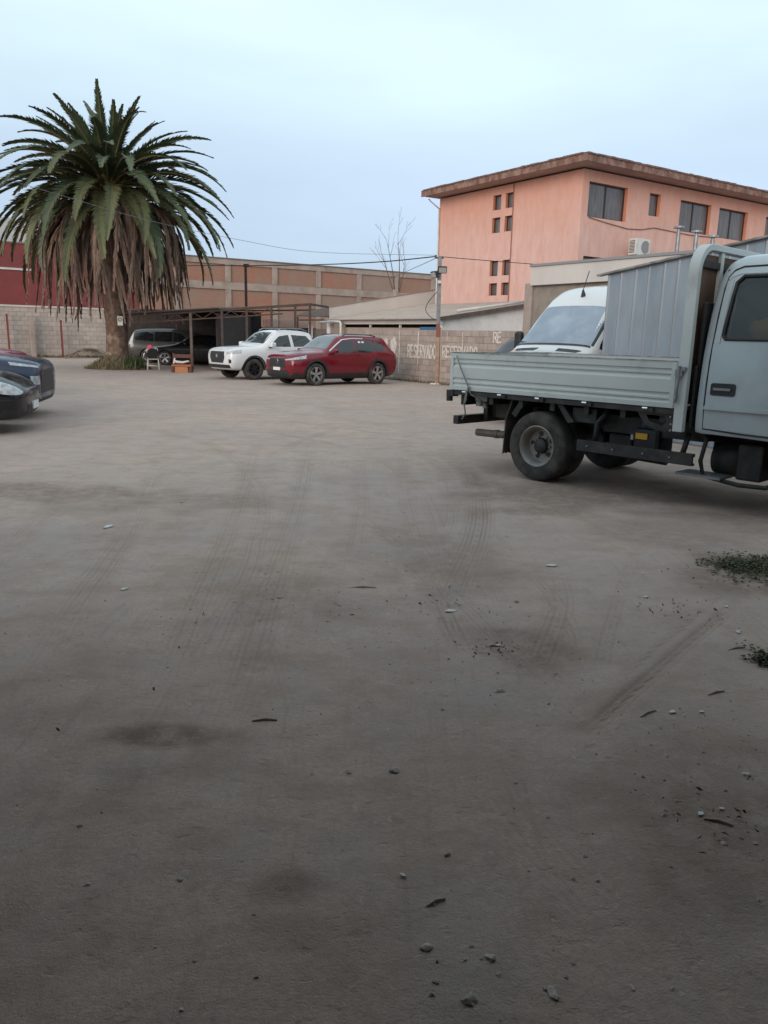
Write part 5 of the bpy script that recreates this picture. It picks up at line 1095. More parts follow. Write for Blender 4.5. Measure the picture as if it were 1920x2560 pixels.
# mud flaps and fender brackets
for y0 in (.06, BW - .52):
    m = MB(); n = 14; zz = [.25 + (.012 if i % 2 else -.006) for i in range(n + 1)]
    vs = []; 
    for x in (.815, .83):
        for i in range(n + 1): vs.append((x, y0 + .46 * i / n, zz[i]))
        for i in range(n + 1): vs.append((x + .02, y0 + .46 * i / n, .66))
        for i in range(n + 1): vs.append((x + .10, y0 + .46 * i / n, .88))
    k = n + 1; q = 3 * k; fs = []
    for r in (0, 1):
        for i in range(n): a = r * k + i; fs += [(a, a + 1, a + k + 1, a + k), (a + q, a + k + q, a + k + 1 + q, a + 1 + q)]
    fs += [(i, i + q, i + 1 + q, i + 1) for i in range(n)] + [(r * k, (r + 1) * k, (r + 1) * k + q, r * k + q) for r in (0, 1)] + [(r * k + n, r * k + n + q, (r + 1) * k + n + q, (r + 1) * k + n) for r in (0, 1)]
    m.add(vs, fs); m.build('mud_flap', mat('mud_flap', (.035, .032, .03), (.075, .065, .055), rough=.85, scale=6), trk)
    m = MB(); m.bar((.93, y0 + .05, .70), (1.06, y0 + .05, .885), .05, .07); m.build('flap_bracket', STEEL_DK, trk)
    m = MB(); m.add([(1.52, y0, .885), (1.60, y0, .885), (1.76, y0, .70), (1.68, y0, .68), (1.52, y0 + .45, .885), (1.60, y0 + .45, .885), (1.76, y0 + .45, .70), (1.68, y0 + .45, .68)], [(0, 1, 2, 3), (7, 6, 5, 4), (0, 4, 5, 1), (1, 5, 6, 2), (2, 6, 7, 3), (3, 7, 4, 0)]); m.box(1.70, 2.0, y0 + .05, y0 + .4, .70, .86); m.build('fender', STEEL_DK, trk, bevel=.01)
# ---- wheels
def truck_wheel(x, y, s, outer=True):
    R = .388; W = .20; rr = .222; o = link('wheel', None, trk, (x, y, R)); m = MB(); h = W / 2
    m.lathe([(rr, -h * .75), (rr + .02, -h * .95), (R * .78, -h * 1.02), (R * .90, -h * 1.0), (R * .975, -h * .86), (R, -h * .62), (R, -h * .36), (R * .975, -h * .34), (R * .975, -h * .28), (R, -h * .26), (R, h * .26), (R * .975, h * .28), (R * .975, h * .34), (R, h * .36), (R, h * .62), (R * .975, h * .86), (R * .90, h), (R * .78, h * 1.02), (rr + .02, h * .95), (rr, h * .75)], 56)
    m.build('tyre', TYRE, o, angle=55)
    m = MB(); d = .125 if outer else -.02
    m.lathe([(rr + .012, s * h * .93), (rr + .002, s * h * .97), (rr - .012, s * h * .86), (rr - .028, s * (h * .55)), (rr - .040, s * (h - d) * .9), (rr * .70, s * (h - d)), (rr * .42, s * (h - d)), (rr * .40, s * (h - d + .02))], 48)
    rim = m.build('rim', RIMOLD, o, angle=40)
    for k in range(5):
        a = .5 + 2 * pi * k / 5; m = MB(); m.tube([(cos(a) * rr * .60, s * (h - d + .0025), sin(a) * rr * .60), (cos(a) * rr * .60, s * (h - d - .01), sin(a) * rr * .60)], .03, 12); m.build('hand_hole', BLACKPL, rim)
    m = MB(); m.lathe([(rr * .40, s * (h - d)), (rr * .36, s * (h - d + .055)), (rr * .24, s * (h - d + .075)), (.001, s * (h - d + .08))], 24); hub = m.build('hub', STEEL_DK, o, angle=40)
    for k in range(6):
        a = 2 * pi * k / 6; m = MB(); m.tube([(cos(a) * rr * .48, s * (h - d), sin(a) * rr * .48), (cos(a) * rr * .48, s * (h - d + .03), sin(a) * rr * .48)], .013, 6); m.build('wheel_nut', RIMOLD, hub)
for (y, s, ou) in ((.145, -1, True), (.375, -1, False), (BW - .145, 1, True), (BW - .375, 1, False)): truck_wheel(1.30, y, s, ou)
for (y, s) in ((.25, -1), (BW - .25, 1)): truck_wheel(4.22, y, s, True)
m = MB(); m.tube([(1.3, .2, .388), (1.3, BW - .2, .388)], .06, 12); m.tube([(1.3, .8, .388), (1.3, 1.16, .388)], [.17, .17], 16); m.build('rear_axle', STEEL_DK, trk, angle=40)
m = MB(); m.tube([(4.22, .2, .388), (4.22, BW - .2, .388)], .05, 12); m.build('front_axle', STEEL_DK, trk, angle=40)
# ---- side guard, tank, running gear
m = MB(); m.box(1.85, 3.13, .005, .03, .415, .53); m.box(1.85, 3.13, .0305, .06, .50, .53); m.box(1.85, 3.13, .0305, .06, .415, .44); sg = m.build('side_guard', STEEL_DK, trk, bevel=.004)
for x in (1.98, 2.28, 2.62, 2.9): m = MB(); m.tube([(x, -.004, .475), (x, .006, .475)], .01, 6); m.build('rivet', GALV, sg)
m = MB(); m.tube([(2.02, .08, .50), (2.03, .09, .72), (2.08, .14, .80), (2.09, .2, .9)], .028, 8); m.build('guard_strut', STEEL_DK, sg, smooth=True)
m = MB(); m.tube([(2.98, .1, .50), (2.98, .2, .7)], .028, 8); m.build('guard_strut', STEEL_DK, sg, smooth=True)
m = MB(); m.box(2.36, 2.66, .24, .56, .40, .70); tk_ = m.build('urea_tank', BLACKPL, trk, bevel=.045); m = MB(); m.tube([(2.46, .32, .70), (2.46, .32, .765)], .05, 14); m.build('blue_cap', mat('navy_cap', (.03, .045, .09), rough=.5), tk_)
m = MB(); m.box(2.40, 2.53, .228, .238, .585, .645); m.build('warning_label', mat('yellow_label', (.75, .40, .03), rough=.5), tk_)
m = MB(); m.box(2.37, 2.45, .228, .238, .455, .48); m.build('white_label', PLATE, tk_); m = MB(); m.box(2.305, 2.335, .3, .33, .56, .64); m.build('clip', WHITEPL, tk_)
m = MB(); m.box(2.02, 2.3, .35, .75, .42, .60); m.build('battery_box', BLACKPL, trk, bevel=.02); m = MB(); m.tube([(1.9, .55, .38), (2.6, .55, .36)], .06, 12); m.build('silencer', STEEL_DK, trk, angle=40)
m = MB(); m.box(2.0, 3.1, .28, 1.6, .62, .80); m.build('subframe', STEEL_DK, trk)
m = MB(); m.lathe([(.001, -.14), (.15, -.14), (.17, -.1), (.17, .1), (.15, .14), (.001, .14)], 24, M=Matrix.Translation((3.28, .52, .46)) @ Matrix.Rotation(pi / 2, 4, 'Z')); m.build('air_tank', STEEL_DK, trk, angle=40)
m = MB(); m.box(3.42, 3.66, .30, .60, .30, .64); m.build('compressor_box', STEEL_DK, trk, bevel=.02)
m = MB(); m.tube([(3.16, .2, .68), (3.12, .2, .45), (3.16, .2, .31), (3.5, .2, .27), (3.75, .2, .28), (4.0, .2, .42)], .022, 8); m.build('step_frame', STEEL_DK, trk, smooth=True)
m = MB(); m.box(2.92, 3.36, .12, .40, .30, .325); m.build('step_plate', GALV, trk)
m = MB(); m.box(2.9, 5.0, .9, 1.1, .3, .6); m.build('gearbox', STEEL_DK, trk, bevel=.05)
# ---- cab
CR = 3.07; CL = 1.95; Cx = lambda d: CR + CL - d; yc = .98
st = [  # from the front
    (0.00, .50, .74, .54, .80, .80, .78, 1.30, .70, 1.36, 1.38), (0.05, .46, .80, .52, .855, .82, .83, 1.32, .74, 1.42, 1.44), (0.14, .45, .83, .52, .88, .84, .86, 1.34, .75, 1.62, 1.66),
    (0.42, .45, .84, .52, .89, .86, .87, 1.40, .74, 2.10, 2.17), (0.58, .45, .84, .52, .89, .86, .87, 1.42, .73, 2.27, 2.36), (0.85, .50, .84, .56, .89, .88, .87, 1.45, .73, 2.30, 2.40),
    (1.25, .70, .85, .76, .89, .96, .87, 1.5, .745, 2.30, 2.40), (1.78, .71, .85, .76, .89, .97, .87, 1.5, .745, 2.29, 2.39), (1.87, .71, .85, .76, .89, .97, .868, 1.5, .735, 2.26, 2.35), (1.93, .715, .85, .77, .885, .97, .86, 1.5, .72, 2.20, 2.29), (1.95, .72, .845, .775, .878, .97, .852, 1.5, .70, 2.15, 2.23)]
st = [(a[0], a[1], a[2] + .02, a[1] + .03, *a[4:]) for a in st]
cme = body_mesh('cab', st, [TG, BLACKPL], Cx, dx=.05, bw=.97); CB = bvh_of(cme)
wpoly = [(Cx(1.765), 1.595), (Cx(1.79), 1.63), (Cx(1.755), 2.10), (Cx(1.70), 2.155), (Cx(1.16), 2.155), (Cx(1.12), 2.11), (Cx(1.12), 1.625), (Cx(1.15), 1.595)]
wpoly2 = [(Cx(1.03), 1.58), (Cx(1.03), 2.13), (Cx(.62), 2.11), (Cx(.42), 1.78), (Cx(.36), 1.58)]
def pr(poly): m = MB(); m.prism(poly, -1.5, 1.5, 'y'); return m.mesh('c', BLACKPL)
inner = MB(); inner.box(Cx(1.88), Cx(.62), -.70, .70, .82, 2.22)
ws_cut = MB(); ws_cut.add([(Cx(-.3), -.68, 1.48), (Cx(-.3), .68, 1.48), (Cx(-.3), .66, 2.08), (Cx(-.3), -.66, 2.08), (Cx(.7), -.68, 1.48), (Cx(.7), .68, 1.48), (Cx(.7), .66, 2.08), (Cx(.7), -.66, 2.08)], [(0, 1, 2, 3), (7, 6, 5, 4), (0, 4, 5, 1), (1, 5, 6, 2), (2, 6, 7, 3), (3, 7, 4, 0)])
fc = []
for s in (-1, 1):
    c = cutter(4.22, .47, 0, .26); c.v = [(p[0], p[1] + s * .8, p[2] + .388) for p in c.v]; fc.append(c.mesh('c', BLACKPL))
cme2 = boolean(cme, [inner.mesh('c', BLACKPL), pr(wpoly), pr(wpoly2), ws_cut.mesh('c', BLACKPL)] + fc)
cme2.materials.clear(); cme2.materials.append(TG); cme2.materials.append(BLACKPL)
for p in cme2.polygons:
    c = p.center; ins = (abs(c.y) < .705 and Cx(1.89) < c.x < Cx(.6) and .81 < c.z < 2.23 and (abs(abs(c.y) - .70) < .01 or abs(c.x - Cx(1.88)) < .01 or abs(c.z - .82) < .01 or abs(c.z - 2.22) < .01))
    dwh = hypot(c.x - 4.22, c.z - .388); ins = ins or (dwh < .473)
    p.material_index = 1 if ins else 0; p.use_smooth = True
sharp(cme2, 40)
cab = link('cab', cme2, trk, (0, yc, 0))
TINT = bpy.data.materials.new('tinted_pane'); TINT.use_nodes = True; _n = TINT.node_tree; _b = _n.nodes['Principled BSDF']; _b.inputs['Base Color'].default_value = (.02, .022, .024, 1); _b.inputs['Roughness'].default_value = .04
_tr = _n.nodes.new('ShaderNodeBsdfTransparent'); _tr.inputs[0].default_value = (.62, .64, .65, 1); _mx = _n.nodes.new('ShaderNodeMixShader'); _fr = _n.nodes.new('ShaderNodeFresnel'); _fr.inputs[0].default_value = 1.5
_gl = _n.nodes.new('ShaderNodeBsdfGlossy'); _gl.inputs['Roughness'].default_value = .03
_n.links.new(_fr.outputs[0], _mx.inputs[0]); _n.links.new(_tr.outputs[0], _mx.inputs[1]); _n.links.new(_gl.outputs[0], _mx.inputs[2]); _n.links.new(_mx.outputs[0], _n.nodes['Material Output'].inputs[0])
def poly_pane(poly, s, off, name, material, parent, grow=0.0):
    cx_ = sum(p[0] for p in poly) / len(poly); cz_ = sum(p[1] for p in poly) / len(poly); vs = []
    for lay in (0, .004):
        for (x, z) in poly:
            x2 = cx_ + (x - cx_) * (1 + grow); z2 = cz_ + (z - cz_) * (1 + grow); h = CB.ray_cast(Vector((x2, s * 3, z2)), Vector((0, -s, 0)))[0]; vs.append((x2, h.y - s * (off + lay), z2))
    n = len(poly); m = MB(); m.add(vs, [tuple(range(n)), tuple(range(n, 2 * n))[::-1]] + [(i, n + i, n + (i + 1) % n, (i + 1) % n) for i in range(n)]); o = m.build(name, material, parent); return o
def poly_seal(poly, s, parent):
    cx_ = sum(p[0] for p in poly) / len(poly); cz_ = sum(p[1] for p in poly) / len(poly); pts = []
    for (x, z) in poly:
        h = CB.ray_cast(Vector((x, s * 3, z)), Vector((0, -s, 0)))[0]; pts.append((x, h.y + s * .002, z))
    pts.append(pts[0]); m = MB(); m.tube(pts, .014, 6); m.build('window_seal', BLACKPL, parent)
def dense(poly, k=4):
    o = []
    for a, b in zip(poly, poly[1:] + poly[:1]):
        for i in range(k): o.append((a[0] + (b[0] - a[0]) * i / k, a[1] + (b[1] - a[1]) * i / k))
    return o
for s in (-1, 1):
    # rear door: draped panel around the window, built as a frame of strips in the (x, z) plane
    rd = add_patch(cab, 'door', TG, side_patch(CB, [(Cx(1.868), .775), (Cx(1.10), .755)], [(Cx(1.868), 1.555), (Cx(1.10), 1.555)], s, off=.007, nx_=14, ny_=14))
    add_patch(rd, 'door_frame', TG, side_patch(CB, [(Cx(1.866), 1.557), (Cx(1.81), 1.557)], [(Cx(1.845), 2.12), (Cx(1.785), 2.13)], s, off=.007, nx_=5, ny_=12))
    add_patch(rd, 'door_frame', TG, side_patch(CB, [(Cx(1.845), 2.125), (Cx(1.75), 2.175), (Cx(1.10), 2.18)], [(Cx(1.82), 2.19), (Cx(1.74), 2.225), (Cx(1.10), 2.23)], s, off=.007, nx_=14, ny_=4))
    add_patch(rd, 'crease', TG, side_patch(CB, [(Cx(1.868), .955), (Cx(1.10), .955)], [(Cx(1.868), .985), (Cx(1.10), .985)], s, off=.03, nx_=12, ny_=3))
    hd_ = add_patch(rd, 'handle', BLACKPL, side_patch(CB, [(Cx(1.83), 1.10), (Cx(1.815), 1.088), (Cx(1.615), 1.088), (Cx(1.60), 1.10)], [(Cx(1.83), 1.188), (Cx(1.815), 1.20), (Cx(1.615), 1.20), (Cx(1.60), 1.188)], s, off=.014, nx_=14, ny_=6))
    add_patch(hd_, 'lever', mat('satin_lever', (.25, .25, .26), rough=.3, metal=.7), side_patch(CB, [(Cx(1.80), 1.135), (Cx(1.64), 1.135)], [(Cx(1.80), 1.158), (Cx(1.64), 1.158)], s, off=.028, nx_=8, ny_=3))
    sp3 = []
    for (dd_, zz_) in ((1.10, .745), (1.5, .75), (1.872, .77), (1.876, 1.0), (1.877, 1.2), (1.876, 1.4), (1.872, 1.56), (1.866, 1.8), (1.855, 2.05), (1.84, 2.15), (1.80, 2.21), (1.73, 2.24), (1.4, 2.245), (1.10, 2.245)):
        h3 = CB.ray_cast(Vector((Cx(dd_), s * 3, zz_)), Vector((0, -s, 0)))[0]; sp3.append((Cx(dd_), h3.y + s * .001, zz_))
    m = MB(); m.tube(sp3, .009, 6); m.build('door_gap', BLACKPL, cab)
    fd = add_patch(cab, 'door', TG, side_patch(CB, [(Cx(1.085), .735), (Cx(.72), .735)], [(Cx(1.085), 1.545), (Cx(.38), 1.545)], s, off=.007, nx_=10, ny_=10))
    poly_pane(dense(wpoly), s, .012, 'window', TINT, cab); poly_seal(dense(wpoly), s, cab)
    poly_pane(dense(wpoly2), s, .012, 'window', TINT, cab); poly_seal(dense(wpoly2), s, cab)
    y0, y1 = sorted((s * .98, s * 1.14)); m = MB(); m.box(Cx(.28), Cx(.22), y0, y1, 1.55, 1.95); m.build('wing_mirror', BLACKPL, cab, bevel=.02); m = MB(); m.tube([(Cx(.3), s * .86, 1.5), (Cx(.25), s * 1.02, 1.6)], .015, 6); m.build('mirror_arm', BLACKPL, cab)
    add_patch(cab, 'headlight', LAMPGLASS, patch(CB, np.array([[(Cx(.03 + .05 * t), s * (.50 + .28 * t), .78 + h * .2) for t in np.linspace(0, 1, 6)] for h in np.linspace(0, 1, 4)]), (-.9, -s * .3, 0), .01))
add_patch(cab, 'windscreen', TINT, quad_patch(CB, [(Cx(.12), .72, 1.47), (Cx(.42), .69, 2.10)], [(Cx(.12), -.72, 1.47), (Cx(.42), -.69, 2.10)], (-1, 0, 0), off=.004, inset=.004))
add_patch(cab, 'grille', BLACKPL, quad_patch(CB, [(Cx(.0), .46, .84), (Cx(.02), .46, 1.1)], [(Cx(.0), -.46, .84), (Cx(.02), -.46, 1.1)], (-1, 0, 0), off=.01))
add_patch(cab, 'bumper', BLACKPL, quad_patch(CB, [(Cx(.02), .8, .50), (Cx(.02), .8, .70)], [(Cx(.02), -.8, .50), (Cx(.02), -.8, .70)], (-1, 0, 0), off=.05, inset=.07))
SEAT = mat('seat_cloth', (.05, .05, .055), (.08, .08, .085), rough=.9, scale=8)
for (d, yy) in ((1.55, -.42), (1.55, 0), (1.55, .42), (.82, -.40), (.82, .40)):
    st_ = link('seat', None, cab, (Cx(d), yy, 0)); m = MB(); m.box(-.12, .02, -.2, .2, 1.1, 1.66); m.build('backrest', SEAT, st_, bevel=.05); m = MB(); m.box(-.10, .0, -.12, .12, 1.70, 1.90); m.build('headrest', SEAT, st_, bevel=.05)
    m = MB(); m.box(.03, .42, -.2, .2, 1.0, 1.12); m.build('cushion', SEAT, st_, bevel=.04)
# things carried in the cab
rv = MB(); random.seed(4)
rings = []
for i, (z, r) in enumerate(((1.50, .14), (1.58, .19), (1.65, .21), (1.71, .17), (1.76, .06))):
    rings.append([(r * 1.3 * cos(t) * (1 + .12 * sin(3 * t + i)), r * sin(t) * (1 + .1 * cos(2 * t + i)), z) for t in np.linspace(0, 2 * pi, 16, endpoint=False)])
rv.add([p for r in rings for p in r], [(i * 16 + k, i * 16 + (k + 1) % 16, (i + 1) * 16 + (k + 1) % 16, (i + 1) * 16 + k) for i in range(4) for k in range(16)] + [tuple(range(16))[::-1], tuple(64 + k for k in range(16))])
R47 = Matrix.Translation((.768, 9.518, 0)) @ Matrix.Rotation(radians(-47), 4, 'Z')
pv = R47 @ Vector((Cx(1.44), yc - .50, .05))
tag(rv.build('yellow_bag', mat('yellow_cloth', (.8, .42, .05), (.7, .34, .03), rough=.8, scale=9), None, smooth=True, loc=pv, rotz=radians(-47)), 'yellow bag lying on the seat inside the truck cab', 'bag')
# rope hanging from the bed corner
rp = MB(); rp.tube([(.12, -.03, 1.35), (.2, -.035, 1.2), (.31, -.03, 1.02), (.33, -.02, .95), (.35, .0, .90), (.44, .05, .85), (.48, .12, .80)], .008, 6); rp.tube([(.33, -.03, 1.0), (.29, -.03, .9), (.27, -.03, .78), (.29, -.02, .68), (.24, -.02, .60)], .009, 6); rp.tube([(.34, -.03, 1.0), (.31, -.04, .92), (.31, -.04, .84), (.28, -.04, .78)], .009, 6)
tag(rp.build('rope', mat('rope_green', (.17, .19, .17), (.25, .26, .23), rough=.9, scale=30), None, smooth=True, loc=(.768, 9.518, 0), rotz=radians(-47)), 'thin grey green rope hanging from the corner of the truck bed', 'rope')
# ================================================================== PALM
GRN = mat('palm_green', (.050, .075, .034), (.075, .10, .052), rough=.55, scale=1.3, rnd=.25, detail=3)
GRN2 = mat('palm_olive', (.075, .088, .034), (.10, .108, .048), rough=.6, scale=1.5, rnd=.2, detail=3)
DEADM = mat('palm_dead', (.17, .115, .092), (.25, .185, .152), rough=.9, scale=1.8, rnd=.3, detail=4)
RACH = mat('palm_rachis', (.17, .14, .06), (.14, .12, .055), rough=.6, scale=3)
RACHD = mat('palm_rachis_dead', (.17, .10, .06), rough=.9)
def frond_mesh(L0, e0, droop, wid, pairs, dead, rr, twist=0.0):
    pairs = int(pairs * 1.2)
    m = MB(); n = 22; pts = []; x = z = 0.0; y = 0.0
    ang = []
    sway = rr.uniform(-.12, .12)
    for i in range(n + 1):
        t = i / n; e = radians(e0) - radians(droop) * ((t ** 1.35) if not dead else min(1.0, t / .62) ** 1.15); ang.append(e); pts.append(Vector((x, y, z)))
        x += cos(e) * L0 / n; z += sin(e) * L0 / n; y += sway * t * L0 / n * .6
    rad = [.045 * (1 - t) ** .8 + .006 for t in np.linspace(0, 1, n + 1)]; rad[0] = .07
    m.tube(pts, rad, 5, 1)
    def at(t):
        f_ = t * n; i = min(int(f_), n - 1); k = f_ - i; return pts[i].lerp(pts[i + 1], k), ang[i] * (1 - k) + ang[i + 1] * k
    for i in range(pairs):
        t = .10 + .90 * (i + rr.uniform(-.3, .3)) / pairs; t = min(max(t, .08), .995); p, e = at(t)
        T = Vector((cos(e), 0, sin(e))); Nn = Vector((-sin(e), 0, cos(e)))
        pf = min(1, (t - .05) / .18) ** .7 * (1 - max(0, (t - .45) / .55) ** 1.7 * .78); l = wid * pf * rr.uniform(.82, 1.1)
        for s in (-1, 1):
            if rr.random() < (.10 if dead else .03): continue
            a = radians((52 if not dead else 26) - 24 * t + rr.uniform(-7, 7)); lift = radians(rr.uniform(12, 34)) if not dead else radians(rr.uniform(-50, 15))
            side = Vector((0, s, 0)); d = T * cos(a) + (side * cos(lift) + Nn * sin(lift)) * sin(a); d.normalize()
            w = (T.cross(d)).cross(d); w = w.normalized() if w.length > 1e-4 else Nn
            hw = .034 if not dead else .034; g = Vector((0, 0, -1)) * (.10 if not dead else .22) * l
            p1 = p + d * l * .5 + g * .25; p2 = p + d * l + g
            b0 = w * hw * .8; b1 = w * hw
            m.add([p - b0, p + b0, p1 + b1, p1 - b1, p2], [(0, 1, 2, 3), (3, 2, 4)], 0)
    return m
PB = atz(296, 922); PBX, PBY = float(PB[0]), float(PB[1])
palm = thing('palm_tree', 'large date palm with green crown and skirt of dead fronds', 'palm tree', (PBX, PBY, 0))
CZ = 7.1
# trunk with diamond leaf scars
m = MB(); nr, nk = 90, 60; vs = []
for i in range(nr + 1):
    t = i / nr; z = -.1 + t * (CZ + .1)
    r = .46 + .12 * max(0, .8 - z) - .045 * sin(min(max(z, 0), 4) * .8) + .16 * min(1, max(0, (z - 5.6) / 1.4))
    for k in range(nk):
        a = 2 * pi * k / nk; u = a / (2 * pi) * 14; v = z / .16
        dm = abs(((u + v) % 1) - .5) + abs(((u - v) % 1) - .5); rough_ = 1.0 if z > 1.4 else .35
        rr_ = r + rough_ * .09 * (dm - .5) + .015 * sin(7 * a + z * 3) + .02 * (random.random() - .5)
        vs.append((rr_ * cos(a) + .03 * z * .2, rr_ * sin(a), z))
fs = [(i * nk + k, i * nk + (k + 1) % nk, (i + 1) * nk + (k + 1) % nk, (i + 1) * nk + k) for i in range(nr) for k in range(nk)]
m.add(vs, fs)
TRUNKM = mat('palm_trunk', (.10, .06, .045), (.20, .135, .10), rough=.95, scale=5, bump=.5, bscale=25, dirt=(.40, .33, .28), dirt_amt=.75, dirt_scale=2.6, blotch=.53)
m.build('trunk', TRUNKM, palm, smooth=False, angle=60)
rr = random.Random(21)
def put(mesh, az, z, r0, mats, tilt=0.0):
    o = link('frond', mesh, palm, (r0 * cos(az) + .045, r0 * sin(az), z)); o.rotation_euler = (tilt, 0, az); return o
def frond(az, L0, e0, droop, wid, pairs, kind, z, r0):
    mm = frond_mesh(L0, e0, droop, wid, pairs, kind == 'dead', rr)
    put(mm.mesh('frond', [{'g': GRN, 'o': GRN2, 'dead': DEADM}[kind], RACHD if kind == 'dead' else RACH], fix=False), az, z, r0, None, rr.uniform(-.25, .25))
GA = 2.39996
k = 0
for i in range(19):      # upright heart
    u = i / 19; frond(i * GA, rr.uniform(2.7, 3.5), 78 - 26 * u + rr.uniform(-5, 5), rr.uniform(18, 46), .40, 74, 'g', CZ + .42 - .1 * u, .10 + .12 * u)
for i in range(30):      # spreading upper ring
    u = i / 30; frond(i * GA + .7, rr.uniform(3.8, 4.7), 54 - 30 * u + rr.uniform(-6, 6), rr.uniform(42, 76), .48, 80, 'g', CZ + .28 - .12 * u, .25)
for i in range(38):      # middle ring, arching over
    u = i / 38; frond(i * GA + 1.9, rr.uniform(4.3, 5.0), 28 - 28 * u + rr.uniform(-6, 6), rr.uniform(58, 82), .56, 80, 'g' if rr.random() < .7 else 'o', CZ + .1 - .15 * u, .38)
for i in range(34):      # drooping olive ring
    u = i / 34; frond(i * GA + .3, rr.uniform(4.6, 5.4), 6 - 24 * u + rr.uniform(-6, 6), rr.uniform(70, 86), .52, 80, 'o' if rr.random() < .75 else 'g', CZ - .1 - .25 * u, .46)
for i in range(130):      # skirt of dead fronds
    u = i / 130; e0 = rr.uniform(8, -42); frond(i * GA + 1.1, rr.uniform(4.5, 5.9) - .5 * u, e0, 87 + e0 + rr.uniform(-5, 4), .42, 64, 'dead', CZ - .35 - .5 * u, .52)
for i in range(10):
    a = rr.uniform(-2.6, -.4); m_ = MB(); m_.tube([(.3 * cos(a), .3 * sin(a), CZ - .1), (.55 * cos(a), .55 * sin(a), CZ + .15), (.85 * cos(a), .85 * sin(a), CZ - .05), (1.0 * cos(a), 1.0 * sin(a), CZ - .4)], [.05, .04, .035, .01], 6); m_.build('flower_stalk', mat('flower_stalk', (.32, .15, .05), (.25, .11, .04), rough=.8), palm)
# sign on the trunk
sgp = aty(300, 802, PBY - .62)
sg_ = thing('parking_sign', 'small white parking sign with dark ring nailed to the palm trunk', 'sign', (float(sgp[0]), PBY - .60, 0), -.12)
m = MB(); zc = float(sgp[2]); m.box(-.11, .11, -.012, 0, zc - .18, zc + .18); m.build('board', mat('sign_white', (.52, .56, .52), rough=.6), sg_)
m = MB(); m.lathe([(.052, -.016), (.085, -.016), (.085, -.013), (.052, -.013)], 24, closed=True, M=Matrix.Translation((0, 0, zc + .05))); m.bar((-.06, -.0155, zc - .01), (.06, -.0155, zc + .11), .004, .022, up=(0, 1, 0)); m.build('ring', mat('sign_dark', (.04, .05, .05), rough=.6), sg_)
# mound of soil and weeds at the foot
m = MB(); nr, nk = 10, 40; vs = []
for i in range(nr + 1):
    t = i / nr
    for k in range(nk):
        a = 2 * pi * k / nk; r = .45 + t * (.75 + .12 * sin(3 * a + 1)); vs.append((r * cos(a), r * sin(a), -.03 + .62 * (1 - t) ** 1.6 + .03 * sin(a * 9 + i)))
fs = [(i * nk + k, i * nk + (k + 1) % nk, (i + 1) * nk + (k + 1) % nk, (i + 1) * nk + k) for i in range(nr) for k in range(nk)]
m.add(vs, fs); tag(m.build('mound', mat('mound_soil', (.15, .11, .075), (.10, .085, .05), rough=.95, scale=6, bump=.5), None, smooth=True, loc=(PBX, PBY, 0)), 'low mound of soil around the foot of the palm', kind='structure')
def blades(name, pts, hmin, hmax, material, label, cat, loc, wide=.012, lean=.5, seed=1):
    r_ = random.Random(seed); m = MB()
    for (x, y, z) in pts:
        h = r_.uniform(hmin, hmax); a = r_.uniform(0, 2 * pi); l = r_.uniform(.1, lean) * h; w = wide * r_.uniform(.6, 1.3); dx, dy = cos(a), sin(a)
        m.add([(x - dy * w, y + dx * w, z - .02), (x + dy * w, y - dx * w, z - .02), (x + dx * l * .4 + dy * w * .7, y + dy * l * .4 - dx * w * .7, z + h * .6), (x + dx * l * .4 - dy * w * .7, y + dy * l * .4 + dx * w * .7, z + h * .6), (x + dx * l, y + dy * l, z + h)], [(0, 1, 2, 3), (3, 2, 4)])
    return tag(m.build(name, material, None, loc=loc, fix=False), label, cat, kind='stuff')
r_ = random.Random(5); P = []
for i in range(1500):
    a = r_.uniform(0, 2 * pi); q = r_.random() ** .6; r = .5 + q * .85; P.append((r * cos(a), r * sin(a), max(0, .58 * (1 - q) ** 1.6)))
blades('grass', P, .03, .17, mat('weed_grass', (.11, .10, .045), (.20, .155, .085), rough=.85, scale=4), 'dry olive grass growing on the mound at the palm foot', 'grass', (PBX, PBY, 0), .014, lean=1.3)
r_ = random.Random(6); P = [(.75 + r_.gauss(0, .16), -.35 + r_.gauss(0, .2), .05) for i in range(420)]
blades('weeds', P, .25, .6, mat('weed_green', (.06, .085, .035), (.09, .12, .05), rough=.8, scale=5), 'taller green weeds to the side of the palm trunk', 'weeds', (PBX, PBY, 0), .02, seed=3)
# fallen dead frond arching over the ground by the wall
a = atz(170, 897); b = atz(266, 893); pp_ = []
for t in np.linspace(0, 1, 16): p = a * (1 - t) + b * t; pp_.append((p[0], p[1], .06 + .42 * sin(pi * min(1, t * 1.0)) ** .7))
m = MB(); m.tube(pp_, [.03 + .06 * sin(pi * t) for t in np.linspace(0, 1, 16)], 8)
r_ = random.Random(8)
for i in range(160):
    t = r_.random(); q = Vector(pp_[int(t * 15)]); d = Vector((r_.uniform(-.5, .5), r_.uniform(-.4, .4), r_.uniform(-.3, .05))); m.add([q + Vector((.01, 0, .02)), q - Vector((.01, 0, .02)), q + d], [(0, 1, 2)])
tag(m.build('fallen_frond', DEADM, None, fix=False), 'dead palm frond lying arched on the ground by the tall block wall', 'palm frond')

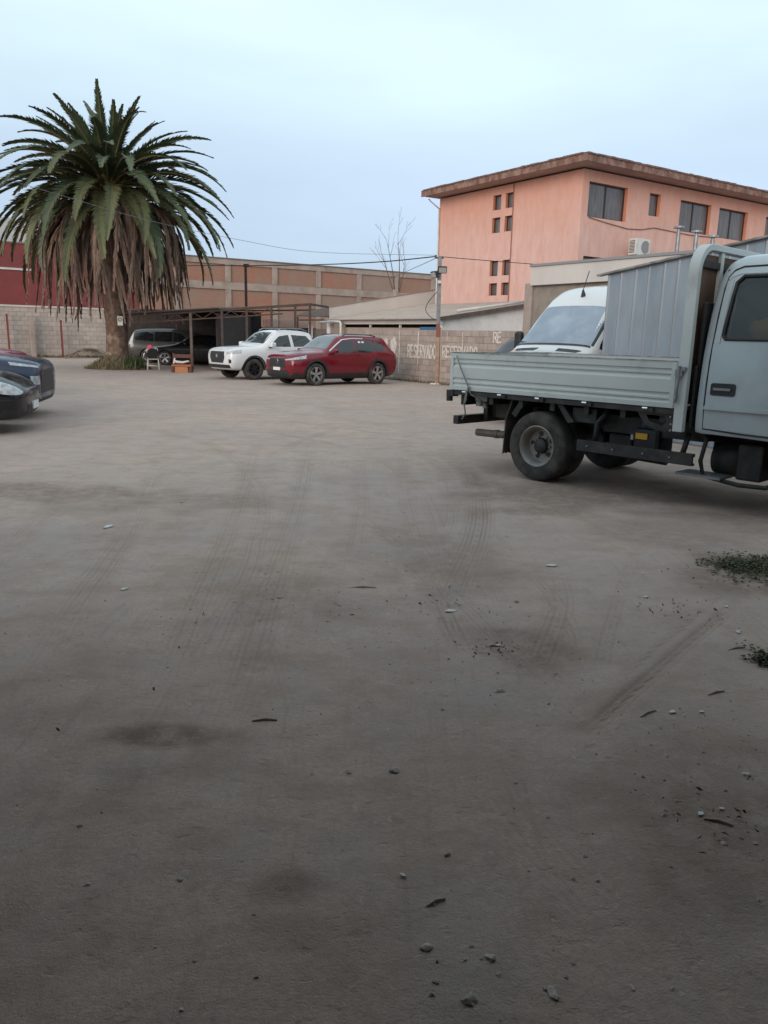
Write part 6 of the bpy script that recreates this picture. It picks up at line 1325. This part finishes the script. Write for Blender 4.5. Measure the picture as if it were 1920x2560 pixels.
# ---- bare tree behind the low shed
BT = aty(984, 731, 46.0); BT[2] = 0
bt = thing('bare_tree', 'leafless young tree with thin upright branches behind the low shed', 'tree', BT)
BARK = mat('bare_bark', (.16, .125, .11), (.12, .10, .09), rough=.9, scale=6)
PALEB = mat('pale_bark', (.36, .29, .25), (.30, .24, .2), rough=.9, scale=6)
r_ = random.Random(31)
m = MB(); m.tube([(0, 0, 0), (.05, 0, 2.4), (.12, 0, 4.2)], [.26, .22, .18], 10); m.build('trunk', PALEB, bt, smooth=True)
def grow(m, p, d, L0, r, depth):
    pts = [Vector(p)]; q = Vector(p); dd = Vector(d).normalized(); n = 6
    for i in range(n):
        dd = (dd + Vector((r_.uniform(-.09, .09), r_.uniform(-.09, .09), .05))).normalized(); q = q + dd * (L0 / n); pts.append(q.copy())
        if depth > 0 and i > 1 and r_.random() < .75:
            a = r_.uniform(0, 2 * pi); grow(m, q, dd + Vector((cos(a) * .75, sin(a) * .75, .1)), L0 * r_.uniform(.3, .5), r * .5 * (1 - i / n * .5), depth - 1)
    m.tube(pts, [max(r * (1 - .8 * i / n), .006) for i in range(n + 1)], 5)
for (dx, L0, x0) in ((-.10, 3.0, -.02), (.10, 3.2, .28), (-.45, 2.2, -.05), (.35, 1.9, .25)):
    m = MB(); grow(m, (x0 * .6 + .1, 0, 4.0), (dx, r_.uniform(-.1, .1), 1), L0, .04, 2); m.build('branch', BARK, bt, smooth=True)
# ================================================================== CARPORT AND SMALL THINGS
CY = 32.3
DARKST = mat('carport_steel', (.045, .03, .025), (.075, .045, .036), rough=.75, scale=6)
cp = thing('carport', 'rusty steel carport frame with corrugated roof over the dark cars', 'carport', (-7.6, CY, 0))
ox, oy = -7.6, CY
def L2(p): return (float(p[0]) - ox, float(p[1]) - oy, float(p[2]))
bl0 = L2(aty(306, 790, CY)); br0 = L2(aty(778, 761, CY))
def beam_z(x): return bl0[2] + (br0[2] - bl0[2]) * (x - bl0[0]) / (br0[0] - bl0[0])
m = MB(); m.bar((bl0[0], 0, bl0[2]), (br0[0], 0, br0[2]), .08, .10); m.build('front_beam', DARKST, cp)
m = MB(); m.bar((bl0[0], 0, bl0[2] - .30), (-.2 + 3.5, 0, beam_z(3.3) - .30), .05, .05)
for k in range(10):
    xa = bl0[0] + .3 + k * .75; xb = xa + .375
    if xb < 3.2: m.bar((xa, 0, beam_z(xa) - .28), (xb, 0, beam_z(xb) - .06), .025, .025); m.bar((xb, 0, beam_z(xb) - .06), (xb + .37, 0, beam_z(xb) - .28), .025, .025)
m.build('truss', DARKST, cp)
pxs = [477, 555, 617, 679, 738, 775]
for i, q in enumerate(pxs):
    x = L2(aty(q, 800, CY))[0]; y = 0 if i in (0,) else .0
    m = MB(); 
    if i == 0: m.box(x - .05, x + .05, -.05, .05, -.05, beam_z(x) - .05)
    else: m.box(x - .045, x + .045, -.044, .044, -.05, beam_z(x) - .05)
    m.build('post', mat('post_grey_brown', (.13, .105, .09), (.09, .07, .06), rough=.8, scale=6) if i == 0 else DARKST, cp)
bkY = 8.8; xr = L2(aty(520, 800, CY))[0]
m = MB(); nc = 56; xa, xb = bl0[0] - .1, xr + .5
for k in range(nc):
    x0 = xa + (xb - xa) * k / nc; x1 = xa + (xb - xa) * (k + 1) / nc; xm = (x0 + x1) / 2
    z0, zm, z1 = beam_z(x0) + .06, beam_z(xm) + .12, beam_z(x1) + .06
    m.add([(x0, -.25, z0), (xm, -.25, zm), (x1, -.25, z1), (x0, bkY + .2, z0 + .35), (xm, bkY + .2, zm + .35), (x1, bkY + .2, z1 + .35), (x0, -.25, z0 - .012), (xm, -.25, zm - .012), (x1, -.25, z1 - .012), (x0, bkY + .2, z0 + .338), (xm, bkY + .2, zm + .338), (x1, bkY + .2, z1 + .338)],
          [(0, 1, 4, 3), (1, 2, 5, 4), (6, 9, 10, 7), (7, 10, 11, 8), (0, 6, 7, 1), (1, 7, 8, 2)])
m.build('roof_sheet', mat('carport_sheet', (.16, .13, .115), (.22, .19, .17), rough=.8, scale=3), cp, fix=False)
for a_, b_ in (((br0[0], 0, br0[2]), (br0[0] + .9, bkY, br0[2] + .1)), ((xr, 0, beam_z(xr)), (xr, bkY, beam_z(xr) + .3)), ((xr, bkY, beam_z(xr) + .28), (br0[0] + .9, bkY, br0[2] + .1))): m = MB(); m.bar(a_, b_, .07, .08); m.build('rafter', DARKST, cp)
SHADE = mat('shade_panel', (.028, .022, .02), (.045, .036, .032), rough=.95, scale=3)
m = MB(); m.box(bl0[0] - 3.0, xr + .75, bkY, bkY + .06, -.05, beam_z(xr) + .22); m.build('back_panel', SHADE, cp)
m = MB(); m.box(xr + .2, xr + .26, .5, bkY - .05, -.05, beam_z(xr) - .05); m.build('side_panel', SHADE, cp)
m = MB(); m.box(-8.6, -8.5, -.3, .0, -.05, 0); 
lz = float(aty(640, 817, CY + bkY - .3)[2]); xe = L2(aty(772, 800, CY + bkY))[0]
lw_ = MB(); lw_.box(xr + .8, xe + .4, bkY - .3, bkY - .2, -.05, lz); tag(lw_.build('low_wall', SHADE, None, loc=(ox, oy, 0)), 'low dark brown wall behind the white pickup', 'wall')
rz_ = MB(); pts = []
for i in range(520):
    t = i / 520; a = t * 2 * pi * 34; pts.append((xr + .9 + (xe - xr - .7) * t, bkY - .25 + .17 * cos(a), lz + .22 + .2 * sin(a)))
rz_.tube(pts, .012, 4); tag(rz_.build('razor_wire', mat('razor', (.32, .32, .32), rough=.5, metal=.4), None, loc=(ox, oy, 0)), 'coil of razor wire along the low dark wall', 'razor wire')
# bits stacked behind the low wall
a = aty(545, 812, 44.0); r_ = random.Random(3)
for i in range(7): m = MB(); m.box(0, .2, 0, .3, 0, float(a[2]) + r_.uniform(-.08, .08)); tag(m.build('upright_board', mat('sack', (.42, .40, .39), rough=.9, rnd=.1), None, loc=(float(a[0]) - .5 + i * .22, 44.0, 0), bevel=.04), 'pale upright board standing beyond the low dark wall', 'board', 'pale boards beyond the carport')
# grey wall and small dark lean-to left of the low shed
gw = aty(772, 860, 38.5); ge = aty(838, 860, 38.5); zt2 = float(aty(800, 823, 38.5)[2])
m = MB(); m.box(0, float(ge[0] - gw[0]) + 1.3, 0, .16, -.05, zt2); tag(m.build('rendered_wall', mat('grey_render', (.32, .29, .27), (.27, .245, .23), rough=.95, scale=2), None, loc=(float(gw[0]), 38.5, 0)), 'short grey rendered wall between the carport and the low shed', 'wall')
m = MB(); m.box(-.1, .12, -.14, .02, 0, zt2 + .25); tag(m.build('white_pillar', WHITEWALL, None, loc=(float(gw[0]) + .1, 38.4, 0), bevel=.01), 'short white pillar at the end of the grey rendered wall', 'pillar')
le = thing('lean_to', 'dark brown lean-to roof on thin posts beside the low shed parapet', 'roof', (float(aty(735, 800, 37.0)[0]), 37.0, 0))
p1, p2, p3, p4 = [L2(aty(*q)) for q in ((742, 788, 37.0), (826, 790, 37.0), (822, 768, 39.5), (760, 779, 39.5))]; lo = np.array(le.location) - np.array((ox, oy, 0)); q = [tuple(np.array(p) - lo) for p in (p1, p2, p3, p4)]
m = MB(); m.add(q + [(p[0], p[1], p[2] - .05) for p in q], [(0, 1, 2, 3), (7, 6, 5, 4), (0, 4, 5, 1), (1, 5, 6, 2), (2, 6, 7, 3), (3, 7, 4, 0)]); m.build('roof', mat('dark_tile', (.08, .055, .045), (.13, .09, .075), rough=.85, scale=5), le)
for a_, c_ in ((q[0][0], q[0][2]), (q[1][0] - .1, q[1][2])): m = MB(); m.box(a_, a_ + .08, -.04, .04, 0, c_ - .06); m.build('post', DARKST, le)
m = MB(); m.bar((q[0][0], 0, q[0][2] - .22), (q[1][0], 0, q[1][2] - .18), .06, .06); m.build('beam', DARKST, le)
tp = aty(614, 665, 40.0); m = MB(); m.box(-.06, .06, -.06, .06, 0, float(tp[2])); m.box(-.1, .16, -.05, .05, float(tp[2]) - .05, float(tp[2]) + .1)
tag(m.build('rust_post', RUST, None, loc=(float(tp[0]), 40.0, 0)), 'tall rusty post rising behind the carport frame', 'post')

# ---- pole with flood lights
PX, PY = float(wp[0]) + .02, float(wp[1])
pole = thing('light_pole', 'slim square pole with two flood lights in front of the block wall', 'pole', (PX, PY, 0))
tx = float(aty(1100, 640, PY)[0]) - PX; tz = float(aty(1100, 640, PY)[2])
def pl(z): return tx * z / tz
def seg(z0, z1, w, mt, nm='shaft'):
    m = MB(); m.bar((pl(z0), 0, z0), (pl(z1), 0, z1), w, w, up=(0, 1, 0)); return m.build(nm, mt, pole, bevel=.006)
seg(-.05, 1.58, .13, mat('pole_cream', (.40, .31, .235), (.30, .20, .15), rough=.85, scale=4, dirt=(.24, .09, .06), dirt_amt=.5, dirt_scale=3)); seg(1.58, 2.02, .135, mat('pole_red', (.26, .08, .06), (.20, .10, .09), rough=.8, scale=8)); seg(2.02, tz, .125, mat('pole_grey', (.25, .26, .28), (.17, .175, .19), rough=.8, scale=6))
m = MB(); m.bar((.11, 0, 0), (pl(1.9) + .10, 0, 1.9), .045, .05, up=(0, 1, 0)); m.build('conduit', mat('conduit', (.42, .36, .29), rough=.7), pole)
m = MB(); m.box(-.22, .12, -.16, .08, -.02, .03); m.build('foot_plate', WHITEWALL, pole)
fz_ = float(aty(1100, 675, PY)[2])
def flood(dx, dz, ry):
    o = link('flood_light', None, pole, (pl(fz_) + dx, -.12, fz_ + dz)); o.rotation_euler = (radians(20), 0, ry)
    m = MB(); m.box(-.15, .15, -.05, .05, -.11, .11); m.build('housing', BLACKPL, o, bevel=.012); m = MB(); m.box(-.125, .125, -.056, -.051, -.085, .085); m.build('lens', mat('flood_lens', (.36, .36, .35), rough=.25), o)
flood(.08, 0, .15); flood(-.17, -.16, -1.0)
m = MB(); m.bar((pl(tz - .1) - .16, 0, tz - .06), (pl(tz - .1) + .12, 0, tz - .06), .05, .05); m.tube([(pl(tz) - .14, 0, tz - .05), (pl(tz) - .14, 0, tz + .03)], .03, 8); m.build('insulator_arm', STEEL_DK, pole)
m = MB(); cz2 = float(aty(1097, 706, PY)[2]); m.box(pl(cz2) - .06, pl(cz2) + .06, -.2, -.06, cz2 - .05, cz2 + .05); m.build('camera', WHITEPL, pole, bevel=.012)
TOP = np.array([PX + pl(tz) - .14, PY, tz - .02])
WIREM = mat('wire_black', (.02, .02, .022), rough=.7); WIREG = mat('wire_grey', (.16, .17, .18), rough=.7)
def wire(pts, r, material, label, n=28):
    P = smooth_line(pts, 10); m = MB(); m.tube([tuple(p) for p in P], r, 5); return tag(m.build('wire', material, None, smooth=True), label, 'wire')
wire([aty(330, 668, 45.0), aty(480, 664, 41), aty(640, 664, 36), aty(815, 661, 32), aty(960, 654, 29), TOP], .02, WIREM, 'black wire running from the pole top across the brick warehouse')
wire([aty(-260, 365, 17.0), aty(141, 485, 20.0), aty(380, 553, 22), aty(600, 600, 24.0), aty(790, 630, 25.5), TOP + np.array([.02, 0, .04])], .006, WIREG, 'thin grey wire passing in front of the palm crown to the pole')
cnr = onplane(1447, 668, PC, ER)
wire([TOP + np.array([.16, 0, 0]), aty(1200, 650, 27.5), aty(1330, 660, 28.5), cnr - ER * .05], .012, WIREM, 'dark wire from the pole to the corner of the pink building')
wire([TOP + np.array([0, .05, -.05]), aty(1040, 668, 33), aty(985, 692, 40.0)], .012, WIREG, 'short slack wire from the pole towards the bare tree')
m = MB(); m.tube(smooth_line([(pl(3.2) + .06, -.03, 3.2), (.0 - .35, .5, 2.75), (-.42, .6, 2.45), (-.2, .4, 2.2), (pl(2.1) - .02, .08, 2.15)], 6), .012, 5); m.build('loose_cable', WIREM, pole)
h0 = atz(1122, 957); m = MB(); m.tube(smooth_line([(PX + .18, PY + .02, 1.5), (PX + .2, PY - .02, .9), (PX + .3, PY - .05, .4), (float(h0[0]), float(h0[1]) - .1, .02), (float(h0[0]) + .3, float(h0[1]) - .2, .02)], 6), .014, 6)
tag(m.build('hose', mat('hose_cream', (.48, .42, .34), rough=.6), None, smooth=True), 'thin cream hose hanging beside the light pole', 'hose')

# ---- chair with jacket, wooden stand
ch_p = atz(380, 927); ch = thing('chair', 'pale metal framed chair beside the palm', 'chair', (float(ch_p[0]), float(ch_p[1]) + .2, 0), .35)
CHM = mat('chair_paint', (.50, .49, .44), rough=.5)
for (x, y) in ((-.2, -.2), (.2, -.2), (-.2, .2), (.2, .2)): m = MB(); m.tube([(x * 1.15, y * 1.15, -.01), (x, y, .44)], .016, 8); m.build('leg', CHM, ch, smooth=True)
m = MB(); m.box(-.22, .22, -.22, .22, .44, .475); m.build('seat', mat('chair_seat', (.40, .37, .31), rough=.7), ch, bevel=.012)
m = MB(); m.tube([(-.2, .2, .47), (-.21, .25, .86), (-.16, .26, .9), (.16, .26, .9), (.21, .25, .86), (.2, .2, .47)], .016, 8); m.tube([(-.2, -.2, .2), (.2, -.2, .2)], .012, 6); m.tube([(-.2, .2, .2), (.2, .2, .2)], .012, 6); m.build('back_frame', CHM, ch, smooth=True)
m = MB(); r_ = random.Random(2); P = [(.26 * cos(t) * (1 + .1 * sin(4 * t)), .27 * sin(t)) for t in np.linspace(0, 2 * pi, 18, endpoint=False)]
m.add([(x * .95, .12 + .03 * sin(9 * x), .66 + z * .85) for x, z in P] + [(x * .8, .30, .64 + z * .8) for x, z in P], [tuple(range(18))[::-1], tuple(range(18, 36))] + [(i, (i + 1) % 18, 18 + (i + 1) % 18, 18 + i) for i in range(18)])
jk = tag(m.build('jacket', mat('black_cloth', (.014, .014, .016), rough=.95), None, loc=ch.location, rotz=.35, bevel=.02), 'black jacket hung over the back of the metal chair', 'jacket')
m = MB(); m.add([(-.2, .16, .86), (-.02, .14, .86), (.0, .16, .99), (-.10, .18, 1.04), (-.2, .2, .97), (-.2, .3, .86), (-.02, .3, .86), (.0, .28, .97), (-.10, .28, 1.0), (-.2, .28, .95)], [(0, 1, 2, 3, 4), (9, 8, 7, 6, 5), (0, 5, 6, 1), (1, 6, 7, 2), (2, 7, 8, 3), (3, 8, 9, 4), (4, 9, 5, 0)])
tag(m.build('pink_cap', mat('pink_cloth', (.62, .07, .13), rough=.8), None, loc=ch.location, rotz=.35, bevel=.02), 'bright pink cap on top of the chair back', 'cap')
sp_ = atz(452, 932); stand = thing('wooden_stand', 'orange brown wooden bench with dark shelf by the carport post', 'bench', (float(sp_[0]), float(sp_[1]) + .25, 0), .04)
OW = mat('orange_wood', (.36, .12, .05), (.29, .10, .045), rough=.7, scale=6, stretch=(.4, 1, 3)); stand.scale = (.78, .78, .78); BWD = mat('brown_wood', (.12, .05, .035), (.09, .042, .03), rough=.75, scale=6)
m = MB(); m.box(-.32, .32, -.2, .2, .0, .30); m.build('crate', mat('tan_board', (.46, .19, .09), (.38, .16, .08), rough=.8, scale=5), stand, bevel=.01)
m = MB(); m.box(-.48, .48, -.24, .24, .305, .40); m.build('seat', OW, stand, bevel=.01)
for x in (-.46, .46):
    for (ya, yb, zl) in ((-.22, -.15, .304), (.15, .22, .95)): m = MB(); m.box(x - .04, x + .04, ya, yb, 0, zl); m.build('leg', BWD, stand)
m = MB(); m.box(-.5, .5, .14, .19, .72, .9); m.build('backboard', BWD, stand); m = MB(); m.box(-.5, .5, .13, .2, .46, .58); m.build('backboard', BWD, stand)
m = MB(); m.tube([(-.34, -.05, .72), (-.38, -.05, .60), (-.25, -.06, .52), (.05, -.06, .50), (.3, -.05, .56), (.36, -.05, .58)], [.03, .06, .07, .06, .05, .03], 8); m.tube([(-.4, -.05, .44), (-.36, -.05, .56)], [.06, .05], 8)
m.v = [(a * .78, b * .78, c * .78) for a, b, c in m.v]; tag(m.build('white_cloth', mat('white_cloth', (.58, .57, .58), rough=.9), None, smooth=True, loc=stand.location, rotz=.04), 'crumpled white cloth draped on the wooden bench', 'cloth')

# ================================================================== GROUND LITTER
STN = [mat('stone_%d' % i, c, c2, rough=.9, scale=20, bump=.3) for i, (c, c2) in enumerate([((.40, .35, .31), (.50, .44, .39)), ((.30, .26, .23), (.40, .35, .31)), ((.58, .53, .48), (.48, .435, .39))])]
def stone_mesh(seed, material):
    bm = bmesh.new(); bmesh.ops.create_icosphere(bm, subdivisions=2, radius=1.0); q = np.random.default_rng(seed); off = q.uniform(-.5, .5, (3, 3))
    for v in bm.verts:
        p = np.array(v.co); k = 1 + .22 * sin(3 * p[0] + off[0, 0] * 6) + .18 * sin(4 * p[1] + off[1, 1] * 6) + .12 * sin(5 * p[2] + off[2, 2] * 6) + q.uniform(-.06, .06); v.co = Vector((p[0] * k, p[1] * k * .8, p[2] * k * .42))
    me = bpy.data.meshes.new('stone'); bm.to_mesh(me); bm.free(); me.materials.append(material); return me
SM = [stone_mesh(i, STN[i % 3]) for i in range(9)]
SPX = [(1064, 2381, 30, 0), (1226, 2409, 26, 2), (1174, 2515, 34, 1), (1380, 2494, 30, 2), (1866, 1947, 20, 2), (1245, 2452, 14, 0), (1202, 2410, 10, 0), (1178, 2380, 10, 1), (1160, 2414, 12, 0), (1090, 2464, 16, 1), (1080, 2498, 16, 1), (1362, 2482, 12, 1), (1580, 2478, 14, 2), (1678, 2480, 12, 2), (1432, 2418, 12, 0), (1416, 2452, 10, 1),
       (200, 2074, 16, 1), (218, 2224, 14, 0), (452, 2206, 14, 1), (640, 2450, 12, 1), (486, 2410, 10, 1), (636, 2294, 9, 1), (454, 2530, 12, 2), (1250, 1740, 22, 1), (1238, 1741, 12, 0), (1660, 1960, 10, 1), (1690, 2013, 12, 1), (1888, 2118, 12, 1), (1808, 2120, 14, 0), (870, 1938, 16, 1),
       (702, 1496, 18, 1), (680, 1500, 12, 1), (663, 1432, 10, 1), (850, 1515, 12, 1), (880, 1542, 12, 1), (818, 1560, 10, 1), (453, 1253, 10, 1), (1290, 1508, 16, 1), (1267, 1340, 9, 1), (1010, 1276, 8, 1), (1195, 1466, 8, 1), (1322, 1546, 9, 1), (988, 1936, 26, 1), (1116, 2146, 20, 1), (1085, 2270, 18, 1), (1462, 2150, 10, 1), (1320, 2186, 8, 1), (1370, 2050, 9, 1), (1290, 1965, 10, 1)]
for i, (x, y, s, c) in enumerate(SPX):
    p = atz(x, y); d = np.linalg.norm(p - CAM); r = s / 2 / FPX * d * 1.0; o = link('stone', SM[(i * 3 + c) % 9], None, (p[0], p[1], ground_z(p[0], p[1]) + r * .04), random.uniform(0, 6)); o.scale = (r, r, r)
    tag(o, 'small stone half sunk in the dirt of the lot', 'stone', 'loose stones on the dirt')
r_ = np.random.default_rng(11); m = MB(); base = SM[0]; bv = [tuple(v.co) for v in base.vertices]
octv = [(1, 0, 0), (0, 1, 0), (-1, 0, 0), (0, -1, 0), (0, 0, .7), (0, 0, -.5)]; octf = [(0, 1, 4), (1, 2, 4), (2, 3, 4), (3, 0, 4), (1, 0, 5), (2, 1, 5), (3, 2, 5), (0, 3, 5)]
def scatter(n, f):
    for _ in range(n):
        x, y, s = f(); a = r_.uniform(0, 6.28); ca, sa = cos(a), sin(a); z = ground_z(x, y) + s * .0; k = r_.uniform(.6, 1.3, 6)
        m.add([((p[0] * ca - p[1] * sa) * s * k[i] + x, (p[0] * sa + p[1] * ca) * s * k[i] + y, p[2] * s + z) for i, p in enumerate(octv)], octf)
scatter(1100, lambda: (r_.uniform(-4.5, 5.5), 1.2 + 11 * r_.random() ** 1.5, abs(r_.normal(.002, .0022)) + .0015))
cl = atz(690, 1480); scatter(170, lambda: (cl[0] + r_.normal(0, .45), cl[1] + r_.normal(0, .5), abs(r_.normal(.004, .003)) + .002))
cl2 = atz(1300, 1640); scatter(120, lambda: (cl2[0] + r_.normal(0, .4), cl2[1] + r_.normal(0, .3), abs(r_.normal(.003, .002)) + .002))
cl3 = atz(1840, 1900); scatter(180, lambda: (cl3[0] + r_.normal(0, .35), cl3[1] + r_.normal(0, .35), abs(r_.normal(.003, .002)) + .002))
cl4 = atz(1060, 1430); scatter(150, lambda: (cl4[0] + r_.normal(0, .25), cl4[1] + r_.normal(0, .7), abs(r_.normal(.0035, .0025)) + .002))
tag(m.build('gravel', mat('gravel_grit', (.32, .275, .24), (.48, .42, .37), rough=.95, scale=40), None, fix=False), 'fine grit scattered over the dirt', kind='stuff')
# scraps of paper, twigs, dead leaves
def scrap(px, py, s, seed):
    p = atz(px, py); q = random.Random(seed); m = MB(); P = [(s * cos(t) * q.uniform(.6, 1.2), s * .6 * sin(t) * q.uniform(.6, 1.2)) for t in np.linspace(0, 2 * pi, 7, endpoint=False)]
    m.add([(x, y, .006 + q.uniform(0, s * .12)) for x, y in P] + [(x, y, .004) for x, y in P], [tuple(range(7)), tuple(range(7, 14))[::-1]] + [(i, 7 + i, 7 + (i + 1) % 7, (i + 1) % 7) for i in range(7)])
    tag(m.build('paper_scrap', mat('litter_white', (.62, .61, .6), rough=.8), None, loc=(p[0], p[1], ground_z(p[0], p[1])), rotz=q.uniform(0, 6)), 'tiny white scrap of litter on the dirt', 'litter', 'white litter scraps on the dirt')
for i, (x, y, s) in enumerate([(271, 1315, .05), (1377, 1413, .05), (1127, 1531, .035), (1243, 1623, .02), (1613, 1498, .02), (1606, 1434, .015), (1816, 1522, .015), (1752, 1792, .015), (1680, 1792, .02), (1845, 1587, .02), (1750, 2048, .015), (1802, 2035, .012), (1006, 2201, .012), (1846, 1583, .018), (310, 1475, .03)]): scrap(x, y, s, i)
for i, (x, y, l) in enumerate([(1620, 1795, .10), (1840, 1630, .12), (1795, 2068, .09), (1090, 2268, .06), (662, 1812, .10), (1230, 1625, .06), (1790, 1742, .10), (905, 1468, .18)]):
    p = atz(x, y); m = MB(); a = random.uniform(-.6, .6); m.tube([(-l / 2, 0, .002), (0, l * .06, .006), (l / 2, 0, .003)], [.004, .005, .003], 5); tag(m.build('twig', mat('twig_wood', (.42, .36, .29), (.34, .28, .22), rough=.9), None, loc=(p[0], p[1], ground_z(p[0], p[1])), rotz=a), 'short dry twig lying on the dirt', 'twig', 'twigs on the dirt')
m = MB(); q = random.Random(17)
for (x, y, n, sp) in ((1720, 1540, 46, .13), (1252, 1640, 34, .12), (1090, 1505, 22, .14), (400, 1690, 8, .3), (1870, 1450, 60, .25), (1790, 2080, 30, .1), (1230, 1635, 14, .05)):
    c = atz(x, y)
    for _ in range(n):
        X_, Y_ = c[0] + q.gauss(0, sp), c[1] + q.gauss(0, sp); z = ground_z(X_, Y_) + q.uniform(.002, .02); a = q.uniform(0, 6.28); l = q.uniform(.006, .015); w = l * .35; dx, dy = cos(a), sin(a)
        m.add([(X_ - dx * l, Y_ - dy * l, z), (X_ + dy * w, Y_ - dx * w, z + q.uniform(0, .012)), (X_ + dx * l, Y_ + dy * l, z + q.uniform(0, .014)), (X_ - dy * w, Y_ + dx * w, z)], [(0, 1, 2, 3)])
tag(m.build('dead_leaves', mat('dead_leaf', (.20, .11, .07), (.14, .09, .06), rough=.9, scale=20), None, fix=False), 'small patches of dry brown leaves on the dirt', kind='stuff')
def weed_patch(px, py, sx, sy, n, hm, seed, label):
    c = atz(px, py); q = random.Random(seed); m = MB()
    for _ in range(n):
        X_, Y_ = q.gauss(0, sx), q.gauss(0, sy); z = ground_z(c[0] + X_, c[1] + Y_); h = q.uniform(.3, 1) * hm
        for _k in range(5):
            a = q.uniform(0, 6.28); l = q.uniform(.012, .03); zz = z + h * q.random(); b = X_ + q.uniform(-.03, .03), Y_ + q.uniform(-.03, .03); w = l * .4; dx, dy = cos(a), sin(a)
            m.add([(b[0], b[1], zz), (b[0] + dx * l * .5 - dy * w, b[1] + dy * l * .5 + dx * w, zz + l * .35), (b[0] + dx * l, b[1] + dy * l, zz + l * q.uniform(-.1, .5)), (b[0] + dx * l * .5 + dy * w, b[1] + dy * l * .5 - dx * w, zz + l * .3)], [(0, 1, 2, 3)])
    tag(m.build('weeds', mat('low_weed', (.075, .085, .045), (.11, .105, .06), rough=.85, scale=14), None, loc=(c[0], c[1], 0), fix=False), label, 'weeds', kind='stuff')
weed_patch(1872, 1418, .16, .10, 330, .04, 1, 'low patch of dusty green weeds on the dirt nearer than the truck')
weed_patch(1950, 1440, .2, .13, 240, .04, 3, 'second low patch of dusty weeds at the lot edge')
weed_patch(1912, 1655, .035, .05, 60, .035, 2, 'tiny tuft of weeds growing alone in the dirt')
r_ = random.Random(9); wp2 = []
for i in range(900):
    t = r_.random(); b = WO + (-EL) * (t * WLEN) - ER * abs(r_.gauss(.05, .12)); wp2.append((b[0], b[1], 0))
blades('grass', wp2, .03, .12, MATS['weed_grass'], 'dry grass along the foot of the painted block wall', 'grass', (0, 0, 0), .012, seed=9)
wp3 = []
for i in range(1500):
    t = r_.random(); b = LWO + ER * (t * 12) - EL * abs(r_.gauss(.1, .25)); wp3.append((b[0], b[1], 0))
blades('grass', wp3, .05, .22, MATS['weed_grass'], 'dry grass along the foot of the tall perimeter wall', 'grass', (0, 0, 0), .02, seed=10)
bpy.context.view_layer.update()
